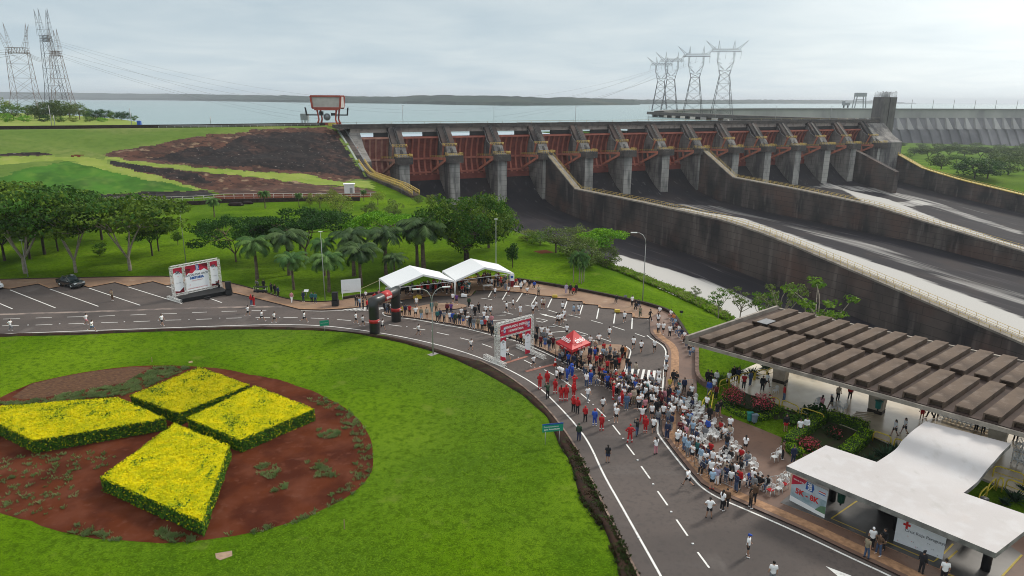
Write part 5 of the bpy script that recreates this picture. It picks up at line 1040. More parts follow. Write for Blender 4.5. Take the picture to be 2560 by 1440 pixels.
# mulch, green cover and weeds in the bed
mul = zm(0, 840, 2.572, [(75,395),(200,310),(400,262),(600,228),(850,200),(975,203),(880,250),(800,300),(640,330),(450,362),(300,395),(150,410)])
flat('mulch', GS(mul), .022, MULCH, kind='structure')
def tufts(name, areas, seed, mats, hgt=(.12, .3), dens=1.0, kind='stuff', label=None, blades=9, wd=.035, spread=.16):
    r = np.random.default_rng(seed); V = []; F = []; MI = []
    for P, n in areas:
        Q = [(p.x, p.y) for p in P]; x0 = min(q[0] for q in Q); x1 = max(q[0] for q in Q); y0 = min(q[1] for q in Q); y1 = max(q[1] for q in Q); c = 0; tr_ = 0
        while c < n and tr_ < n*40:
            tr_ += 1; x, y = x0+(x1-x0)*r.random(), y0+(y1-y0)*r.random()
            if not inpoly(x, y, Q) or mnoise.noise(Vector((x*1.5, y*1.5, seed))) < -.25+.6*r.random(): continue
            c += 1; z0 = land_z(*toSD((x, y))); S = .6+.8*r.random(); mi = int(r.random() < .5)
            for b in range(blades):
                a = r.random()*6.28; q = spread*S*r.random(); hh = (hgt[0]+(hgt[1]-hgt[0])*r.random())*S; lx, ly = math.cos(a)*hh*.8, math.sin(a)*hh*.8; bx, by = x+math.cos(a)*q, y+math.sin(a)*q; wx, wy = -math.sin(a)*wd*S, math.cos(a)*wd*S; j = len(V)
                V += [(bx-wx, by-wy, z0), (bx+wx, by+wy, z0), (bx+lx*.5+wx*.8, by+ly*.5+wy*.8, z0+hh*.8), (bx+lx, by+ly, z0+hh), (bx+lx*.5-wx*.8, by+ly*.5-wy*.8, z0+hh*.8)]; F.append((j, j+1, j+2, j+3, j+4)); MI.append(mi)
    me = bpy.data.meshes.new(name); me.from_pydata(V, [], F)
    for m_ in mats: me.materials.append(m_)
    me.polygons.foreach_set('material_index', MI); me.update(); o = bpy.data.objects.new(name, me); COL.objects.link(o); tag(o, label, None, None, kind); return o
WEED = [leafmat('weed_a', (.20, .30, .10), (.13, .20, .07), .5), leafmat('weed_b', (.28, .34, .15), (.18, .23, .10), .5)]
z9 = lambda pts: GS(zm(0, 840, 2.572, pts))
tufts('weeds', [(z9([(150,420),(300,400),(480,360),(660,330),(800,305),(900,250),(985,205),(1240,200),(1100,260),(830,380),(760,385),(300,432),(60,445),(-40,430)]), 1500),
    (z9([(1960,400),(2100,400),(2250,490),(2350,600),(2400,750),(2390,880),(2300,990),(2150,1080),(2120,1020),(2230,960),(2260,880),(2290,760),(2270,640),(2200,560),(2150,480),(2050,450)]), 230),
    (z9([(2040,600),(2230,590),(2200,650),(2060,660)]), 90), (z9([(1970,800),(2100,800),(2170,910),(2000,910)]), 90), (z9([(1650,820),(1800,820),(1790,920),(1660,910)]), 60), (z9([(1750,980),(1840,940),(1850,980),(1760,1005)]), 35),
    (z9([(0,780),(250,760),(550,740),(780,760),(700,850),(450,870),(500,1000),(480,1100),(300,1150),(100,1160),(0,1120)]), 230), (z9([(430,1260),(520,1200),(600,1230),(800,1315),(700,1320)]), 60), (z9([(1400,1290),(1900,1180),(2250,1020),(2300,1000),(2180,1080),(1950,1185),(1700,1260)]), 50), (z9([(1000,1230),(1300,1310),(1340,1280),(1200,1340),(1000,1310)]), 90)], 11, WEED, (.06, .19), label='scattered green weeds on the red soil of the flower bed', wd=.034)
tufts('tall_grass', [([GT(*p) for p in [(1500,658),(1560,674),(1640,708),(1700,729),(1760,758),(1830,798),(1822,803),(1745,765),(1685,736),(1610,705),(1550,680),(1500,664)]], 1900)], 12, [leafmat('tall_grass_a', (.22, .38, .03), (.15, .28, .02), .5), leafmat('tall_grass_b', (.32, .36, .12), (.22, .27, .08), .45)], (.25, .6), label='strip of tall unmown grass along the lawn edge above the chute', blades=10, wd=.07, spread=.35)
# soil bank creepers near the road
bp_ = [p for p in Lw[::1]]; 
tufts('bank_creeper', [([Vector(p) for p in GS([(1400,1100),(1442,1123),(1475,1194),(1517,1282),(1562,1373),(1598,1440),(1550,1440),(1525,1350),(1456,1255),(1437,1190)])], 900)], 13, [leafmat('creep_a', (.055, .045, .02), (.03, .025, .012)), leafmat('creep_b', (.05, .085, .02), (.03, .05, .015))], (.08, .2), label='low dark creepers on the soil bank beside the road', wd=.05)
# ------------------------------------------------------------------ garden by the canopy
FLW = [leafmat('flower_pink', (.52, .10, .12), (.36, .05, .07), .1, 6), leafmat('shrub_dark_leaf', (.028, .062, .022), (.016, .038, .014))]
def shrub(p, rx, h, label, pink=.5, seed=1, mats=None, name='flowering_shrub', cat='shrub', size=.16, per=26):
    r = np.random.default_rng(seed); cl = [((0, 0, h*.45), (rx*.8, rx*.8, h*.42))]
    for k in range(16): a = r.random()*6.28; q = rx*.62*r.random()**.5; cl.append(((q*math.cos(a), q*math.sin(a), h*(.3+.48*r.random()*(1-.35*q/rx))), (rx*.42, rx*.42, h*.26)))
    me = leaves('crown', cl, [FLW[1], FLW[0]] if mats is None else mats, size, per, seed)
    if mats is None:
        mi = np.zeros(len(me.polygons), int); zc = np.array([pp.center.z for pp in me.polygons]); mi = ((zc > h*.38) & (r.random(len(mi)) < pink*(zc/h)*1.2)).astype(int); me.polygons.foreach_set('material_index', mi)
    t = thing(name, label, cat, p, r.random()*6); o = bpy.data.objects.new('crown', me); COL.objects.link(o); o.parent = t
    tb = MB(); 
    for k in range(5): tb.tube([(0, 0, 0), (rx*.4*math.cos(k*1.3), rx*.4*math.sin(k*1.3), h*.5)], [.05, .03], 5)
    tb.build('stem', BARKD, t); return t
shrub(G(1832, 1024), 1.38, 2.7, 'left large round shrub with crimson blossoms beside the yellow stairs rail', .75, 1)
shrub(G(1900, 1038), 1.38, 2.7, 'right large round shrub with crimson blossoms beside the yellow railing', .75, 2)
shrub(G(2022, 1130), 1.35, 1.5, 'pink-blossomed shrub inside the clipped green hedge near the white roof', .8, 3)
shrub(G(2085, 1095), 1.2, 1.1, 'dull reddish shrub in the middle of the hedge enclosure', .25, 4)
LM = LF['mid']; DP = LF['deep']
shrub(G(1988, 1062), 1.7, 1.5, 'broad dark green leafy plant beside the clipped hedge, left', 0, 5, [DP[1], LM[0]], 'leafy_plant', 'plant', .3, 18)
shrub(G(2035, 1048), 1.6, 1.7, 'broad dark green leafy plant beside the clipped hedge, right', 0, 6, [DP[1], DP[0]], 'leafy_plant', 'plant', .34, 18)
shrub(G(1792, 955), 1.1, 1.2, 'round dark green shrub near the top of the yellow stairs', 0, 7, [DP[0], LM[0]], 'round_shrub', 'shrub', .2, 18)
def spiky(p, r_, label, n=30, seed=1, mt=None):
    r = np.random.default_rng(seed); mb = MB()
    for k in range(n):
        a = k*2.4; e = .25+1.15*r.random(); L_ = r_*(.8+.4*r.random()); d = Vector((math.cos(a)*math.cos(e), math.sin(a)*math.cos(e), math.sin(e))); s = Vector((-math.sin(a), math.cos(a), 0))*.07
        b = d*.1; m1 = d*L_*.5+Vector((0, 0, .03)); t_ = d*L_-Vector((0, 0, .1*L_)); mb.add([b-s, b+s, m1+s*1.2, t_, m1-s*1.2], [(0, 1, 2, 3, 4)])
    o = mb.build('spiky_plant', [mt or leafmat('agave', (.045, .085, .045), (.025, .05, .03), .1)]); o.location = p; tag(o, label, 'plant', 'spiky plants of the garden'); return o
for i, (x, y, r_, nm) in enumerate([(2215, 1150, 1.7, 'large dark spiky plant behind the white roof junction'), (2175, 1160, 1.1, 'small spiky plant left of the large one behind the white roof'), (2240, 1135, 1.2, 'spiky plant closest to the yellow railing behind the white roof'), (1880, 942, 1.3, 'spiky plant under the canopy tip, left of the first column'), (1845, 935, 1.1, 'leftmost spiky plant beside the garden lawn'), (2535, 1255, 1.2, 'spiky plant right of the white roof, left one'), (2580, 1240, 1.4, 'spiky plant at the right frame edge by the yellow rails'), (2510, 1262, .7, 'tiny spiky plant right of the white roof'), (1915, 925, 1.0, 'spiky plant beside the yellow rail near the first column')]):
    spiky(G(x, y, .05), r_, nm, 34, i)
HG = [leafmat('box_hedge_a', (.27, .44, .010), (.20, .35, .010), .15, 2), leafmat('box_hedge_b', (.20, .36, .010), (.13, .26, .010), .15, 2), leafmat('box_hedge_c', (.075, .17, .012), (.045, .11, .01), .15, 2), leafmat('box_hedge_d', (.12, .24, .012), (.07, .15, .010), .15, 2)]
for nm, pts, wd, h in (('low curved bright green hedge around the two crimson shrubs', [(1806,1004),(1815,1022),(1840,1040),(1872,1051),(1905,1051),(1935,1040),(1950,1026)], .8, .55),
                       ('left arm of the clipped green hedge enclosure', [(1968,1122),(1990,1103),(2020,1080),(2048,1060),(2060,1050)], 1.15, 1.05),
                       ('far arm of the clipped green hedge enclosure', [(2068,1052),(2100,1060),(2135,1072),(2165,1084)], 1.15, 1.05),
                       ('right arm of the clipped green hedge enclosure', [(2166,1096),(2150,1113),(2130,1132),(2108,1150)], 1.15, 1.05),
                       ('front stub of the clipped green hedge beside the white roof corner', [(1972,1130),(1985,1142),(2000,1152)], .9, .95)):
    a, b = ribbon(smooth_poly(GS(pts), 1), wd); o = hedge_mesh('hedge', a+b[::-1], h, 75, .14, True, 0, 5, .2, HG, .6); tag(o, nm, 'hedge', 'green garden hedges')
# dark garden soil below the hedges
flat('garden_soil', GS([(1800,998),(1960,1060),(2090,1150),(2300,1215),(2300,1140),(2180,1090),(2060,1040),(1960,1020),(1860,985)]), .146, mat('garden_soil_mat', (.045, .035, .02), .95, col2=(.03, .05, .012), vs=1.5), kind='structure')
gl = [(1953,1097),(1884,1068.6),(1803,1038),(1750,1016),(1742,1000),(1748,985),(1770,975),(1800,985),(1830,1030),(1900,1060),(1960,1050),(1985,1075)]
flat('garden_lawn', GS(gl), .150, GRASS, kind='structure')
# ================================================================== canopy and plaza
CLV = Vector((.71, -.705, 0)); CVV = Vector((.775, .632, 0)); C0 = Vector((19.35, 66.75, 0))
def CP(a, b, z): v = C0+CLV*a+CVV*b; return Vector((v.x, v.y, z))
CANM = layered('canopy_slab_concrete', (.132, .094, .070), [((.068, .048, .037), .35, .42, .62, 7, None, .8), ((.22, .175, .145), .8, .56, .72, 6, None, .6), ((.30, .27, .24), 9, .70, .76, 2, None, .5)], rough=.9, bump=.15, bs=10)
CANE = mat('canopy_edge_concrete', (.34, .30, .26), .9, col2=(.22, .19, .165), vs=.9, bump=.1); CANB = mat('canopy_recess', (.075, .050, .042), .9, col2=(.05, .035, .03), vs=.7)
can = thing('canopy', 'long concrete canopy of raised parallel roof slabs beside the plaza', 'canopy', (0, 0, 0))
NS = 25
def cpbox(mb, a0, a1, b0, b1, z0, z1, mi=0): mb.prism([CP(a0, b0, 0), CP(a1, b0, 0), CP(a1, b1, 0), CP(a0, b1, 0)], z0, z1, mi)
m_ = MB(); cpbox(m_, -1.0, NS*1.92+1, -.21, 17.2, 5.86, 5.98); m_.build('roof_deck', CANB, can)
m_ = MB(); cpbox(m_, -1.3, NS*1.92+1, -.42, -.22, 5.56, 5.90); cpbox(m_, -1.3, -1.02, -.36, 17.2, 5.6, 6.42); cpbox(m_, -1.3, NS*1.92+1, 17.22, 17.5, 5.45, 6.12); m_.build('edge_beam', CANE, can)
def uslab(b0, b1):
    mb = MB(); w_ = 1.18
    for a0, a1, z0, z1, q0 in ((0, w_, 6.42, 6.53, 0), (0, .13, 5.985, 6.418, 0), (w_-.13, w_, 5.985, 6.418, 0), (.132, w_-.132, 5.985, 6.417, .35)):
        P = [CLV*a0+CVV*q0, CLV*a1+CVV*q0, CLV*a1+CVV*(b1-b0), CLV*a0+CVV*(b1-b0)]; mb.prism(P, z0, z1)
    return mb.mesh('roof_slab', CANM)
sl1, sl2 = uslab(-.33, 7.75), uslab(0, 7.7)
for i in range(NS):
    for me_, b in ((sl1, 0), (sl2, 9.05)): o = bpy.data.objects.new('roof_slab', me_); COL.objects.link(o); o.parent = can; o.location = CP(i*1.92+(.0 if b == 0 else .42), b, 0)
m_ = MB(); m_.box((0, 0, 0), (1.9, 1.2, .05)); o = m_.build('roof_sheet', mat('roof_sheet_grey', (.24, .24, .25), .5), can); o.location = CP(1.6, 9.9, 6.56); o.rotation_euler = (0, 0, math.atan2(CVV.y, CVV.x))
for k, (x, y) in enumerate(((1950, 955), (2190, 1030), (2490, 1112), (2900, 1215))):
    p = G(x, y, .17); m_ = MB(); vs_ = []
    rz = math.atan2(CLV.y, CLV.x)
    for z, a, b in ((.17, .62, .5), (5.9, .95, .72)):
        for sx, sy in ((-1, -1), (1, -1), (1, 1), (-1, 1)): q = Matrix.Rotation(rz, 3, 'Z') @ Vector((sx*a, sy*b, 0)); vs_.append((p.x+q.x, p.y+q.y, z))
    m_.add(vs_, [(0, 1, 5, 4), (1, 2, 6, 5), (2, 3, 7, 6), (3, 0, 4, 7), (3, 2, 1, 0), (4, 5, 6, 7)]); c_ = m_.build('column', mat('column_concrete', (.56, .48, .39), .85, col2=(.38, .31, .24), vs=.9, bump=.1), can)
    m_ = MB(); m_.box((p.x, p.y, .38), (1.34, 1.09, .36), rz); m_.build('column_base', mat('column_base_dark', (.05, .04, .03), .6), c_)
PLZ = layered('wet_plaza', (.86, .76, .60), [((.60, .47, .31), .22, .40, .60, 6, (1, 1, 1), .8), ((.42, .36, .30), .4, .55, .7, 5, None, .6)], rough=.22, bump=.04, bs=3, spec=.6)
plz = [(1815,950),(1850,927),(1900,905),(1950,893),(2020,886),(2200,905),(2560,960),(2900,1010),(2900,1360),(2560,1240),(2420,1180),(2250,1122),(2178,1090),(2060,1046),(1962,1022),(1930,1003),(1872,985),(1850,975)]
m_ = MB(); slab(m_, GS(plz, .2), .0, .20, 0, 1); tag(m_.build('plaza', [PLZ, CANE]), kind='structure')
m_ = MB()
for k in range(9):
    a = Vector(zm(1980, 900, 4.364, [(700-k*14, 565+k*16)])[0]); b = Vector(zm(1980, 900, 4.364, [(905-k*14, 580+k*17)])[0]); p0, p1 = G(a.x, a.y, .2), G(b.x, b.y, .2); m_.beam(p0+Vector((0, 0, .035)), p1+Vector((0, 0, .035)), .10, .06)
tag(m_.build('steps', PLZ), kind='structure')
# yellow tube railings
def yrail(name, px, label, h=1.05, z=.2, hoops=True, group='yellow tube railings'):
    P = [G(x, y, z) for x, y in px]; m_ = MB(); t = None
    for i in range(len(P)-1):
        a, b = P[i], P[i+1]; ln = (b-a).length; n = max(1, round(ln/1.7)); d = (b-a)/n
        for k in range(n):
            p, q = a+d*k+d*.04, a+d*(k+1)-d*.04; hz = Vector((0, 0, 1)); r_ = .32; dn_ = d.normalized()
            m_.tube([p, p+hz*(h-r_), p+hz*(h-.09)+dn_*.09, p+hz*h+dn_*r_, q+hz*h-dn_*r_, q+hz*(h-.09)-dn_*.09, q+hz*(h-r_), q], .058, 6)
            m_.tube([p+hz*.45, q+hz*.45], .035, 5)
    o = m_.build('railing', mat('railing_yellow', (.74, .58, .05), .45, col2=(.50, .38, .05), vs=2)); return tag(o, label, 'railing', group)
yrail('r', [(1797,975),(1822,967),(1846,958),(1886,950),(1947,938)], 'yellow railing rising toward the first canopy column beside the garden lawn')
yrail('r', [(1923,1014),(1948,1022)], 'short yellow railing right of the crimson shrubs, leftmost piece')
yrail('r', [(1952,1022),(1996,1042)], 'yellow railing piece right of the crimson shrubs, middle one')
yrail('r', [(2000,1042),(2060,1062)], 'yellow railing piece behind the dark leafy plants')
yrail('r', [(2179,1102),(2227,1119)], 'yellow railing piece right of the clipped hedge enclosure')
yrail('r', [(2232,1120),(2262,1133)], 'yellow railing piece at the curved white roof edge')
yrail('r', [(2478,1190),(2560,1216),(2640,1240)], 'yellow railing on the plaza right of the white roof, far one')
yrail('r', [(2443,1264),(2486,1222)], 'yellow stair railing rising right of the white roof')
yrail('r', [(2490,1226),(2504,1230)], 'narrow yellow hoop right of the white roof', h=1.2)
yrail('r', [(2510,1224),(2575,1250),(2640,1272)], 'yellow railing piece at the right frame edge above the spiky plants')
yrail('r', [(1754,1028),(1778,996)], 'yellow stair railing at the lower left of the crimson shrubs')
yrail('r', [(1777,1036),(1782,1006)], 'second yellow stair railing beside the crimson shrubs')
# ------------------------------------------------------------------ white-roofed pavilion
pav = thing('pavilion', 'T-shaped white roof pavilion with a rising curved wing', 'pavilion', (0, 0, 0))
WROOF = layered('white_roof', (.52, .495, .495), [((.45, .42, .415), .18, .4, .65, 4, None, .7), ((.52, .44, .40), .3, .62, .78, 4, None, .35), ((.56, .55, .56), .9, .5, .7, 5, None, .5), ((.36, .34, .32), 1.3, .60, .74, 8, (1, .5, 1), .40)], rough=.6, bump=.03, bs=4, spec=.3)
bar = GS([(1966,1165),(2065,1113),(2192,1155),(2409,1232),(2600,1298),(2490,1383)], 3.5)
m_ = MB(); slab(m_, bar, 3.12, 3.5, 0, 1)
rows = [((2192,1155),(2409,1232),3.5),((2222,1136),(2434,1213),3.52),((2243.6,1121),(2450,1199),3.7),((2253,1104),(2463,1180),4.15),((2263,1093),(2472,1167),4.5),((2275,1081),(2486,1152),4.75),((2293,1068),(2506,1130),4.85),((2314,1053),(2528,1109),4.9)]
RA = [(G(*a, z), G(*b, z)) for a, b, z in rows]; n = len(RA); V = []
for a, b in RA: V += [a, b, b-Vector((0, 0, .36)), a-Vector((0, 0, .36))]
import itertools
ts_ = [sum((RA[q+1][0]-RA[q][0]).length for q in range(i)) for i in range(n)]; fine = np.linspace(0, ts_[-1], 26); TG = []
for t_ in fine:
    row = []
    for sd3 in (0, 1): row.append([np.interp(t_, ts_, [r_[sd3][c_] for r_ in RA]) for c_ in range(3)])
    TG.append(row)
for _ in range(4):
    for i in range(1, len(TG)-1):
        for sd3 in (0, 1): TG[i][sd3][2] = .25*TG[i-1][sd3][2]+.5*TG[i][sd3][2]+.25*TG[i+1][sd3][2]
m_.add([tuple(q) for r_ in TG for q in r_], [(2*i, 2*i+1, 2*i+3, 2*i+2) for i in range(len(TG)-1)], 0, True)
V = []
for a, b in TG: a, b = Vector(a), Vector(b); V += [a, b, b-Vector((0, 0, .36)), a-Vector((0, 0, .36))]
n = len(TG)
for i in range(n-1):
    j = i*4; m_.add([V[j+1], V[j+2], V[j+6], V[j+5], V[j+3], V[j], V[j+4], V[j+7]], [(0, 1, 2, 3), (4, 5, 6, 7)], 1); m_.add([V[j+2], V[j+3], V[j+7], V[j+6]], [(0, 1, 2, 3)], 1)
m_.add(V[-4:], [(0, 1, 2, 3)], 1)
m_.build('roof', [WROOF, mat('roof_edge_grey', (.27, .26, .245), .85, col2=(.12, .115, .11), vs=1.2)], pav)
bd = (G(2490, 1383, 3.5)-G(1966, 1165, 3.5)).normalized(); bn = Vector((-bd.y, bd.x, 0)); BO = G(1966, 1165, 3.5); BO.z = 0
def BP(a, b, z=0): v = BO+bd*a+bn*b; return Vector((v.x, v.y, z))
for k, (a, b) in enumerate(((2.2, 3.6), (7.0, 3.4), (12.6, 3.2), (7.4, 7.6), (11.0, 7.2))):
    m_ = MB(); m_.tube([BP(a, b, .18), BP(a, b, 3.12)], .28, 12); m_.build('column', DKMETAL, pav)
m_ = MB(); m_.box(BP(8.6, 3.6, 1.6), (2.6, .5, 3.0), math.atan2(bd.y, bd.x)); m_.box(BP(6.0, 5.2, 1.0), (1.8, .4, 1.7), math.atan2(bd.y, bd.x)); m_.build('core_wall', mat('dark_core', (.035, .035, .035), .8), pav)
flr = zm(1920, 1040, 3.6, [(110,780),(560,955),(860,1085),(1420,1325),(1660,1425),(1900,1560),(2100,1440),(2290,1245),(2000,1050),(1500,850),(900,650),(420,520)])
m_ = MB(); slab(m_, GS(flr, .17), .02, .17, 0, 1); tag(m_.build('pavilion_floor', [layered('pavilion_floor_mat', (.075, .07, .068), [((.035, .033, .033), .5, .4, .6, 6, None, .9), ((.16, .15, .145), .7, .6, .75, 6, None, .5)], rough=.35, bump=.05, bs=4, spec=.5), ORANGE_KERB]), kind='structure')
m_ = MB()
for pts in ([(800,765),(570,922),(880,1055)], [(1070,1135),(1490,1312),(1535,1278)], [(1580,1240),(1665,1150)], [(1600,1308),(1705,1212)], [(2285,1250),(2105,1445)], [(1620,1425),(1680,1445)]):
    strip(m_, GS(zm(1920, 1040, 3.6, pts), .17), .12, .176)
tag(m_.build('yellow_marking', mat('yellow_line', (.48, .36, .05), .7, vs=3)), kind='structure')
# printed panels
def frame(p0, p1, h, z0=.17):   # upright panel from p0 to p1 on the ground: returns origin bottom-left, x dir, width
    a, b = Vector((p0.x, p0.y, z0)), Vector((p1.x, p1.y, z0)); return a, (b-a).normalized(), (b-a).length, h
def panel(parent, name, fr, x0, x1, y0, y1, mt, off=0.0, th=.02):
    a, d, w_, h = fr; nrm = d.cross(Vector((0, 0, 1))); m_ = MB(); m_.box(a+d*((x0+x1)/2*w_)+Vector((0, 0, (y0+y1)/2*h))+nrm*off, ((x1-x0)*w_, th, (y1-y0)*h), math.atan2(d.y, d.x)); return m_.build(name, mt, parent)
def ppoly(parent, name, fr, pts, mt, off):
    a, d, w_, h = fr; nrm = d.cross(Vector((0, 0, 1))); P = [(x*w_, y*h) for x, y in pts]; vs_ = [a+d*x+Vector((0, 0, y))+nrm*off for x, y in P]
    m_ = MB(); m_.add(vs_, [tuple(t) for t in tess(P)]); return m_.build(name, mt, parent)
def ptext(parent, fr, s, x, y, size, mt, off=.03, sx=1.0, shear=0, bold=0, name='lettering'):
    a, d, w_, h = fr; nrm = d.cross(Vector((0, 0, 1))); o = a+d*(x*w_)+Vector((0, 0, y*h))+nrm*off
    return text(parent, name, s, size, mt, FR(o, d, (0, 0, 1)), .003, 'CENTER', sx, shear, bold)
bk = thing('printed_panel', 'standing printed panel reading 5K - 8K under the white roof', 'panel', (0, 0, 0))
f1 = frame(G(1974, 1250, .17), G(2061, 1295, .17), 2.25)
panel(bk, 'board', f1, 0, 1, 0, 1, mat('board_river_print', (.42, .50, .56), .5, col2=(.22, .32, .36), vs=1.6))
ppoly(bk, 'print_sky', f1, [(0, 1), (1, 1), (1, .62), (.55, .60), (0, .50)], mat('print_pale_blue', (.55, .62, .70), .5, vs=1), .014)
ppoly(bk, 'print_red_corner', f1, [(0, 1), (.42, 1), (.36, .85), (.0, .62)], CRIM, .018)
ppoly(bk, 'print_white_foot', f1, [(0, 0), (1, 0), (1, .13), (0, .2)], TEXTWHITE, .018)
ppoly(bk, 'print_land', f1, [(.72, .13), (1, .13), (1, .42), (.86, .36)], mat('print_green', (.13, .24, .14), .6, vs=3), .019)
ppoly(bk, 'emblem', f1, [(.40, .70), (.60, .68), (.64, .84), (.60, .98), (.42, .98)], TEXTBLUE, .022)
ptext(bk, f1, '20', .51, .90, .36, TEXTWHITE, .03, bold=.012); ptext(bk, f1, '25', .52, .77, .36, TEXTWHITE, .03, bold=.012)
ptext(bk, f1, '5K - 8K', .46, .47, .62, TEXTRED, .03, .95, 0, .02)
for k, c in enumerate((TEXTRED, TEXTWHITE, TEXTBLUE)): panel(bk, 'flag_stripe', f1, .76, .95, .84-k*.035, .87-k*.035, c, .02)
ptext(bk, f1, 'CRUZ ROJA', .2, .86, .17, TEXTWHITE, .03)
bk2 = thing('printed_panel', 'white printed panel reading Cruz Roja Paraguaya with a red cross', 'panel', (0, 0, 0))
f2 = frame(G(2234, 1352, .17), G(2356, 1399, .17), 2.15)
panel(bk2, 'board', f2, 0, 1, 0, 1, mat('board_white', (.78, .80, .83), .5, var=.03)); 
panel(bk2, 'red_cross', f2, .135, .285, .70, .775, TEXTRED, .02); panel(bk2, 'red_cross', f2, .187, .235, .60, .87, TEXTRED, .0225)
ptext(bk2, f2, 'Cruz Roja Paraguaya', .60, .55, .30, TEXTGREY, .03, bold=.004)
for q in range(14):
    x = .08+.85*((q*.37) % 1); y = (.08, .22, .36, .9)[q % 4]; 
    ptext(bk2, f2, '+', x, y, .16, TEXTRED if q % 3 == 0 else TEXTGREY, .028, name='small_mark')
# ------------------------------------------------------------------ white tents
def HZ(px, yf, yt):
    g = G(px, yf); d = ray(px, yt); return CH+d[2]*math.hypot(g.x, g.y)/math.hypot(d[0], d[1])
def gtent(FLp, BLp, FRp, label, ze=2.7, zr=4.3, feet=('FL', 'BL', 'FR', 'BR')):
    FL, BL, FRr = G(*FLp, ze), G(*BLp, ze), G(*FRp, ze); BR_ = BL+FRr-FL; t = thing('party_tent', label, 'tent', (0, 0, 0), group='white marquee tents')
    rf = (FL+FRr)/2; rb = (BL+BR_)/2; rf = Vector((rf.x, rf.y, zr)); rb = Vector((rb.x, rb.y, zr)); m_ = MB(); dz = Vector((0, 0, -.30))
    nx = 8
    def sag(a, b, c, d):   # slightly sagging cloth panel a-b (low edge) to d-c (ridge)
        vs_ = []
        for i in range(nx+1):
            for j in range(nx+1):
                u_, v_ = i/nx, j/nx; p = (a*(1-u_)+b*u_)*(1-v_)+(d*(1-u_)+c*u_)*v_; vs_.append(p-Vector((0, 0, .10*math.sin(math.pi*u_)*math.sin(math.pi*v_))))
        m_.add(vs_, [(i*(nx+1)+j, (i+1)*(nx+1)+j, (i+1)*(nx+1)+j+1, i*(nx+1)+j+1) for i in range(nx) for j in range(nx)], 0, True)
    sag(FL, BL, rb, rf); sag(BR_, FRr, rf, rb)
    for a, b in ((FL, BL), (BR_, FRr), (FL, rf), (rf, FRr), (BL, rb), (rb, BR_)):
        m_.add([a, b, b+dz, a+dz], [(0, 1, 2, 3)])
    m_.build('cover', mat('tent_white', (.80, .815, .83), .55, var=.01), t)
    for p in (FL, BL, FRr, BR_): m_ = MB(); m_.tube([(p.x, p.y, .1), (p.x, p.y, ze)], .06, 8); m_.build('pole', WHITEP, t)
    m_ = MB(); m_.tube([rf-Vector((0, 0, .08)), rb-Vector((0, 0, .08))], .05, 6); m_.tube([FL-Vector((0, 0, .08)), FRr-Vector((0, 0, .08))], .04, 6); m_.build('frame', WHITEP, t)
    return FL, BL, FRr, BR_
tA = gtent((979, 720), (948, 695.6), (1136, 702), 'left white gabled marquee over tables behind the dark arch')
tB = gtent((1138, 701), (1106, 677), (1283, 682), 'right white gabled marquee in front of the big round tree', 2.75)
# red pop-up tent
rt_ = thing('popup_tent', 'red pop-up tent with white lettering beside the truss arch', 'tent', (0, 0, 0))
zr_ = 2.25; Lc, Fc_, Rc = G(1390, 853, zr_), G(1430, 875, zr_), G(1477, 856, zr_); Bc = Lc+Rc-Fc_; cen = (Lc+Rc)/2; pk_ = Vector((cen.x, cen.y, 3.75)); m_ = MB(); cs4 = [Lc, Fc_, Rc, Bc]
for a, b in zip(cs4, cs4[1:]+cs4[:1]):
    mid = (a+b)/2; n_ = 6; vs_ = []
    for i in range(n_+1):
        for j in range(n_+1):
            u_, v_ = i/n_, j/n_; e_ = a.lerp(b, u_); p = e_.lerp(pk_, v_); p.z = zr_+(3.75-zr_)*(v_**1.25)-.05*math.sin(math.pi*u_)*(1-v_); vs_.append(p)
    m_.add(vs_, [(i*(n_+1)+j, (i+1)*(n_+1)+j, (i+1)*(n_+1)+j+1, i*(n_+1)+j+1) for i in range(n_) for j in range(n_)], 0, True)
    dz = Vector((0, 0, -.34)); m_.add([a+dz, b+dz, b, a], [(0, 1, 2, 3)])
m_.build('cover', mat('tent_red', (.55, .022, .028), .5, var=.05), rt_)
for p in cs4: m_ = MB(); m_.tube([(p.x, p.y, .1), (p.x, p.y, zr_)], .04, 6); m_.build('pole', DKMETAL, rt_)
for a, b in ((Lc, Fc_), (Fc_, Rc)):
    e = (b-a).normalized(); mid = (a+b)/2; up_ = (pk_-mid); upn = up_.normalized(); o_ = mid.lerp(pk_, .36); o_.z = zr_+(3.75-zr_)*(.36**1.25); n_ = e.cross(Vector((0, 0, 1)))
    text(rt_, 'lettering', 'timio', .95, TEXTWHITE, FR(o_+n_*.14+Vector((0, 0, .22)), e, (pk_-mid)+Vector((0, 0, -.1))), .004, 'CENTER', .85, 0, .012)
    text(rt_, 'lettering', 'timio   timio', .26, TEXTWHITE, FR(mid+n_*.03+Vector((0, 0, -.17)), e, (0, 0, 1)), .003, 'CENTER', 1.0)
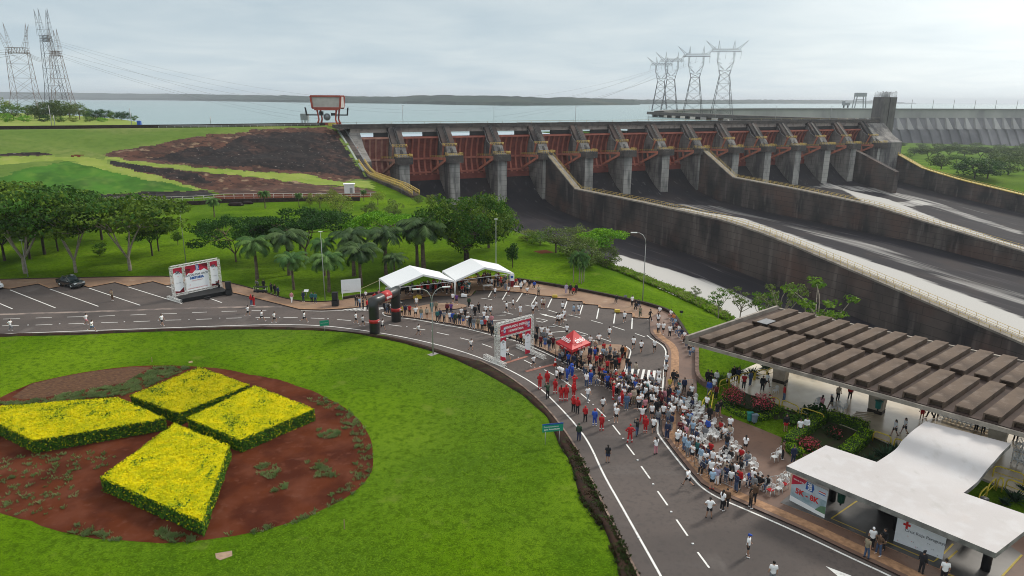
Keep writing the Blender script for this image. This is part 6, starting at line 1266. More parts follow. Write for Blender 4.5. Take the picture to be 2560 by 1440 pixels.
# ------------------------------------------------------------------ inflatable arch
inf = thing('inflatable_arch', 'black inflatable arch with red bands spanning the road', 'inflatable arch', (0, 0, 0))
LB, RB = G(937, 833), G(991, 803); LB.z = RB.z = .02; hA = 4.35; m_ = MB(); r_ = .68; ax_ = (RB-LB).normalized()
k45 = r_; prof_ = []
def ring(c, t, k=24):
    t = Vector(t).normalized(); n1 = ax_.cross(Vector((0, 0, 1))).normalized(); n2 = n1.cross(t).normalized(); return c, n1, n2
def loft(cs): # centre, vertical stretch direction for the mitre
    k = 24; b0 = len(m_.v)
    for c, n1, n2, s2 in cs: m_.v += [tuple(c+n1*(r_*math.cos(2*math.pi*i/k))+n2*(r_*s2*math.sin(2*math.pi*i/k))) for i in range(k)]
    for j in range(len(cs)-1):
        for i in range(k): m_.f.append((b0+j*k+i, b0+j*k+(i+1) % k, b0+(j+1)*k+(i+1) % k, b0+(j+1)*k+i)); m_.m.append(0); m_.sm.append(True)
n1_ = ax_.cross(Vector((0, 0, 1))).normalized(); Zv = Vector((0, 0, 1)); A1 = LB+Zv*(hA-.02); A2 = RB+Zv*(hA-.02)
m45 = (ax_-Zv).normalized(); m45b = (ax_+Zv).normalized()
loft([(LB, n1_, ax_, 1.0), (LB+Zv*1.5, n1_, ax_, 1), (LB+Zv*(hA-.8), n1_, ax_, 1), (A1, n1_, m45, 1.38), (A1+ax_*.8, n1_, -Zv, 1), (A2-ax_*.8, n1_, -Zv, 1), (A2, n1_, -m45b, 1.38), (RB+Zv*(hA-.8), n1_, -ax_, 1), (RB, n1_, -ax_, 1)])
m_.build('tube', mat('inflatable_black', (.020, .021, .021), .32, col2=(.014, .014, .014), vs=1, spec=.6), inf)
for B in (LB, RB): m_ = MB(); m_.tube([B+Vector((0, 0, 1.5)), B+Vector((0, 0, 2.0))], r_+.015, 24); b_ = m_.build('red_band', mat('inflatable_red', (.50, .03, .028), .4), inf)
w2 = (RB-LB).length; m_ = MB(); m_.tube([LB+ax_*w2*.36+Vector((0, 0, hA)), LB+ax_*w2*.66+Vector((0, 0, hA))], r_+.015, 24); m_.build('red_band', MATS['inflatable_red'], inf)
nf = ax_.cross(Vector((0, 0, 1))); text(inf, 'lettering', 'timio', .62, TEXTWHITE, FR(LB+ax_*w2*.51+Vector((0, 0, hA-.02))+nf*(r_+.03), ax_, (0, 0, 1)), .01, 'CENTER', 1, 0, .01)
for B in (LB, RB): text(inf, 'lettering', 'timio', .28, TEXTWHITE, FR(B+Vector((0, 0, 1.74))+nf*(r_+.03)+ax_*.1, ax_, (0, 0, 1)), .01)
# ------------------------------------------------------------------ truss builder, start arch and screen
def truss(mb, a, b, w_=.34, r=.028, step=.36, side=None):
    a, b = Vector(a), Vector(b); d = (b-a); ln = d.length; d.normalize(); s_ = side or (d.cross(Vector((0, 0, 1))) if abs(d.z) < .9 else Vector((1, 0, 0))); s_ = Vector(s_); s_ = (s_-d*s_.dot(d)).normalized(); u_ = d.cross(s_)
    c = [s_*(x*w_/2)+u_*(y*w_/2) for x, y in ((-1, -1), (1, -1), (1, 1), (-1, 1))]; n = max(1, int(ln/step))
    for q in c: mb.tube([a+q, b+q], r, 4, cap=False)
    for i in range(n):
        p0, p1 = a+d*(ln*i/n), a+d*(ln*(i+1)/n)
        for k in range(4):
            q0, q1 = c[k], c[(k+1) % 4]
            mb.tube([p0+q0, p1+q1] if (i+k) % 2 else [p0+q1, p1+q0], r*.7, 3, cap=False)
        for k in range(4): mb.tube([p0+c[k], p0+c[(k+1) % 4]], r*.7, 3, cap=False)
sa = thing('truss_arch', 'white truss start arch with crimson lettered banner over the road', 'arch', (0, 0, 0))
AL, AR = G(1243, 909), G(1327, 884); AL.z = AR.z = .05; hT = 4.95; ad_ = (AR-AL).normalized(); an = ad_.cross(Vector((0, 0, 1)))
for B in (AL, AR): m_ = MB(); truss(m_, B, B+Vector((0, 0, hT)), .42, side=ad_); m_.build('column', TRUSS, sa)
m_ = MB(); truss(m_, AL+Vector((0, 0, hT-.2)), AR+Vector((0, 0, hT-.2)), .36, side=an); m_.build('beam', TRUSS, sa)
m_ = MB(); truss(m_, AL+Vector((0, 0, hT-1.72)), AR+Vector((0, 0, hT-1.72)), .34, side=an); m_.build('beam', TRUSS, sa)
for B, x0, x1 in ((AL, -2.4, 1.6), (AR, -2.6, 2.6)): m_ = MB(); truss(m_, B-an*x0*-1+Vector((0, 0, .22)) if 0 else B+an*x0+Vector((0, 0, .22)), B+an*x1+Vector((0, 0, .22)), .4, side=ad_); m_.build('foot', TRUSS, sa)
fa = (AL+ad_*.26+an*.27+Vector((0, 0, hT-1.62)), ad_, (AR-AL).length-.52, 1.32)
panel(sa, 'banner', fa, 0, 1, 0, 1, CRIM)
ptext(sa, fa, 'GENERANDO ENERGÍA', .5, .68, .40, TEXTWHITE, .02, .86, .1, .01); ptext(sa, fa, 'HUMANITARIA', .5, .30, .38, TEXTWHITE, .02, .9, .1, .01)
for x in (.11, .89):
    ppoly(sa, 'emblem', fa, [(x-.01, .2), (x+.055, .2), (x+.06, .55), (x+.05, .82), (x-.005, .82)], TEXTBLUE, .014); ptext(sa, fa, '20', x+.022, .64, .34, TEXTWHITE, .022, bold=.01); ptext(sa, fa, '25', x+.022, .36, .34, TEXTWHITE, .022, bold=.01); ptext(sa, fa, 'CRP', x-.045, .5, .26, TEXTWHITE, .02)
for B, sx in ((AL, .32), (AR, -1.12)):
    fb = (B+ad_*sx+an*.2+Vector((0, 0, .2)), ad_, .85, 2.9); panel(sa, 'side_banner', fb, 0, 1, 0, 1, mat('banner_white', (.86, .89, .92), .5, var=.01)); ppoly(sa, 'banner_print', fb, [(0, 1), (1, 1), (1, .80), (.5, .90), (0, .82)], CRIM, .014); ppoly(sa, 'banner_print', fb, [(0, 0), (1, 0), (.9, .12), (.3, .18), (0, .26)], CRIM, .014)
    ptext(sa, fb, '5K' if B is AL else '8K', .5, .80, .36, TEXTDARK, .02); ptext(sa, fb, 'Cruz Roja', .5, .5, .13, TEXTGREY, .02); ptext(sa, fb, '+', .5, .68, .3, TEXTRED, .02)
scn = thing('stage_screen', 'large printed screen in a silver truss frame on the parking lot', 'stage backdrop', (0, 0, 0))
SL, SR = G(437, 752), G(553, 726); SL.z = SR.z = .05; hS = 5.2; sd2 = (SR-SL).normalized(); sn = sd2.cross(Vector((0, 0, 1)))
wS = (SR-SL).length
for x in (0, .245, .775, 1): m_ = MB(); truss(m_, SL+sd2*(x*wS), SL+sd2*(x*wS)+Vector((0, 0, hS)), .34, side=sd2); m_.build('truss_post', TRUSS, scn)
m_ = MB(); truss(m_, SL+Vector((0, 0, hS)), SR+Vector((0, 0, hS)), .34, side=sn); m_.build('truss_beam', TRUSS, scn); m_ = MB(); truss(m_, SL+Vector((0, 0, .85)), SR+Vector((0, 0, .85)), .3, side=sn); m_.build('truss_beam', TRUSS, scn)
m_ = MB(); truss(m_, SL-sn*2+Vector((0, 0, .2)), SL+sn*2.0+Vector((0, 0, .2)), .36); m_.build('foot', TRUSS, scn)
fs_ = (SL+Vector((0, 0, 1.02)), sd2, wS, hS-1.2)
for x0, x1, tx in ((.03, .215, '5K'), (.805, .97, '8K')):
    panel(scn, 'side_banner', fs_, x0, x1, 0, 1, MATS['banner_white'], .02); xm = (x0+x1)/2
    ppoly(scn, 'banner_print', fs_, [(x0, 1), (x1, 1), (x1, .72), (xm, .86), (x0, .78)], CRIM, .034); ppoly(scn, 'banner_print', fs_, [(x0, 0), (x1, 0), (x1, .2), (xm, .06), (x0, .1)], DKRED, .034)
    ptext(scn, fs_, tx, xm, .80, .62, TEXTDARK, .05, bold=.02); ptext(scn, fs_, '+', xm, .64, .4, TEXTRED, .05); ptext(scn, fs_, 'Cruz Roja', xm, .40, .17, TEXTGREY, .05)
panel(scn, 'main_banner', fs_, .26, .76, .0, 1, MATS['banner_white'], .02)
ppoly(scn, 'banner_print', fs_, [(.26, 1), (.76, 1), (.76, .66), (.68, .78), (.60, .72), (.51, .80), (.42, .66), (.34, .70), (.26, .56)], CRIM, .034)
ppoly(scn, 'banner_print', fs_, [(.60, 1), (.76, 1), (.76, .80), (.66, .88)], DKRED, .038); ppoly(scn, 'banner_print', fs_, [(.26, .9), (.40, .86), (.36, .72), (.26, .66)], DKRED, .038)
ppoly(scn, 'emblem', fs_, [(.50, .76), (.565, .74), (.58, .88), (.56, .99), (.50, .98)], TEXTBLUE, .05); ptext(scn, fs_, '20', .532, .92, .42, TEXTWHITE, .06, bold=.015); ptext(scn, fs_, '25', .535, .82, .42, TEXTWHITE, .06, bold=.015)
ptext(scn, fs_, 'GRACIAS POR HACER', .51, .60, .42, TEXTGREY, .05, 1, 0, .012); ptext(scn, fs_, 'HISTORIA', .51, .475, .50, TEXTBLUE, .05, 1, 0, .03); ptext(scn, fs_, 'CRUZ ROJA PARAGUAYA', .51, .37, .16, TEXTRED, .05); ptext(scn, fs_, '+', .35, .22, .36, TEXTRED, .05)
ptext(scn, fs_, 'GENERANDO ENERGÍA HUMANITARIA', .51, .07, .19, TEXTRED, .05)
st = thing('stage', 'low black stage platform in front of the truss screen', 'stage', (0, 0, 0)); m_ = MB(); pl = [G(446, 752), G(458, 757), G(570, 736.5), G(549, 722)]; slab(m_, pl, .03, .62); m_.build('platform', BLACK, st)
m_ = MB(); p = G(519, 748); dd_ = math.atan2(sd2.y, sd2.x)
for k in range(2): m_.box((p.x+sn.x*.3*k, p.y+sn.y*.3*k, .36-.17*k), (1.0, .3, .06), dd_)
m_.build('step', DKMETAL, st)
def speaker_at(px, py, h, label, rz=0):
    t = thing('speaker_stack', label, 'loudspeaker', G(px, py, .14), rz, 'black loudspeaker stacks'); m_ = MB(); m_.box((0, 0, .45), (.95, .8, .9)); m_.box((0, 0, h*.5+.46), (.8, .7, h-.92)); m_.build('cabinet', BLACK, t)
    m_ = MB(); m_.box((0, -.41, .45), (.85, .02, .8)); m_.box((0, -.36, h*.5+.46), (.7, .02, h-1.0)); m_.build('grille', mat('grille', (.03, .03, .032), .8, vs=30), t)
speaker_at(573, 736, 2.1, 'black loudspeaker stack at the right end of the stage', .25); speaker_at(839, 764, 2.1, 'black loudspeaker stack on the pavement left of the blank white board')
wb = thing('blank_board', 'blank white board on two posts in front of the palms', 'board', (0, 0, 0)); fw = frame(G(855, 750), G(904, 745), 3.2, 0)
fw = (G(855, 750)+Vector((0, 0, 1.05)), (G(904, 745)-G(855, 750)).normalized(), (G(904, 745)-G(855, 750)).length, 2.15); panel(wb, 'board', fw, 0, 1, 0, 1, mat('board_blank', (.82, .85, .87), .5, var=.02))
for x in (.04, .96): m_ = MB(); p = fw[0]+fw[1]*(x*fw[2]); m_.tube([(p.x, p.y, 0), (p.x, p.y, 1.1)], .05, 6); m_.build('post', WHITEP, wb)
ptext(wb, fw, 'Cruz Roja Paraguaya', .24, .2, .13, TEXTGREY, .02)
# ------------------------------------------------------------------ lamps
LPG = mat('lamp_pole_grey', (.36, .37, .36), .5, metal=.2, var=.05); LHW = mat('lamp_head_white', (.66, .68, .66), .4, var=.02)
def lamp(px, py, h, label, kind='straight', rz=0):
    t = thing('street_lamp', label, 'street lamp', GT(px, py), rz, 'tall street lamps')
    m_ = MB(); m_.tube([(0, 0, 0), (0, 0, h*.5), (0, 0, h-(1.6 if kind != 'straight' else 0))], [.085, .06, .04], 8); m_.build('pole', mat('lamp_pole_grey', (.46, .47, .46), .5, metal=.2, var=.05), t)
    arms = {'straight': [], 'single': [(-1, 1.9)], 'double': [(-1, 1.8), (1, 1.8)]}[kind]
    for sx, L_ in arms:
        m_ = MB(); m_.tube([(0, 0, h-1.65), (sx*.12, 0, h-.95), (sx*.5, 0, h-.35), (sx*1.0, 0, h-.05), (sx*L_*.8, 0, h)], .05, 6); m_.build('arm', MATS['lamp_pole_grey'], t)
        m_ = MB(); m_.box((sx*(L_*.8+.35), 0, h+.02), (.95, .32, .12)); m_.build('lamp_head', mat('lamp_head_white', (.66, .68, .66), .4, var=.02), t)
    if kind == 'straight': m_ = MB(); m_.box((0, 0, h), (.55, .26, .10)); m_.build('lamp_head', MATS['lamp_head_white'], t)
lamp(466, 664, 10.2, 'tall straight lamp pole behind the stage screen'); lamp(813, 751, 10.8, 'tall straight lamp pole standing before the palms'); lamp(1240, 699, 10.6, 'tall thin lamp pole behind the right marquee')
lamp(1606, 758, 11.0, 'tall lamp with one curved arm on the bright lawn slope', 'single'); lamp(1083, 886, 8.4, 'lamp with two curved arms on the round lawn edge', 'double', .3); lamp(70, 692, 6.5, 'thin lamp pole against the leftmost white trunk')
flat('lamp_pad', [v.to_2d() for v in GS([(1068,887),(1088,881),(1098,884),(1078,891)])], .035, CONC, kind='structure')
for i, (x, h) in enumerate(((130, 9), (138, 5), (330, 8), (528, 4.5))): m_ = MB(); m_.tube([(0, 0, 0), (0, 0, h)], .14, 5); o = m_.build('crest_pole', GALV); o.location = G(x, 317, 17.9); tag(o, 'thin pale pole on the embankment crest, %s from the left' % 'first second third fourth'.split()[i], 'pole', 'poles along the embankment crest')
# signs
TEAL = mat('sign_green', (.012, .27, .17), .5, var=.03)
s1 = thing('road_sign', 'green road sign with blue top strip beside the road', 'sign', (0, 0, 0)); pa, pb2 = G(1361, 1112), G(1400, 1108); dsg = (pb2-pa).normalized(); fsg = (pa-dsg*.22+Vector((0, 0, 1.25)), dsg, (pb2-pa).length+.42, 1.0)
fsg = (fsg[0], fsg[1], 1.95, .80); panel(s1, 'board', fsg, 0, 1, 0, .84, TEAL, .0, .03); panel(s1, 'top_strip', fsg, 0, 1, .845, 1.0, TEXTBLUE, .0, .035)
ptext(s1, fsg, 'Estacionamiento', .42, .62, .21, TEXTWHITE, .03); ptext(s1, fsg, 'para Autoridades', .46, .30, .21, TEXTWHITE, .03, bold=.004)
for x in (.15, .82): m_ = MB(); p = fsg[0]+dsg*(x*1.95); m_.tube([(p.x, p.y, 0), (p.x, p.y, 1.3)], .03, 6); m_.build('post', GALV, s1)
s2 = thing('road_sign', 'small teal sign tilted at the lawn edge left of the inflatable arch', 'sign', (0, 0, 0)); pa = G(812, 829); fsg = (pa+Vector((-.62, 0, .75)), Vector((.94, .34, 0)), 1.2, .75); panel(s2, 'board', fsg, 0, 1, 0, 1, TEAL, 0, .03); ptext(s2, fsg, 'Estacionamiento', .5, .55, .14, TEXTWHITE, .03)
m_ = MB(); m_.tube([(pa.x, pa.y, 0), (pa.x, pa.y, .8)], .03, 5); m_.build('post', GALV, s2)
for x, y, nm, c in ((1563, 752, 'left small grey plate on a stake in the sloping lawn', (.25, .25, .27)), (1703, 792, 'right small dark plate on a stake in the sloping lawn', (.03, .03, .035))):
    t = thing('lawn_plate', nm, 'plate', GT(x, y)); m_ = MB(); m_.box((0, 0, .75), (.5, .06, .34)); m_.build('plate', mat('plate_%d' % x, c, .6), t); m_ = MB(); m_.tube([(0, 0, 0), (0, 0, .7)], .02, 4); m_.build('stake', GALV, t)
t = thing('info_lectern', 'slanted white information plate on a post at the lawn edge', 'information sign', G(767, 746)); m_ = MB(); m_.box((0, 0, 1.25), (.7, .5, .05), M=Matrix.Rotation(.6, 3, 'X')); m_.build('plate', WHITEP, t); m_ = MB(); m_.tube([(0, 0, 0), (0, 0, 1.2)], .04, 6); m_.build('post', GALV, t)
for x, y, nm in ((1387, 743, 'left yellow painted block on the stepped kerb'), (1543, 780, 'right yellow painted block on the stepped kerb')):
    m_ = MB(); m_.box((0, 0, .17), (.8, .5, .3)); m_.box((0, 0, .34), (.7, .4, .05)); o = m_.build('kerb_block', YELLOW); o.location = G(x, y, .14); tag(o, nm, 'kerb block', 'yellow kerb blocks')
# bins
def bin_(p, c, label, rz=0):
    t = thing('litter_bin', label, 'litter bin', p, rz); m_ = MB(); m_.tube([(0, 0, .25), (0, 0, .95)], [.25, .30], 10, smooth=False); m_.build('bucket', c, t); m_ = MB(); m_.box((0, 0, 1.0), (.6, .5, .08)); m_.build('lid', c, t); m_ = MB(); m_.box((0, 0, .12), (.1, .1, .3)); m_.build('post', DKMETAL, t)
BTEAL = mat('bin_teal', (.02, .22, .19), .5); bin_(G(1874, 1056, .15), BTEAL, 'teal litter bin on the small lawn, left of the pair'); bin_(G(1885, 1060, .15), mat('bin_grey', (.15, .2, .25), .5), 'grey-blue litter bin on the small lawn, right of the pair')
bin_(G(2194, 1026, .9), BTEAL, 'green litter bin hung on the second canopy column'); bin_(G(2101, 1262, .5), mat('bin_green', (.015, .09, .06), .5), 'dark green litter bin under the white roof')
# cone
t = thing('traffic_cone', 'red and white traffic cone on the road beside the red tent', 'traffic cone', G(1388, 914, .02)); m_ = MB(); m_.tube([(0, 0, .05), (0, 0, .9)], [.2, .05], 12); m_.build('cone', mat('cone_red', (.60, .05, .03), .5), t); m_ = MB(); m_.tube([(0, 0, .42), (0, 0, .62)], [.142, .10], 12, cap=False); m_.build('stripe', WHITEP, t); m_ = MB(); m_.box((0, 0, .03), (.5, .5, .05)); m_.build('base', MATS['cone_red'], t)
# hut, toilet, fence by the far road
t = thing('hut', 'small white hut among trees below the embankment', 'hut', GT(874, 483), .2); m_ = MB(); m_.box((0, 0, 1.5), (3.2, 2.6, 3)); m_.build('wall', WHITEP, t); m_ = MB(); m_.box((0, 0, 3.1), (3.8, 3.0, .2)); m_.build('roof', WHITE, t); m_ = MB(); m_.box((.6, -1.31, 1.0), (.9, .05, 1.9)); m_.build('door', GALV, t)
t = thing('portable_toilet', 'blue portable toilet on the crest at the lake edge', 'portable toilet', G(349, 315, 17.6)); m_ = MB(); m_.box((0, 0, 1.2), (1.5, 1.3, 2.3)); m_.build('cabin', BLUE, t); m_ = MB(); m_.box((0, 0, 2.45), (1.4, 1.2, .2)); m_.build('roof', mat('toilet_roof', (.5, .58, .7), .5), t)
for i, (x, y) in enumerate(((64, 331), (82, 317), (248, 316), (228, 327), (497, 319))): m_ = MB(); m_.box((0, 0, .3), (1.4 if i else 1.0, .9, .7)); m_.box((0, 0, .68), (1.0, .6, .08)); o = m_.build('marker_block', WHITEP); o.location = GT(x, y); tag(o, 'small white concrete block on the green embankment, %s from the left' % 'second third fifth fourth sixth'.split()[i], 'block', 'white blocks on the embankment')
fp = [GT(x, y) for x, y in ((188, 509), (300, 505), (420, 505), (500, 502), (560, 497), (700, 496), (820, 496), (940, 494))]
tag(railing('white_fence', fp, 1.5, 3.0, .09, mat('fence_white', (.62, .60, .56), .7), mid=True), 'long low white rail fence along the far road below the embankment', 'fence')
a = MB(); fp2 = [GT(x, y) for x, y in ((400, 514), (500, 512), (560, 507), (640, 506), (760, 503), (900, 502))]
for p0, p1 in zip(fp2, fp2[1:]): a.beam(p0+Vector((0, 0, .4)), p1+Vector((0, 0, .4)), .5, 1.5)
tag(a.build('roadside_wall', [DARKKERB]), 'low dark mossy wall below the white rail fence', 'low wall')
for i, (x, y, s_) in enumerate(((430, 513, 1.0), (590, 514, 1.3), (620, 510, .9), (840, 503, 1.0))):
    m_ = MB(); m_.ball((0, 0, .3), 1.2*s_, 8, 0, (1.6, .9, .5)); o = m_.build('boulder', ROCK); o.location = GT(x, y); tag(o, 'dark boulder at the lawn top below the white fence, %s from the left' % 'first second third fourth'.split()[i], 'boulder', 'boulders under the white fence')
# stakes, concrete patch
for x, y, h, nm in ((861, 1322, .75, 'wooden stake in the grass right of the flower bed'), (380, 905, .6, 'wooden stake in the grass beyond the flower bed')):
    m_ = MB(); m_.tube([(0, 0, 0), (.02, 0, h)], [.05, .04], 6, smooth=False); o = m_.build('stake', mat('wood_stake', (.34, .26, .13), .9)); o.location = G(x, y); tag(o, nm, 'stake')
for pts, nm in (([(538,1384),(580,1377),(581,1390),(550,1401),(540,1396)], 'a'), ([(470,905),(480,902),(483,906),(473,908)], 'b')):
    flat('concrete_patch', GS(pts), .016, mat('patch_concrete', (.36, .25, .17), .9, vs=3), kind='structure')
# yellow flower strips in the planter wall
for pts, nm in (([(1108,713),(1131,706)], 'left'), ([(1144,705),(1160,700)], 'second'), ([(1166,699),(1203,696)], 'third'), ([(1212,696),(1256,699)], 'right')):
    m_ = MB(); 
    for p in resample(GS(pts, .35), .22):
        for q in range(3): m_.ball((p.x+random.uniform(-.2, .2), p.y+random.uniform(-.25, .25), .62+random.uniform(-.1, .12)), random.uniform(.10, .17), 6)
    o = m_.build('flower_strip', mat('yellow_flowers', (.55, .40, .06), .8, col2=(.26, .25, .05), vs=5)); tag(o, 'strip of yellow flowers in the dark planter behind the marquees, %s one' % nm, 'flowers', 'yellow flower strips')
# ------------------------------------------------------------------ vehicles
CARB = mat('car_black', (.012, .02, .024), .22, var=.05, spec=.7, coat=.6); GLS = mat('car_glass', (.03, .045, .05), .08, var=.05, spec=.9); CHR = mat('chrome', (.65, .66, .66), .2, metal=.9, var=.02); TYR = mat('tyre', (.015, .015, .015), .8); HLM = mat('headlight', (.7, .76, .78), .15, var=.02, spec=.8)
def car(label, p, rz, pickup, paint):
    t = thing('pickup_truck' if pickup else 'parked_car', label, 'pickup' if pickup else 'car', p, rz); L_ = 5.2 if pickup else 4.2; W_ = .92
    if pickup: prof = [(-2.6, .55), (-2.6, 1.12), (-1.05, 1.14), (-1.0, 1.78), (.35, 1.80), (1.15, 1.20), (2.35, 1.06), (2.58, .85), (2.6, .5), (2.1, .42), (-2.2, .42)]
    else: prof = [(-2.1, .5), (-2.1, 1.0), (-1.8, 1.1), (-1.3, 1.48), (.2, 1.5), (.95, 1.05), (1.9, .92), (2.1, .7), (2.1, .4), (-1.9, .38)]
    m_ = MB(); n = len(prof); secs = []
    for y, k in ((-W_, .0), (-W_+.1, 1), (W_-.1, 1), (W_, 0)): secs.append([(x*(1 if k else .985), y*(1 if z < 1.15 else .84), z if k or z < 1.2 else z-.07) for x, z in prof])
    vs_ = [v for s_ in secs for v in s_]
    fs2 = [(q*n+i, q*n+(i+1) % n, (q+1)*n+(i+1) % n, (q+1)*n+i) for q in range(3) for i in range(n)]
    T = tess(prof); fs2 += [tuple(t_) for t_ in T]+[tuple(3*n+i for i in t_[::-1]) for t_ in T]; m_.add(vs_, fs2); m_.build('body', paint, t)
    def gl(pts): mm = MB(); mm.add(pts, [tuple(range(len(pts)))]); return mm.build('window', GLS, t)
    x0, z0, x1, z1 = ((.42, 1.74, 1.08, 1.26) if pickup else (.27, 1.44, .88, 1.1)); gl([(x0, -.66, z0+.02), (x1, -.76, z1+.02), (x1, .76, z1+.02), (x0, .66, z0+.02)])
    for sy in (-1, 1):
        yb, yt = sy*.90, sy*.80
        if pickup: gl([(-.92, yb, 1.2), (1.0, yb, 1.2), (.36, yt, 1.7), (-.9, yt, 1.7)])
        else: gl([(-1.5, yb, 1.08), (.8, yb, 1.08), (.2, yt, 1.42), (-1.2, yt, 1.42)])
        for x in (-1.6, 1.62) if pickup else (-1.3, 1.3):
            mm = MB(); mm.tube([(x, sy*(W_-.2), .38), (x, sy*(W_+.03), .38)], .38, 16); w_ = mm.build('wheel', TYR, t); mm = MB(); mm.tube([(x, sy*(W_+.03), .38), (x, sy*(W_+.05), .38)], .22, 10); mm.build('rim', CHR, w_)
        mm = MB(); mm.box(((2.5 if pickup else 2.02), sy*.66, .88 if pickup else .74), (.16, .38, .2)); mm.build('headlight', HLM, t)
        mm = MB(); mm.box((1.0 if pickup else .75, sy*(W_+.13), 1.22 if pickup else 1.05), (.16, .22, .16)); mm.build('mirror', CHR if pickup else paint, t)
    mm = MB(); mm.box((2.6 if pickup else 2.1, 0, .86 if pickup else .7), (.06, .9, .2)); mm.build('grille', CHR, t); mm = MB(); mm.box((2.62 if pickup else 2.12, 0, .56 if pickup else .5), (.08, 1.6, .2)); mm.build('bumper', paint, t)
    if pickup:
        mm = MB(); mm.box((-1.82, 0, 1.135), (1.42, 1.5, .03)); mm.build('bed_cover', BLACK, t)
        for sy in (-1, 1): mm = MB(); mm.beam((-.9, sy*.62, 1.86), (.3, sy*.62, 1.87), .05, .06); mm.build('roof_rail', CHR, t)
a_, b_ = G(124, 722), G(245, 765); hd = math.atan2(b_.y-a_.y, b_.x-a_.x)
car('black pickup truck parked nose out in the parking bay', G(178, 716, .03), hd+.12, True, CARB)
car('white car cut off by the left frame edge in the parking bay', G(-22, 722, .03), hd+.12, False, mat('car_white', (.72, .72, .72), .25, var=.01, spec=.6))
# tables, feather flag, barriers
def table(px, py, l, w_, rz, label, top=WHITEP, cloth=None, z=.14):
    t = thing('folding_table', label, 'table', G(px, py, z), rz, 'folding tables of the event'); m_ = MB(); m_.box((0, 0, .75), (l, w_, .05)); m_.build('tabletop', top, t)
    for sx in (-1, 1):
        for sy in (-1, 1): m_ = MB(); m_.tube([(sx*(l/2-.12), sy*(w_/2-.08), 0), (sx*(l/2-.12), sy*(w_/2-.08), .73)], .025, 5); m_.build('leg', WHITEP, t)
    if cloth: m_ = MB(); m_.box((0, -w_/2-.012, .45), (l, .02, .62)); m_.build('table_skirt', cloth, t)
table(652, 728, 2.2, .8, -.1, 'table with dark equipment on the pavement below the palms', BLACK); table(1040, 726, 5.5, .8, .15, 'long dark-skirted table under the left marquee', BLACK, BLACK); table(1090, 722, 3.0, .8, .15, 'dark table at the right end of the left marquee', BLACK, BLACK)
table(1219, 724, 1.6, .8, .3, 'small white table on the parking edge under the right marquee'); table(1293, 727, 1.2, .6, 0, 'small white table by the feather flag'); table(1425, 886, 2.4, .7, -.7, 'table with drinks beneath the red pop-up tent', BLACK, RED)
m_ = MB()
for k in range(5): m_.box((-.9+k*.42, 0, 0), (.36, .4, .3+.1*(k % 2)))
o = m_.build('sound_mixer', BLACK); o.location = G(652, 728, 1.08); tag(o, 'dark sound equipment boxes on the white table', 'sound equipment')
t = thing('feather_flag', 'tall white and red feather flag at the right marquee corner', 'flag', G(1276, 722, .14)); m_ = MB(); m_.tube([(0, 0, 0), (0, 0, 2.6)], .03, 5); m_.build('pole', GALV, t)
m_ = MB(); m_.box((.25, 0, 1.95), (.75, .03, 1.2)); m_.build('upper_cloth', WHITE, t); m_ = MB(); m_.box((.25, 0, .85), (.75, .03, 1.0)); m_.build('lower_cloth', DKRED, t); m_ = MB(); m_.box((.25, -.03, 2.0), (.4, .02, .4)); m_.build('emblem', TEXTBLUE, t)
def barrier(p0, p1, label):
    P0, P1 = G(*p0, .14), G(*p1, .14); d = P1-P0; m_ = MB(); hz = Vector((0, 0, 1)); m_.tube([P0+hz*.1, P0+hz*1.05, P1+hz*1.05, P1+hz*.1], .025, 5); m_.tube([P0+hz*.25, P1+hz*.25], .02, 4); n = max(3, int(d.length/.16))
    for k in range(1, n): m_.tube([P0+d*(k/n)+hz*.25, P0+d*(k/n)+hz*1.05], .012, 3, cap=False)
    tag(m_.build('crowd_barrier', GALV), label, 'barrier', 'steel crowd barriers')
barrier((1692, 970), (1732, 972), 'steel crowd barrier across the path above the seated crowd'); barrier((1735, 1168), (1765, 1190), 'steel crowd barrier in front of the white chairs, upper one'); barrier((1790, 1207), (1850, 1232), 'steel crowd barrier in front of the white chairs, lower one'); barrier((1905, 1225), (1968, 1212), 'steel crowd barrier beside the printed panel')
m_ = MB(); m_.beam(G(902, 722, 1.6), G(950, 700, 2.3), .05, .05); tag(m_.build('guy_rope', mat('rope_tan', (.45, .38, .22), .9)), 'tan rope between the blank board and the left marquee', 'rope')
m_ = MB(); m_.box((0, 0, .2), (1.3, .5, .35)); m_.box((.15, 0, .45), (.7, .4, .2)); o = m_.build('bundle', mat('bundle_yellow', (.62, .42, .05), .7)); o.location = G(1044, 746, .1); tag(o, 'yellow bundle lying on the kerb below the left marquee', 'bundle')
m_ = MB(); m_.box((0, 0, .2), (.9, .5, .3)); m_.box((-.2, .1, .4), (.4, .4, .15)); o = m_.build('bundle', WHITE); o.location = G(1160, 742, .1); tag(o, 'white bundle lying on the kerb below the marquees', 'bundle')
# white reflective studs on the road
for i, (x, y) in enumerate(((70, 813), (149, 810), (311, 805), (396, 801), (472, 799), (549, 796), (699, 794), (820, 797), (1017, 817), (1080, 828), (1296, 894), (1350, 918), (1420, 958), (1483, 1012), (1522, 1052), (1558, 1097), (1594, 1151), (1633, 1211), (1678, 1280), (1732, 1360), (1597, 1345))):
    m_ = MB(); m_.box((0, 0, .03), (.16, .12, .05)); m_.box((0, 0, .06), (.10, .08, .02)); o = m_.build('road_stud', WHITEP); o.location = G(x, y, .02); tag(o, 'small white stud between lane dashes, %s from the left end of the road' % (['first', 'second', 'third', 'fourth', 'fifth', 'sixth', 'seventh', 'eighth', 'ninth', 'tenth', 'eleventh', 'twelfth', 'thirteenth', 'fourteenth', 'fifteenth', 'sixteenth', 'seventeenth', 'eighteenth', 'nineteenth', 'twentieth', 'twenty-first'][i]), 'road stud', 'white road studs')
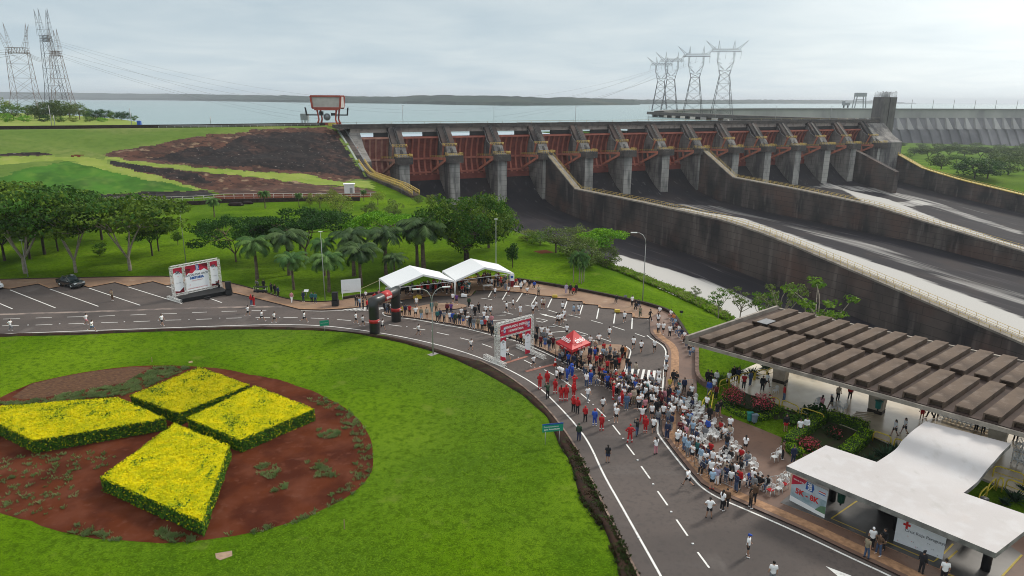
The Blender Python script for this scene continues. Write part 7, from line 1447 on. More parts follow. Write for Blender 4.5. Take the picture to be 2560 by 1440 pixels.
# ================================================================== people
def pj(lean=0, **k):
    J = dict(pel=(0, 0, .95), che=(0, .0, 1.24), nec=(0, -.005, 1.46), hea=(0, .02, 1.60), sL=(.175, 0, 1.40), sR=(-.175, 0, 1.40), eL=(.24, -.03, 1.13), eR=(-.24, -.03, 1.13), wL=(.25, .06, .90), wR=(-.25, .06, .90),
             hL=(.09, 0, .92), hR=(-.09, 0, .92), kL=(.10, .02, .50), kR=(-.10, .02, .50), aL=(.115, -.02, .09), aR=(-.115, -.02, .09))
    for a, b in k.items():
        if a == 'dz': continue
        J[a] = b
    dz = k.get('dz', 0)
    out = {a: Vector(b) for a, b in J.items()}
    for a in out:
        if a[0] in 'pcnhsew' and not a in ('hL', 'hR', 'pel'): out[a].y += lean*max(0, out[a].z-.9)
        if a not in ('kL', 'kR', 'aL', 'aR'): out[a].z += dz
    return out
POSES = {'stand': pj(), 'stand2': pj(kL=(.12, .06, .50), aL=(.16, .06, .09), wL=(.22, .02, .90), wR=(-.2, .14, .98)),
 'cross': pj(eL=(.26, .04, 1.15), eR=(-.26, .04, 1.15), wL=(-.02, .21, 1.17), wR=(.02, .19, 1.22)), 'hips': pj(eL=(.40, -.05, 1.18), eR=(-.40, -.05, 1.18), wL=(.19, .05, 1.02), wR=(-.19, .05, 1.02), kL=(.14, .02, .5), aL=(.19, 0, .09), kR=(-.14, .02, .5), aR=(-.19, 0, .09)),
 'phone': pj(eL=(.24, .12, 1.18), eR=(-.24, .12, 1.18), wL=(.07, .32, 1.42), wR=(-.07, .32, 1.42)), 'photo': pj(eL=(.30, .14, 1.34), eR=(-.30, .14, 1.34), wL=(.10, .24, 1.58), wR=(-.10, .24, 1.58), kL=(.13, .02, .5), aL=(.19, .1, .09), aR=(-.17, -.1, .09)),
 'walk': pj(.06, eL=(.24, -.14, 1.15), wL=(.23, -.12, .91), eR=(-.24, .10, 1.15), wR=(-.22, .26, .98), kL=(.10, .19, .53), aL=(.10, .30, .12), kR=(-.10, -.04, .50), aR=(-.10, -.30, .15)),
 'runA': pj(.16, dz=.02, eL=(.27, -.22, 1.20), wL=(.22, -.04, 1.05), eR=(-.27, .10, 1.16), wR=(-.14, .28, 1.30), kL=(.10, .36, .68), aL=(.10, .26, .30), kR=(-.10, -.12, .53), aR=(-.10, -.40, .20)),
 'runB': pj(.14, dz=.02, eR=(-.27, -.22, 1.20), wR=(-.22, -.04, 1.05), eL=(.27, .10, 1.16), wL=(.14, .28, 1.30), kR=(-.10, .26, .58), aR=(-.10, .40, .16), kL=(.10, -.14, .54), aL=(.10, -.50, .44)),
 'sit': pj(dz=-.44, eL=(.25, .06, 1.15), wL=(.14, .30, 1.02), eR=(-.25, .06, 1.15), wR=(-.14, .30, 1.02), kL=(.13, .42, .50), kR=(-.13, .42, .50), aL=(.14, .44, .09), aR=(-.14, .44, .09)),
 'wide': pj(eL=(.46, 0, 1.36), wL=(.72, .02, 1.34), eR=(-.38, 0, 1.56), wR=(-.46, .02, 1.84), kL=(.14, .02, .5), aL=(.2, 0, .09), kR=(-.14, .02, .5), aR=(-.2, 0, .09)),
 'bend': pj(.75, dz=-.05, eL=(.26, .14, 1.16), wL=(.2, .30, 1.0), eR=(-.26, .14, 1.16), wR=(-.2, .30, 1.0), kL=(.12, .08, .50), kR=(-.12, .08, .50))}
def remesh(mb, vox, name):
    me = mb.mesh('tmp', [SKIN]); o = bpy.data.objects.new('tmp', me); COL.objects.link(o)
    md = o.modifiers.new('r', 'REMESH'); md.mode = 'VOXEL'; md.voxel_size = vox; md.use_smooth_shade = True
    ms = o.modifiers.new('s', 'SMOOTH'); ms.iterations = 2; ms.factor = .5
    dg = bpy.context.evaluated_depsgraph_get(); r = bpy.data.meshes.new_from_object(o.evaluated_get(dg)); r.name = name; bpy.data.objects.remove(o); bpy.data.meshes.remove(me)
    return r
SKIN = mat('skin', (.42, .235, .16), .6, var=.08, rand=.25)
def cap_(mb, a, b, r0, r1):
    a, b = Vector(a), Vector(b); d = (b-a); L_ = max(d.length, 1e-4); d.normalize()
    mb.tube([a-d*r0*.95, a-d*r0*.6, a, b, b+d*r1*.6, b+d*r1*.95], [r0*.3, r0*.8, r0, r1, r1*.8, r1*.3], 10)
def torso(mb, J, g, z0=0):
    for x in (-1, 0, 1):
        o = Vector((x*.065, 0, 0)); o2 = Vector((x*.10, 0, 0)); w = .10 if x else .115
        cap_(mb, J['pel']+o-Vector((0, 0, .02)), J['pel'].lerp(J['che'], .45)+o*.8, w+g, .095+g); cap_(mb, J['pel'].lerp(J['che'], .45)+o*.8, J['che']+o2+Vector((0, 0, .08)), .095+g, .105+g)
    cap_(mb, J['sL']+Vector((-.03, 0, -.02)), J['sR']+Vector((.03, 0, -.02)), .07+g, .07+g)
PC = {}
def piece(pose, kind):
    k_ = (pose, kind)
    if k_ in PC: return PC[k_]
    J = POSES[pose]; mb = MB(); vox = .022
    if kind == 'body':
        vox = .013; torso(mb, J, 0); cap_(mb, J['nec']-Vector((0, 0, .05)), J['hea'], .055, .055)
        h = J['hea']; mb.ball(h+Vector((0, 0, .015)), .1, 12, 0, (.80, .95, 1.20)); mb.ball(h+Vector((0, .045, -.06)), .05, 8, 0, (.9, .9, 1)); mb.ball(h+Vector((0, .10, -.01)), .02, 6, 0, (.8, 1, 1.3))
        for s_ in (-1, 1): mb.ball(h+Vector((s_*.082, 0, 0)), .024, 6, 0, (.5, .8, 1.2))
        for q in 'LR':
            s_ = 1 if q == 'L' else -1
            cap_(mb, J['s'+q], J['e'+q], .052, .042); cap_(mb, J['e'+q], J['w'+q], .042, .030)
            d = (J['w'+q]-J['e'+q]).normalized(); p = J['w'+q]+d*.05; side = d.cross(Vector((0, 1, .2))).normalized(); pn = d.cross(side)
            cap_(mb, J['w'+q], p, .030, .034)
            for i in range(4): b0 = p+side*((i-1.5)*.024); cap_(mb, b0, b0+d*(.055+.012*(1.5-abs(i-1.4)))+pn*.012*s_, .0125, .011)
            cap_(mb, p-d*.02, p+side*.05*s_+d*.02, .014, .012)
            cap_(mb, J['h'+q], J['k'+q], .088, .060); cap_(mb, J['k'+q], J['k'+q].lerp(J['a'+q], .3), .058, .058); cap_(mb, J['k'+q].lerp(J['a'+q], .3), J['a'+q], .058, .038)
            cap_(mb, J['a'+q], J['a'+q]+Vector((0, .13, -.045)), .04, .034)
    elif kind in ('tee', 'long'):
        torso(mb, J, .020)
        for q in 'LR':
            cap_(mb, J['s'+q], J['s'+q].lerp(J['e'+q], .62 if kind == 'tee' else 1), .075, .062 if kind == 'tee' else .058)
            if kind == 'long': cap_(mb, J['e'+q], J['e'+q].lerp(J['w'+q], .95), .058, .046)
        cap_(mb, J['pel']+Vector((.05, 0, -.03)), J['pel']+Vector((-.05, 0, -.03)), .125, .125)
    elif kind in ('shorts', 'trousers', 'skirt'):
        cap_(mb, J['pel']+Vector((.055, 0, -.04)), J['pel']+Vector((-.055, 0, -.04)), .118, .118)
        for q in 'LR':
            if kind == 'trousers': cap_(mb, J['h'+q], J['k'+q], .104, .078); cap_(mb, J['k'+q], J['k'+q].lerp(J['a'+q], .93), .078, .066)
            else: cap_(mb, J['h'+q], J['h'+q].lerp(J['k'+q], .62), .106, .098)
    elif kind == 'shoes':
        vox = .016
        for q in 'LR':
            s_ = (J['a'+q]-J['k'+q]).normalized(); fw_ = Vector((0, 1, 0)); up_ = -s_; f = (fw_-up_*fw_.dot(up_)*.55).normalized()
            mb.tube([J['a'+q]-f*.06-up_*.045, J['a'+q]+f*.05-up_*.05, J['a'+q]+f*.16-up_*.055], [.046, .05, .036], 8)
    elif kind in ('hair', 'hair_long', 'cap', 'hood'):
        vox = .016; h = J['hea']
        if kind == 'hood': mb.ball(h+Vector((0, -.015, .02)), .125, 10, 0, (.95, 1.0, 1.15)); cap_(mb, J['nec']+Vector((0, -.04, -.02)), h+Vector((0, -.05, -.05)), .09, .085)
        else:
            mb.ball(h+Vector((0, -.02, .045)), .108, 12, 0, (.88, 1.0, 1.08))
            if kind == 'hair_long': cap_(mb, h+Vector((0, -.075, .02)), J['nec']+Vector((0, -.11, -.16)), .07, .05)
            if kind == 'cap': mb.tube([h+Vector((0, .06, .075)), h+Vector((0, .17, .065))], [.07, .05], 8)
    elif kind == 'band':
        m2 = MB()
        for q in 'LR': a, b = J['k'+q], J['a'+q]; m2.tube([a.lerp(b, .55), a.lerp(b, .72)], .079, 10)
        PC[k_] = m2.mesh('reflective_band', [WHITEP]); return PC[k_]
    PC[k_] = remesh(mb, vox, kind); return PC[k_]
def cm(n, c): return mat('cloth_'+n, c, .8, col2=tuple(x*(.88 if n == 'white' else .72) for x in c), vs=4, rand=.1)
CLO = {'white': (.93, .93, .94), 'black': (.018, .018, .022), 'navy': (.025, .035, .085), 'grey': (.22, .23, .25), 'red': (.52, .018, .022), 'maroon': (.14, .018, .025), 'blue': (.03, .09, .46), 'lightblue': (.33, .47, .62), 'denim': (.10, .17, .30), 'jeans': (.07, .11, .20), 'teal': (.03, .15, .15), 'green': (.035, .07, .04), 'khaki': (.30, .25, .17), 'brown': (.13, .075, .045), 'pink': (.62, .26, .30), 'lilac': (.48, .42, .58), 'purple': (.14, .05, .25), 'beige': (.50, .42, .33), 'yellow': (.58, .42, .08), 'orange': (.62, .22, .07)}
CM = {k: cm(k, v) for k, v in CLO.items()}; HAIRM = mat('hair_dark', (.018, .013, .010), .6, rand=.2)
def onum(n):
    a = 'zero first second third fourth fifth sixth seventh eighth ninth tenth eleventh twelfth thirteenth fourteenth fifteenth sixteenth seventeenth eighteenth nineteenth'.split()
    if n < 20: return a[n]
    t = n//10; return {2: 'twent', 3: 'thirt', 4: 'fort', 5: 'fift', 6: 'sixt', 7: 'sevent', 8: 'eight', 9: 'ninet'}[t]+('ieth' if n % 10 == 0 else 'y-'+a[n % 10])
PEOPLE = []
NOUN = {'stand': 'person', 'stand2': 'person', 'cross': 'arms-folded person', 'hips': 'person, hands on hips,', 'phone': 'person filming', 'photo': 'photographer', 'walk': 'walker', 'runA': 'runner', 'runB': 'runner', 'sit': 'seated person', 'wide': 'person with spread arms', 'bend': 'bending person'}
NOUN['wide'] = 'person, arms spread,'
SPECS = []
def person(x, y, pose, top, bot, hair, face, zone, z=.03, sc=1.0, shoes='white', hc=None, pos=None):
    SPECS.append((pos or G(x, y, z), pose, top, bot, hair, face, zone, sc, shoes, hc))
def build_person(p, pose, top, bot, hair, face, zone, sc, shoes, hc):
    tk, tc_ = top.split(':') if ':' in top else ('tee', top); bk_, bc = bot.split(':') if ':' in bot else ('shorts', bot)
    b = bpy.data.objects.new('person', piece(pose, 'body')); COL.objects.link(b); b.location = p; b.rotation_euler = (0, 0, -R(face)); b.scale = (sc, sc, sc)
    parts = [({'tee': 'shirt', 'long': 'jacket' if tc_ != bc else 'overall_top'}[tk], tk, CM[tc_]), ({'shorts': 'shorts', 'trousers': 'trousers', 'skirt': 'skirt'}[bk_], bk_, CM[bc]), ('shoes', 'shoes', CM[shoes])]
    hm = HAIRM if hair in ('hair', 'hair_long') else CM[hc or 'red']
    parts.append((hair if hair not in ('hair_long',) else 'long_hair', hair, hm))
    if tk == 'long' and tc_ == bc and tc_ in ('red', 'blue'): parts.append(('reflective_band', 'band', WHITEP))
    for nm, kd, m_ in parts:
        o = bpy.data.objects.new(nm, piece(pose, kd)); COL.objects.link(o); o.parent = b; o.material_slots[0].link = 'OBJECT'; o.material_slots[0].material = m_
    b.material_slots[0].link = 'OBJECT'; b.material_slots[0].material = SKIN
    if tk == 'long' and tc_ == bc: desc = '%s coverall' % tc_
    else: desc = '%s %s and %s' % (tc_, {'tee': 'tee', 'long': 'jacket'}[tk], bc+' '+('shorts' if bk_ == 'shorts' else 'trousers'))
    base = '%s in %s%s %s' % (NOUN[pose], desc, {'cap': '', 'hood': ''}.get(hair, ''), zone)
    PEOPLE.append((b, base, proj((p.x, p.y, p.z+.8))[0], zone)); return b
RD, PKL, ISL, LOT, PLZ_, CHA, WAL = 'on the near road', 'by the left parking bays', 'along the traffic island', 'in the curved parking lot', 'on the wet plaza', 'among the white chairs', 'on the wall path'
def many(ox, oy, k, zone, txt, z=.03):
    for ln in txt.strip().split(';'):
        f = ln.split()
        if len(f) < 7: continue
        person(ox+float(f[0])/k, oy+float(f[1])/k, f[2], f[3], f[4], f[5], float(f[6]), zone, z, 1+random.uniform(-.05, .04), f[7] if len(f) > 7 else random.choice(['white', 'white', 'black']), f[8] if len(f) > 8 else None)
W, K = 'white', 'shorts:black'
many(0, 0, 1, RD, '''28 829 runA white trousers:grey hair 95; 217 814 runA white shorts:pink hair_long 92; 232 831 runB white shorts:denim hair 92; 406 815 walk white shorts:black hair 105 black; 620 792.5 runA white shorts:black hair_long 88; 655 805 runB white shorts:black hair 85 black;
686 809 runA white shorts:black hair 88; 761 807.5 runB white shorts:black hair_long 90; 890 810 walk white shorts:black hair 95; 907 817.5 runA white shorts:black hair_long 100; 956 827 runB white shorts:black hair 105 black; 1046 840 runA white shorts:black hair 110; 1177 878 runA white shorts:black hair 118;
1268 901 runB white shorts:black hair 122 black; 1333 921 runA white shorts:black hair 128; 1719 1219 runB white shorts:black cap -35 black black; 1772 1295 hips white shorts:black hair 10 black; 1868 1390 stand2 white shorts:black cap 120 white blue; 1929 1462 stand white trousers:grey hair 10;
1639 1135 phone white trousers:pink hair_long 340 black; 1519 1156 stand black shorts:navy hair_long 5 black; 1447 1101 stand long:green trousers:navy cap 20 black green''')
many(0, 0, 1, PKL, '''282 751 phone khaki trousers:brown hair 200 black; 629 764 stand long:red trousers:jeans hood 20; 635 765 stand long:red trousers:red hair_long 30; 730 756 walk pink trousers:white hair 150; 759 754 stand long:navy trousers:navy hair 200 black; 780 757 stand long:teal trousers:black hair 170 black;
789 758 stand long:teal trousers:navy cap 185 black black; 679 733 cross long:black trousers:black hair_long 120 black; 688 736 stand long:black trousers:black hair 150 black; 696 742 stand long:navy trousers:black hair 120 black; 549 726 bend long:black trousers:black hair 200 black; 660 724 stand long:black trousers:black hair 170 black; 645 722 bend long:grey trousers:black hair 180 black''', .14)
many(880, 600, 5.333, 'at the upper zebra crossing', '''75 890 stand long:black trousers:black hair 90; 105 910 stand lightblue trousers:navy hair 120; 150 925 cross black trousers:black hair 100; 205 935 stand long:red trousers:black hair 110 black; 187 775 sit white trousers:black hair 200; 300 840 walk long:red trousers:black hair 120; 50 880 stand long:black trousers:grey hair_long 80; 360 800 stand pink trousers:black hair 100''', .06)
many(880, 600, 5.333, ISL, '''440 965 stand long:black trousers:black hair 150; 470 975 stand long:grey trousers:jeans hair 150; 500 985 cross long:black trousers:black hair_long 150; 530 985 stand white trousers:grey hair 150; 640 985 stand long:black trousers:black hair 160; 665 1020 stand2 yellow shorts:black hair 160; 710 1010 stand long:navy trousers:brown hair 170; 770 1012 stand red trousers:black hair 165; 850 1038 hips white shorts:black hair 165; 862 905 stand white shorts:grey hair 190;
925 1052 stand long:khaki trousers:lightblue hair 170; 1000 1048 stand long:beige shorts:brown hair 165; 1065 965 stand long:teal trousers:teal hair 175 black; 1125 960 stand2 long:khaki trousers:brown hair_long 190; 1140 1086 stand long:teal trousers:black hair 170 black; 1175 1070 stand long:navy trousers:navy hair 170 black; 1230 1098 cross long:grey trousers:black hair 170; 1270 985 stand long:maroon trousers:black hair_long 180; 1305 1105 stand white trousers:navy hair 172; 1322 985 stand purple trousers:navy hair_long 170;
1380 1128 stand long:green trousers:black hair 172 black; 1435 1128 stand long:black trousers:jeans hair_long 172; 1485 1132 stand grey shorts:blue hair 175; 1545 1152 cross white trousers:grey hair 172; 1580 1168 stand long:black trousers:black hair 175; 1600 992 hips white trousers:grey hair 190; 1622 1184 stand long:grey trousers:lightblue hair_long 175; 1640 1022 stand long:black trousers:black hair 180; 1680 1192 stand khaki trousers:brown hair 175; 1690 982 phone long:black trousers:black hair 190;
1735 1205 stand long:lightblue trousers:black hair_long 178; 1772 1205 stand red shorts:black hair 178; 1800 1155 stand white trousers:black hair 178; 1832 1242 stand long:black trousers:black hair 180; 1862 1150 cross long:pink trousers:jeans hair_long 180; 1345 842 stand white shorts:black hair_long 190; 1395 862 stand purple shorts:black hair 195; 1560 902 stand long:green trousers:black hair 200; 1345 1112 stand long:blue trousers:navy hair 172; 1510 1060 stand black trousers:black hair_long 180; 1460 1050 stand white trousers:brown hair 178; 1760 1090 stand white trousers:jeans hair 178''', .16)
many(1200, 700, 4.923, 'right of the truss arch', '''150 700 stand long:black trousers:black hair 185; 200 715 stand long:grey trousers:black hair_long 185; 370 742 stand long:black trousers:black hair 188; 420 700 stand white trousers:black hair 190; 460 762 stand long:navy trousers:black hair_long 188; 500 790 stand red trousers:black hair 188; 545 800 stand white trousers:khaki hair 190; 575 770 cross long:black trousers:black hair 190; 520 730 stand long:beige trousers:jeans hair_long 190; 690 800 stand long:black trousers:black hair_long 195; 700 700 stand black trousers:black hair 195; 760 725 stand white trousers:black hair 195; 745 835 stand maroon trousers:black hair_long 195; 800 850 stand denim shorts:blue hair 195; 850 872 stand long:black trousers:jeans hair 195;
900 855 stand maroon trousers:black hair_long 195; 780 775 stand long:grey trousers:black hair_long 195; 830 725 stand white trousers:grey hair 195; 862 785 cross white trousers:black hair_long 195; 640 760 stand long:green trousers:black hair 190; 310 720 stand long:black trousers:grey hair 188; 260 690 stand white trousers:black hair 185''', .16)
many(1200, 700, 4.923, LOT, '''70 442 hips white shorts:black hair 30; 128 443 walk white shorts:black hair 150; 185 212 photo white shorts:black hair_long 160; 328 398 walk white shorts:black hair_long 290 white; 405 358 walk white shorts:black hair 100 black; 350 192 stand white shorts:maroon hair_long 40; 495 442 stand white shorts:white hair_long 170; 505 150 stand white shorts:black cap 20 white white; 720 192 cross long:beige trousers:black hair_long 190; 650 425 stand white shorts:black hair 10; 690 388 walk white shorts:black hair 60 black; 765 352 stand white shorts:brown hair_long 150; 785 355 stand beige shorts:maroon hair_long 150;
1015 400 stand white shorts:black hair 30; 1150 437 walk lightblue shorts:denim hair 60; 1215 430 stand white shorts:denim hair_long 350; 945 552 walk white shorts:black hair_long 80; 975 557 stand white shorts:black hair 120 black; 1012 542 walk white shorts:brown hair 200; 1035 500 stand white shorts:maroon hair_long 200; 1068 692 stand white shorts:black hair 20 black; 1590 727 walk white shorts:black hair 330; 1460 807 hips white shorts:black hair 170 black; 1775 527 walk white shorts:black hair 15; 1885 857 walk white shorts:black hair 10 black; 1980 897 walk white shorts:black hair 5 black; 2145 892 walk white shorts:black hair_long 190; 2292 1062 stand white shorts:denim hair 10 black; 2280 1192 stand white shorts:black hair_long 15 black; 1355 830 stand white trousers:black hair 190; 580 172 sit white shorts:black hair 180''')
many(1200, 700, 4.923, WAL, '''1060 168 stand long:lilac trousers:lilac hair_long 190; 1112 172 stand long:black trousers:black hair 190; 1150 174 sit long:red trousers:black hair 190; 1182 172 stand long:black trousers:black hair_long 190; 1970 462 walk khaki trousers:green hair 200 black; 2090 502 walk long:black trousers:black hair 120 black; 2190 552 stand white shorts:black hair_long 15; 2190 662 stand white trousers:black hair 190; 2252 668 walk white shorts:black hair 175; 1870 322 stand white trousers:black hair_long 170; 2332 702 stand white trousers:black hair 190; 1950 335 sit long:black trousers:jeans hair 180''', .16)
def seat(x, y, top, bot, hair, face, zone, z): person(x, y, 'sit', top, bot, hair, face, zone, z)
for i, (x, y, a, b, h, fc) in enumerate([(1541, 752, 'long:black', 'trousers:black', 'hair', 200), (1649, 782, 'white', 'shorts:black', 'hair', 215), (1677, 790, 'white', 'shorts:pink', 'hair_long', 230), (1684, 800, 'long:orange', 'trousers:denim', 'hair', 235), (1688, 812, 'lightblue', 'trousers:jeans', 'hair', 240), (1691, 822, 'maroon', 'trousers:black', 'hair_long', 240), (1697, 830, 'white', 'trousers:denim', 'hair', 240), (1704, 838, 'long:navy', 'trousers:jeans', 'hair', 240), (1711, 846, 'white', 'shorts:black', 'hair', 240), (1717, 852, 'pink', 'trousers:black', 'hair_long', 245), (1590, 770, 'long:black', 'trousers:black', 'hair', 205), (1723, 862, 'long:denim', 'trousers:jeans', 'hair', 250), (1729, 872, 'long:beige', 'trousers:black', 'hair_long', 255), (1732, 884, 'lightblue', 'trousers:denim', 'hair', 255), (1300, 710, 'long:navy', 'trousers:black', 'hair', 195), (1312, 712, 'white', 'trousers:black', 'hair', 195), (1324, 714, 'long:black', 'trousers:black', 'hair_long', 195), (1336, 716, 'long:blue', 'trousers:black', 'hair', 195), (1290, 708, 'red', 'trousers:black', 'hair', 195)]):
    seat(x, y+4, a, b, h, fc, 'on the dark lawn wall', .18)
many(1200, 700, 4.923, 'on the teardrop island', '''1430 968 stand long:black trousers:black hair 200 black; 1510 992 stand lightblue shorts:grey hair 190; 1745 968 stand2 long:black trousers:black hair_long 150; 1780 965 stand orange trousers:black hair 230 black; 1688 1062 stand long:black trousers:black hair 190 black; 1548 1018 stand grey trousers:black hair 200; 1595 1065 stand long:black trousers:maroon hair 200; 1812 1105 stand long:black trousers:denim hair_long 200; 1665 1130 stand long:black trousers:black hair_long 200''', .16)
many(1300, 880, 4.923, RD, '''243 458 cross long:red trousers:red hood 15 red; 430 512 stand2 long:red trousers:red hood 15 red; 505 602 stand long:red trousers:red hair_long 15 red; 566 602 stand long:red trousers:red hood 10 red; 665 472 photo long:red trousers:red cap 20 red; 333 420 stand long:red trousers:red hood 10 red; 1000 967 stand2 long:red trousers:red cap 20 red; 1350 1112 hips long:red trousers:red cap 0 red; 1540 992 stand long:red trousers:red hood 200 red; 1500 872 wide white trousers:red cap 195 red; 1145 582 stand long:red trousers:red cap 90 red; 1250 662 stand long:red trousers:red hood 60 red;
655 737 stand red trousers:black hood 20 black; 705 762 stand long:red trousers:black hood 20 black; 800 857 stand2 long:red trousers:black hood 10 black; 660 560 stand long:red trousers:red hood 30 red; 915 907 stand2 long:blue trousers:blue cap 20; 578 352 stand long:blue trousers:blue hair 60; 640 325 stand long:blue trousers:blue cap 60 white blue; 602 290 bend long:blue trousers:blue hair 80; 866 402 stand long:blue trousers:blue cap 30 white red; 340 572 photo long:green trousers:black hair 330 black; 1438 1027 photo long:black trousers:jeans hair 320 black;
490 332 stand2 white trousers:black hair 60; 522 345 stand white shorts:navy hair 60; 455 330 stand white shorts:brown hair_long 60; 450 380 stand white shorts:black hair 60; 815 432 stand white trousers:jeans hair 20; 830 612 walk white trousers:grey hair_long 160; 1015 737 walk white shorts:black hair_long 150 black; 1165 800 stand white shorts:navy hair 120; 1182 866 stand2 white shorts:black hair_long 190; 1215 712 stand lilac shorts:black hair 120; 1308 712 stand long:denim trousers:denim hair_long 190; 1498 642 stand lightblue shorts:black hair_long 350; 1550 522 hips white shorts:navy hair 40; 1605 432 stand white shorts:black cap 20 white red; 1700 382 stand white shorts:white hair 20; 1702 475 stand white shorts:grey hair 20;
1618 682 stand white shorts:black hair_long 15; 1668 585 stand white shorts:black hair_long 200; 1638 1002 walk white shorts:black hair 10 black; 1692 902 stand2 long:grey trousers:navy hair 20 black; 1600 560 walk white trousers:grey hair 30; 1420 300 stand2 long:beige trousers:grey hair 40; 1340 260 stand black trousers:denim hair_long 200; 1355 590 stand long:black trousers:black hair 200; 1395 640 stand2 long:beige trousers:khaki hair_long 190; 1380 470 stand white trousers:black hair 60''')
many(1300, 880, 4.923, CHA, '''1810 1067 stand long:navy trousers:navy hair 200 black; 1930 1178 stand white shorts:black cap 210 white white; 1760 830 stand white shorts:black hair_long 200; 1740 700 stand maroon trousers:black hair_long 240; 1770 640 stand long:pink trousers:jeans hair 230; 1720 650 stand long:maroon trousers:black hair 240; 1830 600 stand long:navy trousers:black hair 230''', .16)
many(1600, 900, 4.923, CHA, '''330 960 stand2 lightblue trousers:jeans hair_long 240; 540 1120 stand long:lightblue trousers:denim hair 235; 580 1180 stand long:lightblue trousers:grey hair 235; 610 1172 stand long:grey trousers:denim hair_long 235; 560 1000 stand pink trousers:navy hair_long 240; 690 1060 stand long:navy trousers:black hair 240; 700 1200 stand long:teal trousers:black hair 235; 740 1290 stand long:lightblue trousers:white hair 235; 860 1210 stand red trousers:black hair_long 230; 1100 895 walk white trousers:black hair 200; 1290 1135 stand white shorts:black hair_long 20; 1062 1115 stand black trousers:denim hair 210 black;
850 765 stand long:black trousers:black hair 215 black; 945 705 stand black shorts:navy hair 200; 975 690 walk long:black shorts:black hair_long 150; 815 625 walk white trousers:black hair 215; 845 440 stand long:blue trousers:grey hair 200; 905 395 stand white shorts:grey hair 210; 825 300 stand long:black trousers:black hair 190; 865 310 cross long:black trousers:black hair 190; 935 300 stand long:white trousers:grey hair_long 200; 930 480 stand maroon trousers:black hair_long 210; 790 1000 stand long:grey trousers:black hair_long 230; 825 920 stand long:blue trousers:navy hair 230; 1750 1220 stand brown trousers:black hair 100; 1880 1265 stand long:navy trousers:navy hair 180 black; 405 300 stand long:black trousers:black hair 200 black; 440 330 cross long:black trousers:grey hair_long 200 black; 360 390 stand yellow trousers:beige hair_long 200;
400 560 stand long:maroon trousers:black hair 230; 340 520 stand long:black trousers:black hair 240; 540 400 stand long:navy trousers:black hair_long 200; 630 480 stand white trousers:black hair 200; 600 540 stand long:black trousers:black hair_long 200; 350 620 stand long:navy trousers:jeans hair 240; 300 700 stand maroon trousers:jeans hair_long 240; 380 860 stand long:navy trousers:grey hair 240; 340 800 stand long:grey trousers:jeans hair 240''', .16)
many(1600, 1130, 4.923, CHA, '''880 452 stand lightblue shorts:black cap 10 red white; 940 402 stand lilac trousers:white hair_long 215; 970 395 stand long:grey trousers:black hair 215; 1210 447 stand long:red trousers:black hair_long 230; 1050 330 stand long:beige trousers:white hair 225; 1110 350 stand long:black trousers:black hair_long 225; 1170 360 stand white trousers:navy hair 225; 1430 500 stand2 long:black trousers:black hair 230 black; 1380 430 stand white trousers:black hair_long 230; 1390 520 stand long:grey trousers:grey hair 235; 860 270 bend long:denim trousers:jeans hair 235; 780 250 sit long:navy trousers:black hair 230''', .16)
many(1600, 1130, 4.923, 'at the near kerb', '''1008 717 stand white trousers:black hair_long 60; 1060 687 stand long:brown trousers:black hair 200; 1350 682 stand2 long:brown trousers:black hair_long 90; 1395 628 stand long:brown trousers:black hair 210''', .16)
many(1920, 1040, 3.6, 'beside the white roof', '''880 1277 stand2 khaki trousers:jeans hair 70 black; 990 1247 hips long:brown trousers:jeans hair 250; 925 1190 stand white trousers:black cap 200 black white; 1030 1202 stand long:black trousers:black hair 250; 1375 1412 stand long:black trousers:black cap 60 black black; 1570 1500 stand white trousers:black hair 20; 155 138 stand long:black shorts:red hair_long 180; 280 180 stand white trousers:black hair 190; 338 160 stand2 long:white trousers:black hair_long 200''', .17)
many(1700, 720, 2.977, PLZ_, '''520 728 stand long:denim trousers:jeans hair_long 150; 645 742 walk white shorts:black hair 60 black; 610 767 stand long:black trousers:black hair_long 200; 770 838 stand2 long:red trousers:denim hair 100 black; 1048 920 walk long:pink trousers:jeans hair_long 60 white; 1122 907 walk long:black shorts:khaki cap 270 black white; 1172 838 stand beige trousers:black cap 180 black black; 1262 830 stand2 long:red trousers:black hair_long 200 black; 1595 1102 walk white shorts:black hair_long 260 black; 1668 1087 walk white shorts:black hair_long 265 black; 1797 978 stand red shorts:red hair_long 220; 1862 968 walk lightblue trousers:black hair 270 black; 1905 962 bend long:black trousers:black hair 200; 2200 1062 stand white trousers:black hair 180; 2252 1078 stand long:black trousers:black hair 190;
430 702 stand long:navy trousers:navy hair 190; 395 690 stand long:black trousers:black hair 190; 360 722 stand white trousers:black hair 200; 472 752 stand red trousers:black hair_long 200; 2520 1132 sit long:black trousers:black hair 250''', .21)
# packed spectators behind the red tent, near the crossing and in the chair rows
def scatter(n, poly, dmin, pal, zone, z, face, sd_, poses=('stand', 'stand', 'stand2', 'cross', 'phone')):
    r = random.Random(sd_); Q = [(p.x, p.y) for p in GS(poly)]; x0, x1 = min(q[0] for q in Q), max(q[0] for q in Q); y0, y1 = min(q[1] for q in Q), max(q[1] for q in Q)
    pl_ = [q_[0].to_2d() for q_ in SPECS]; c = 0; t = 0
    while c < n and t < 4000:
        t += 1; q = Vector((r.uniform(x0, x1), r.uniform(y0, y1)))
        if not inpoly(q.x, q.y, Q) or any((q-o).length < dmin for o in pl_): continue
        pl_.append(q); top, bot = r.choice(pal); hc = None; hair = r.choice(['hair', 'hair', 'hair_long'])
        if r.random() < .12: hair, hc = 'cap', r.choice(['red', 'black', 'white'])
        person(0, 0, r.choice(poses), top, bot, hair, face+r.uniform(-40, 40), zone, z, r.uniform(.93, 1.04), r.choice(['white', 'black']), hc, Vector((q.x, q.y, z))); c += 1
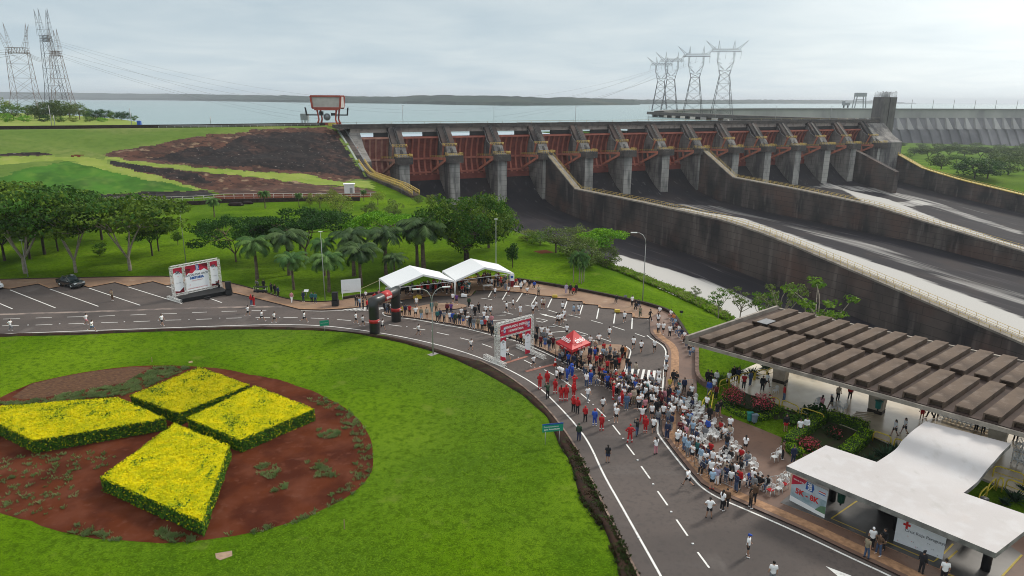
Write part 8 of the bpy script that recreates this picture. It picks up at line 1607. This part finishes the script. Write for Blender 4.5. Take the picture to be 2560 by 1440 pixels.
DARKP = [('long:black', 'trousers:black'), ('long:black', 'trousers:jeans'), ('long:navy', 'trousers:black'), ('long:maroon', 'trousers:black'), ('red', 'trousers:black'), ('white', 'trousers:black'), ('long:grey', 'trousers:black'), ('blue', 'trousers:navy'), ('beige', 'trousers:jeans'), ('black', 'trousers:brown')]
scatter(22, [(1385,880),(1440,905),(1500,945),(1530,962),(1560,940),(1545,905),(1490,880),(1430,872)], .55, DARKP, 'behind the red tent', .16, 200, 1)
WHP = [('white', 'shorts:black'), ('white', 'shorts:black'), ('white', 'shorts:navy'), ('white', 'trousers:black'), ('white', 'trousers:grey'), ('long:black', 'trousers:black'), ('long:navy', 'trousers:jeans'), ('pink', 'trousers:black')]
scatter(16, [(1560,990),(1650,985),(1652,1060),(1600,1040),(1540,1010)], .6, WHP, 'near the crossing', .03, 200, 21)
scatter(22, [(1668,1000),(1700,1010),(1725,1080),(1760,1150),(1740,1170),(1700,1120),(1664,1075)], .6, WHP+[('lightblue', 'trousers:jeans'), ('long:maroon', 'trousers:black')], 'along the right kerb', .16, 235, 22)
scatter(10, [(1760,1160),(1850,1215),(1840,1235),(1755,1190)], .6, WHP+[('lilac', 'trousers:jeans')], 'along the right kerb', .16, 235, 23)
def crowd(n, poly, pal, z, face, sd_):
    r = random.Random(sd_); Q = [(p.x, p.y) for p in GS(poly)]; out = []; t = 0
    x0, x1 = min(q[0] for q in Q), max(q[0] for q in Q); y0, y1 = min(q[1] for q in Q), max(q[1] for q in Q)
    while len(out) < n and t < 6000:
        t += 1; q = Vector((r.uniform(x0, x1), r.uniform(y0, y1)))
        if inpoly(q.x, q.y, Q) and all((q-o[0]).length > .5 for o in out): top, bot = r.choice(pal); out.append((q, z, r.choice(['stand', 'stand', 'stand2', 'bend', 'cross', 'sit']), top, bot, r.choice(['hair', 'hair_long']), face+r.uniform(-60, 60)))
    return out
LIGHTP = [('white', 'shorts:black'), ('white', 'trousers:black'), ('red', 'trousers:black'), ('white', 'shorts:navy'), ('long:grey', 'trousers:jeans'), ('long:black', 'trousers:black'), ('teal', 'trousers:black')]
cw = crowd(48, [(965,748),(1000,744),(1086,738),(1178,738),(1170,715),(1110,717),(1050,728),(1000,735),(958,741)], LIGHTP, .15, 190, 3)
cw += crowd(26, [(1195,720),(1270,728),(1282,708),(1240,702),(1195,704)], DARKP+LIGHTP, .15, 190, 4)+crowd(24, [(1395,905),(1440,928),(1500,962),(1540,985),(1560,965),(1500,950),(1440,915),(1400,890)], DARKP, .06, 190, 5)
cw += crowd(26, [(1500,960),(1560,990),(1640,1000),(1640,975),(1575,960),(1540,950)], DARKP+LIGHTP, .04, 190, 6)
cw = cw+crowd(16, [(1480,955),(1560,1000),(1600,1010),(1600,990),(1540,975)], DARKP, .04, 190, 8)
# ------------------------------------------------------------------ plastic chairs
CHM = mat('chair_white', (.78, .78, .77), .35, var=.03)
def chair_parts():
    P = {}
    m_ = MB(); m_.box((0, .01, .44), (.42, .42, .035)); m_.box((0, .215, .425), (.40, .03, .05)); P['seat'] = m_.mesh('seat', CHM)
    m_ = MB(); m_.tube([(-.20, -.19, .44), (-.215, -.25, .68), (-.15, -.29, .85), (0, -.30, .90), (.15, -.29, .85), (.215, -.25, .68), (.20, -.19, .44)], .022, 6)
    for x in (-.10, 0, .10): m_.beam((x*.9, -.20, .45), (x, -.292, .88-abs(x)*.25), .055, .012)
    P['backrest'] = m_.mesh('backrest', CHM)
    m_ = MB()
    for s_ in (-1, 1): m_.tube([(s_*.215, -.25, .66), (s_*.26, -.1, .65), (s_*.26, .14, .64), (s_*.22, .20, .44)], .02, 5)
    P['armrest'] = m_.mesh('armrest', CHM)
    for i, (x, y) in enumerate(((-.19, .18), (.19, .18), (-.19, -.19), (.19, -.19))): m_ = MB(); m_.tube([(x, y, .44), (x*1.22, y*1.2, 0)], [.03, .02], 5); P['leg%d' % i] = m_.mesh('leg', CHM)
    return P
CP_ = chair_parts(); CHAIRS = []
def chair(p, face, zone, seatm=None):
    t = bpy.data.objects.new('plastic_chair', None); COL.objects.link(t); t.location = p; t.rotation_euler = (0, 0, -R(face)); t['category'] = 'chair'; t['group'] = 'white plastic chairs'
    for k, me_ in CP_.items():
        o = bpy.data.objects.new('leg' if k.startswith('leg') else k, me_); COL.objects.link(o); o.parent = t
        if seatm and k == 'seat': o.material_slots[0].link = 'OBJECT'; o.material_slots[0].material = seatm
    CHAIRS.append((t, 'red-seated white' if seatm else 'white', proj(p)[0], zone))
for x, y in [(480,385),(470,415),(455,445),(445,478),(435,510),(430,542),(425,574),(440,605),(670,520),(650,570),(640,605),(705,610),(750,660),(820,740),(740,700),(895,830),(600,720),(620,765),(610,800),(640,840),(560,880),(530,840),(715,885),(745,865),(860,925),(830,965),(700,935),(750,990),(775,1025),(715,1015),(730,1065),(800,1115),(890,965),(930,995),(1030,960),(1100,945),(1095,1065),(1150,1115),(1010,1185),(1050,1195),(1040,1235),(950,1245),(1200,1175),(1240,1235),(1110,1255),(1060,1295),(1240,1380),(1320,1285),(1370,1325),(1400,1390),(1650,1245),(1720,1185),(580,560),(540,605),(590,600),(570,645),(560,690),(500,600),(510,640),(990,890),(660,700),(690,760),(780,800)]:
    chair(G(1600+x/4.923, 900+y/4.923, .15), 238+random.uniform(-14, 14), 'on the brown pavement')
for x, y, r_ in [(1300,405,0),(1490,455,0),(1560,455,0),(1600,525,1),(1700,505,0),(1720,405,0),(1780,450,1),(1800,345,0),(1440,375,0),(1350,400,0)]: chair(G(1600+x/4.923, 1130+y/4.923, .15), 235+random.uniform(-20, 20), 'on the brown pavement', CM['red'] if r_ else None)
a0_, a1_ = G(2352, 1048, .21), G(2478, 1086, .21); dv = (a1_-a0_)
for rw in range(3):
    for k in range(12): chair(a0_+dv*(k/11)+CVV*(rw*.75+.1), 225+random.uniform(-4, 4), 'in rows on the plaza')
for x, y in [(2548,1120),(2562,1126),(2540,1136),(2555,1142),(2572,1150),(2536,1158),(2550,1164)]: chair(G(x, y, .21), 225, 'at the right frame edge')
for x, y in [(2042,1018),(2050,1016),(2083,1028),(2098,1026),(2108,1030),(1938,985)]: chair(G(x, y, .21), 200+random.uniform(-40, 60), 'alone on the wet plaza')
# sitters on some of the pavement chairs
sr = random.Random(9); pav_ch = [c for c in CHAIRS if c[3] == 'on the brown pavement']; used = sr.sample(pav_ch, 17)
for c in used:
    top, bot = sr.choice(DARKP+LIGHTP); p = c[0].location
    person(0, 0, 'sit', top, bot, sr.choice(['hair', 'hair_long']), -math.degrees(c[0].rotation_euler.z), 'on a pavement chair', .15, .97, 'white', None, Vector((p.x, p.y, .15)))
SPECS.sort(key=lambda q: q[0].length)
for q in SPECS[:300]: build_person(*q)
cw += [(q[0].to_2d(), q[0].z, q[1], q[2], q[3], q[4], q[5], q[9]) for q in SPECS[300:]]
cv, cf, cmi, cms = [], [], [], []; nb_ = 0
def mi_of(m_):
    if m_ not in cms: cms.append(m_)
    return cms.index(m_)
for q, z, pose, top, bot, hair, face, *hc_ in cw:
    tk, tc_ = top.split(':') if ':' in top else ('tee', top); bk_, bc = bot.split(':') if ':' in bot else ('shorts', bot); M = Matrix.Translation((q.x, q.y, z)) @ Matrix.Rotation(-R(face), 4, 'Z')
    Mn = np.array(M)
    for kd, m_ in (('body', SKIN), (tk, CM[tc_]), (bk_, CM[bc]), ('shoes', CM['white']), (hair, CM[hc_[0] or 'red'] if hc_ and hair in ('cap', 'hood') else HAIRM)):
        me_ = piece(pose, kd); n = len(me_.vertices); co = np.empty(n*3); me_.vertices.foreach_get('co', co); co = co.reshape(-1, 3)@Mn[:3, :3].T+Mn[:3, 3]; nl = len(me_.loops); li = np.empty(nl, int); me_.loops.foreach_get('vertex_index', li); ls = np.empty(len(me_.polygons), int); me_.polygons.foreach_get('loop_start', ls); lt = np.empty(len(me_.polygons), int); me_.polygons.foreach_get('loop_total', lt)
        cv.append(co); cf.append((li+nb_, ls, lt)); cmi.append(np.full(len(ls), mi_of(m_))); nb_ += n
me = bpy.data.meshes.new('crowd'); V = np.concatenate(cv); me.vertices.add(len(V)); me.vertices.foreach_set('co', V.ravel()); Lp = np.concatenate([a for a, _, _ in cf]); me.loops.add(len(Lp)); me.loops.foreach_set('vertex_index', Lp)
off = 0; LS = []; LT = []
for a, b, c in cf: LS.append(b+off); LT.append(c); off += len(a)
LS, LT = np.concatenate(LS), np.concatenate(LT); me.polygons.add(len(LS)); me.polygons.foreach_set('loop_start', LS); me.polygons.foreach_set('loop_total', LT); me.polygons.foreach_set('material_index', np.concatenate(cmi)); me.polygons.foreach_set('use_smooth', np.ones(len(LS), bool))
for m_ in cms: me.materials.append(m_)
me.update(); o = bpy.data.objects.new('crowd', me); COL.objects.link(o); tag(o, 'far spectators under the marquees, across the parking lot and behind the red tent', None, None, 'stuff')
# labels: look first, then zone, then place in its row of equals
from collections import defaultdict
def relabel(items, cat, word=''):
    gr = defaultdict(list)
    for it in items: gr[it[1]].append(it)
    for base, L_ in gr.items():
        L_.sort(key=lambda t: t[2])
        for i, it in enumerate(L_): it[0]['label'] = base if len(L_) == 1 else '%s, %s from left' % (base, onum(i+1))
relabel(PEOPLE, 'person')
for b, base, x, zone in PEOPLE: b['category'] = 'person'; b['group'] = 'people '+zone
relabel([(t, '%s plastic chair %s' % (c, z_), x, z_) for t, c, x, z_ in CHAIRS], 'chair')
# child's bicycle on the island
t = thing('bicycle', 'small dark bicycle held on the teardrop island edge', 'bicycle', G(1556, 898, .16), .9)
for x in (-.4, .4):
    m_ = MB(); m_.tube([(x+.27*math.cos(a*math.pi/8), 0, .29+.27*math.sin(a*math.pi/8)) for a in range(17)], .022, 5); m_.build('wheel', TYR, t)
m_ = MB(); m_.tube([(-.4, 0, .29), (-.05, 0, .3), (.28, 0, .62), (-.12, 0, .6), (-.4, 0, .29)], .018, 5); m_.tube([(.4, 0, .29), (.26, 0, .78)], .016, 5); m_.tube([(-.05, 0, .3), (-.16, 0, .74)], .016, 5); m_.build('frame', CM['red'], t)
m_ = MB(); m_.tube([(.24, -.24, .8), (.24, .24, .8)], .014, 5); m_.build('handlebar', BLACK, t); m_ = MB(); m_.ball((-.16, 0, .76), .09, 6, 0, (1.4, .7, .4)); m_.build('saddle', BLACK, t)
print('PEOPLE', len(PEOPLE), 'CHAIRS', len(CHAIRS), 'CROWD', len(cw))
# ================================================================== air
hz = MB(); hz.box((0, 9500, 0), (44000, 22000, 2)); hm = bpy.data.materials.new('haze_air'); hm.use_nodes = True; nt = hm.node_tree
for n_ in list(nt.nodes):
    if n_.type != 'OUTPUT_MATERIAL': nt.nodes.remove(n_)
pv = nt.nodes.new('ShaderNodeVolumePrincipled'); pv.inputs['Density'].default_value = .000095; pv.inputs['Color'].default_value = (.86, .92, 1.0, 1); pv.inputs['Anisotropy'].default_value = .3
nt.links.new(pv.outputs[0], [n_ for n_ in nt.nodes if n_.type == 'OUTPUT_MATERIAL'][0].inputs['Volume'])
hb = MB(); hb.box((0, 8000, (-100+115)/2), (44000, 24000, 215)); o = hb.build('haze', hm); tag(o, kind='stuff')
o['label'] = 'thin pale blue haze over the lake and the distant dam'
